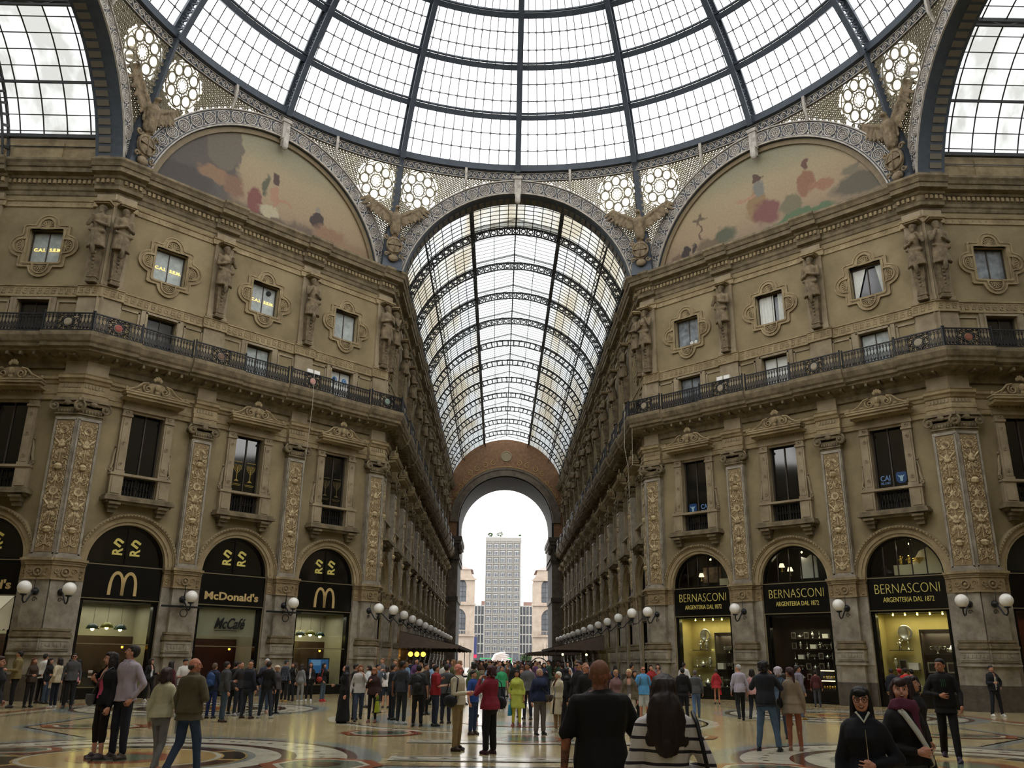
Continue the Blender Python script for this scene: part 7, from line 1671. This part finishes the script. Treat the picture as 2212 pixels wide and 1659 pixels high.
b.build('green_claw_mark', mat('green_mark', (30, 84, 40), .6), _y)
_y = find('woman with straight fringe')
b = MB(); b.tube([(0, -.165, 1.36), (0, -.178, 1.2), (0, -.168, 1.05), (0, -.18, .9), (0, -.21, .7)], .005, 4); b.build('zip', SILVER, _y)
b = MB(); b.tube([(-.055, -.05, 1.5), (0, -.12, 1.42), (.055, -.05, 1.5)], .012, 6); b.build('white_collar', WHITEC, _y)
_y = find('balding man in olive'); 
# ================================================================ the far crowd
CR = random.Random(5)
TOPS = [('black', (18, 18, 20)), ('white', (196, 192, 186)), ('navy', (28, 36, 60)), ('grey', (96, 96, 98)), ('red', (140, 34, 36)), ('beige', (166, 146, 116)), ('pale blue', (120, 150, 180)), ('brown', (84, 58, 42)), ('olive', (84, 84, 54)), ('pink', (190, 130, 136)), ('purple', (84, 54, 92)), ('dark green', (34, 64, 48))]
LEGS = [('jeans', (52, 66, 92)), ('black trousers', (20, 20, 24)), ('khaki trousers', (130, 116, 90)), ('grey trousers', (84, 84, 86))]
arch = []
for q in range(8):
    P_ = person('placeholder', 0, -200-q, 0, H=1.75, sex='mf'[q % 2], hs=['short', 'long', 'short', 'bob', 'cap', 'pony', 'short', 'bob'][q], arms=[('down', 'down'), ('fwd', 'bag'), ('pocket', 'wf'), ('down', 'cup'), ('camera', 'camera'), ('wf', 'wb'), ('back', 'back'), ('down', 'ear')][q],
              legs=['stand', 'walk', 'relax', 'stand', 'stand', 'walk2', 'wide', 'walk'][q], jacket=q % 3 == 0, vox=.026, top=(60, 60, 61+q), trou=(40, 41, 42+q))[0]
    arch.append(P_)
def tree_of(o): return (o, [tree_of(c) for c in o.children])
trees = [tree_of(a) for a in arch]; used = set(); n_c = 0
def crowd(x, y, H, where):
    global n_c
    for _ in range(200):
        t, l, q = CR.randrange(len(TOPS)), CR.randrange(len(LEGS)), CR.randrange(8)
        if (t, l, q % 2, where) not in used: break
    used.add((t, l, q % 2, where))
    r = copy_tree(trees[q]); r.location = (x, y, 0); r.rotation_euler = (0, 0, CR.uniform(0, 2*pi)); r.scale = (H/1.75,)*3
    tag(r, f'{"woman" if q % 2 else "man"} in {TOPS[t][0]} top and {LEGS[l][0]}, {where}', 'person', 'people in the far arcade and square')
    for c in r.children:
        nm = c.name.split('.')[0]; col = TOPS[t][1] if nm in ('shirt', 'jacket') else LEGS[l][1] if nm == 'trousers' else CR.choice([(24, 18, 16), (60, 40, 28), (120, 90, 60), (30, 24, 24)]) if nm in ('hair', 'cap') else None
        if col: c.material_slots[0].link = 'OBJECT'; c.material_slots[0].material = mat('cloth_%d_%d_%d' % col, col, .85, var=.1, vscale=5)
spots = []
for k in range(95):
    y = 6+CR.random()**1.3*62; w_ = 2.9 if y > 26 else 5.5; x = CR.uniform(-w_, w_)
    if any(hypot(x-a, y-b) < .55 for a, b in spots): continue
    spots.append((x, y)); sd = 'left' if x < -w_/3 else 'right' if x > w_/3 else 'middle'; dp = 'near' if y < 18 else 'halfway down' if y < 40 else 'deep in'
    crowd(x, y, CR.uniform(1.5, 1.72), f'{sd} of far arcade, {dp}' if dp != 'deep in' else f'{sd} of far arcade, far end')
for k in range(26):
    x = CR.uniform(-5.5, 6.5); y = CR.uniform(92, 150); crowd(x, y, CR.uniform(1.55, 1.8), 'out on the square, '+('left' if x < -1.5 else 'right' if x > 2.5 else 'centre'))
for a in arch:
    for c in list(a.children): bpy.data.objects.remove(c)
    bpy.data.objects.remove(a)
# ================================================================ square and buildings beyond the arch
PAVE = mat('square_paving', (140, 137, 130), .8, var=.08, vscale=.3, obj=False)
tag(MB().box(-150, 150, 89, 420, -.3, -.0).build('ground', PAVE), 'pale paving of the square beyond the arch', kind='structure')
CONC = mat('tower_concrete', (110, 109, 106), .85, var=.06, vscale=.3, obj=False); CONCL = mat('tower_panel', (130, 128, 124), .8, var=.05); TWIN = mat('tower_window', (78, 82, 88), .3, var=.3, vscale=.7, obj=False); TFR = mat('tower_window_frame', (176, 175, 172), .6)
t = empty('office_tower', (1, 290, 0)); tag(t, 'grey modern office tower with fifteen rows of windows beyond the arch', 'building')
MB().box(-6.4, 6.4, 0, 12, 4.2, 44.6).build('wall', CONC, t); MB().box(-6.6, 6.6, -.3, 12, 43.4, 44.9).build('roof', CONCL, t); MB().box(-6.2, 6.2, -.1, 11, .2, 4.0).build('ground_floor', TWIN, t)
b = MB()
for k in range(6): b.box(-6.4+k*2.5-.12, -6.4+k*2.5+.12, -.35, 0, 0, 43.4)
b.build('column_strips', CONCL, t)
b = MB()
for j in range(16): b.box(-6.4, 6.4, -.22, 0, 4.2+j*2.58, 4.2+j*2.58+.35)
b.build('floor_bands', CONCL, t)
wb = MB(); wb.box(-.95, .95, -.08, 0, 0, 1.45, 1); wb.box(-.4, .4, -.12, -.07, .1, 1.3, 0); wb.box(-.9, -.5, -.1, -.07, .1, 1.35, 0) ; wb.box(.5, .9, -.1, -.07, .1, 1.35, 0); wm = wb.mesh('window', [TWIN, TFR])
for j in range(15):
    for k in range(5): o = bpy.data.objects.new('window', wm); C.objects.link(o); o.parent = t; o.location = (-5.15+k*2.5, -.03, 4.9+j*2.58)
LEAFM = mat('foliage_green', (70, 92, 56), .9, rgb2=(44, 60, 36), vscale=3)
def leafball(b, c, r, n, s, seed):
    rr = random.Random(seed)
    for _ in range(n):
        d = Vector((rr.gauss(0, 1), rr.gauss(0, 1), rr.gauss(0, 1))).normalized(); p = Vector(c)+Vector((d.x*r[0], d.y*r[1], d.z*r[2]))*rr.uniform(.6, 1.05)
        a, e = Vector((rr.uniform(-1, 1), rr.uniform(-1, 1), rr.uniform(-1, 1))).normalized()*s, Vector((rr.uniform(-1, 1), rr.uniform(-1, 1), rr.uniform(-1, 1))).normalized()*s
        b.add([p-a, p+e, p+a, p-e], [(0, 1, 2, 3)])
for x, s, nm in ((-4.9, 1.0, 'left corner'), (-1.3, 1.2, 'middle'), (6.0, .4, 'right corner')):
    b = MB(); leafball(b, (x+1, 291, 45.8+s*.3), (s, s, s*.8), 160, .22, int(x*10)); tag(b.build('roof_shrub', LEAFM, fix=False), f'shrub growing on the tower roof, {nm}', 'shrub')
b = MB(); b.bar((2.6, 292, 44.9), (2.2, 292, 47.6), .06); b.bar((2.2, 292, 47.4), (1.4, 292, 47.9), .05); tag(b.build('antenna', IRON), 'thin antenna on the tower roof', 'antenna')
w = empty('office_block', (1, 303.2, 0)); tag(w, 'low office block with white vertical fins behind the tower', 'building')
MB().box(-26, 26, 0, 12, 0, 21.2).build('wall', TWIN, w)
b = MB()
for k in range(44): b.box(-26+k*1.2-.13, -26+k*1.2+.13, -.5, 0, 4, 21.4)
for z in (4, 7.4, 10.8, 14.2, 17.6, 21.0): b.box(-26, 26, -.3, 0, z, z+.4)
b.build('white_fins', TFR, w); MB().box(-8, -1, 3, 8, 21.2, 23.2).box(8, 14, 3, 8, 21.2, 23).build('roof_hut', mat('roof_hut', (150, 120, 110), .8), w)
TRAV = mat('travertine', (158, 146, 134), .8, rgb2=(138, 125, 113), vscale=.6, obj=False); TILE = mat('roof_tile', (150, 122, 116), .8)
for s in (-1, 1):
    x0, nm = (7.9, 'right') if s > 0 else (6.5, 'left')
    a = empty('arcaded_pavilion', (0, 190, 0)); tag(a, f'pale stone pavilion with tall arched windows at the {nm} of the square', 'building')
    def X(v): return s*(x0+v)
    H = []
    for k in range(4):
        c = 4.1+k*6.2
        for z0, z1 in ((7.8, 11.8), (15.4, 19.2)): H.append([(X(c-2.0), z0), (X(c+2.0), z0), (X(c+2.0), z1)]+[(X(c)+s*2.0*cos(q), z1+2.0*sin(q)) for q in [pi*i/14 for i in range(1, 14)]]+[(X(c-2.0), z1)])
    o = curve_plate('wall', [(X(0), 0), (X(26), 0), (X(26), 23.3), (X(1.2), 23.3), (X(.9), 22.2), (X(0), 21.0)], H, 1.0, TRAV, a)
    MB().box(min(X(.3), X(25)), max(X(.3), X(25)), 1, 14, 0, 21).build('body', TRAV, a)
    b = MB(); 
    for z in (7.2, 14.6, 20.6): b.box(min(X(-.35), X(26)), max(X(-.35), X(26)), -.5, 0, z, z+.4)
    b.build('cornice', TRAV, a)
    b = MB(); b.add([(X(.6), -.3, 23.2), (X(26), -.3, 23.2), (X(26), 13, 23.2), (X(.6), 13, 23.2), (X(5), 5, 25.2), (X(26), 5, 25.2)], [(0, 1, 5, 4), (0, 4, 3), (3, 4, 5, 2), (1, 2, 5), (0, 3, 2, 1)]); b.build('roof', TILE, a)
    for k in range(4):
        c = 4.1+k*6.2
        for z0, z1 in ((7.8, 11.8), (15.4, 19.2)):
            p = [(X(c-2.0), z0), (X(c+2.0), z0), (X(c+2.0), z1)]+[(X(c)+s*2.0*cos(q), z1+2.0*sin(q)) for q in [pi*i/14 for i in range(1, 14)]]+[(X(c-2.0), z1)]
            MB().poly(p, .6, .7).build('window_pane', TWIN, a); b = MB()
            for q in (-1, 0, 1): b.box(X(c)+q*1.0-.06, X(c)+q*1.0+.06, .5, .6, z0, z1+1.6)
            for q in range(5): b.box(X(c)-2, X(c)+2, .5, .6, z0+q*1.2, z0+q*1.2+.1)
            b.build('glazing_bars', IRONV, a)
    b = MB()
    for k in range(30): b.box(X(k*.8)-.04, X(k*.8)+.04, -.9, -.84, 7.6, 8.5)
    b.box(min(X(-.3), X(24)), max(X(-.3), X(24)), -.95, -.8, 8.5, 8.6); b.build('balustrade', TRAV, a)
    b = MB(); [b.ball((X(3.2)+.5*cos(q*2.1), -.1, 4.6+.8*sin(q*1.3)), (.4, .2, .5), 8, 5) for q in range(7)]; b.build('wall_relief', TRAV, a)
r = empty('street_banner', (-6.0, 188.5, 0)); tag(r, 'tall dark blue banner beside the left stone pavilion', 'banner'); MB().box(-.35, .35, 0, .06, 2.2, 7.0).build('cloth', mat('banner_blue', (36, 44, 84), .7), r); MB().box(-.35, .35, -.02, 0, 2.2, 3.0).build('red_end', mat('banner_red', (180, 30, 70), .7), r)
b = MB(); b.bar((.42, .03, 0), (.42, .03, 7.1), .06); b.build('pole', IRON, r)
# white swooping sculpture
r = empty('white_sculpture', (-.1, 110, 0)); tag(r, 'white swooping ribbon sculpture standing in the square', 'sculpture'); SW = mat('white_sculpture_skin', (226, 216, 216), .4)
b = MB()
for q in range(5):
    z = 3.0-.32*q; pts = [(-1.75, .1*q, .2), (-1.55, .1*q, 1.0+.1*(4-q)*.5), (-.9, .1*q, 1.75+(z-1.75)*.55), (0, .1*q, 1.9+(z-1.9)*.75), (.6+.1*q, .1*q, z-.2), (1.0+.14*q if q else .35, .1*q, z-.22 if q else 3.15)]
    b.tube(pts, [.16, .26, .28, .22, .12, .03], 8)
b.build('ribbons', SW, r, True); MB().tube([(.3, 0, 0), (.2, .1, 1.2), (.1, .2, 2.0)], [.3, .2, .12], 8).build('stem', SW, r, True)
r = empty('round_tree', (6.2, 186, 0)); tag(r, 'round-crowned small tree in the square by the right pavilion', 'tree'); b = MB(); leafball(b, (0, 0, 2.3), (1.3, 1.3, 1.1), 900, .16, 3); tag(b.build('foliage', LEAFM, r, fix=False), kind='stuff'); MB().tube([(0, 0, 0), (.05, 0, 1.4)], .12, 8).build('trunk', BROWNW, r)
b = MB(); b.torus((0, 0, 1.0), .95, .05, 24, 6); r = empty('metal_hoop', (3.6, 66, 0)); tag(r, 'metal hoop frame standing under the farther right awning', 'frame'); b.build('hoop', IRONB, r)
r = empty('tram', (-1, 170, 0)); tag(r, 'green and white bus passing across the square', 'vehicle'); MB().box(-3.5, 3.5, 0, 2.4, .5, 2.2).build('body', mat('bus_green', (60, 150, 90), .4), r); MB().box(-3.3, 3.3, -.04, 0, 1.3, 2.0).build('windows', TWIN, r)
b = MB(); [b.lathe([(.45, 0), (.45, .25)], (x, 0, .46), 14, 0, 'y') for x in (-2.3, 2.3)]; b.build('wheels', BLACKM, r)
bpy.data.scenes.remove(TMP)
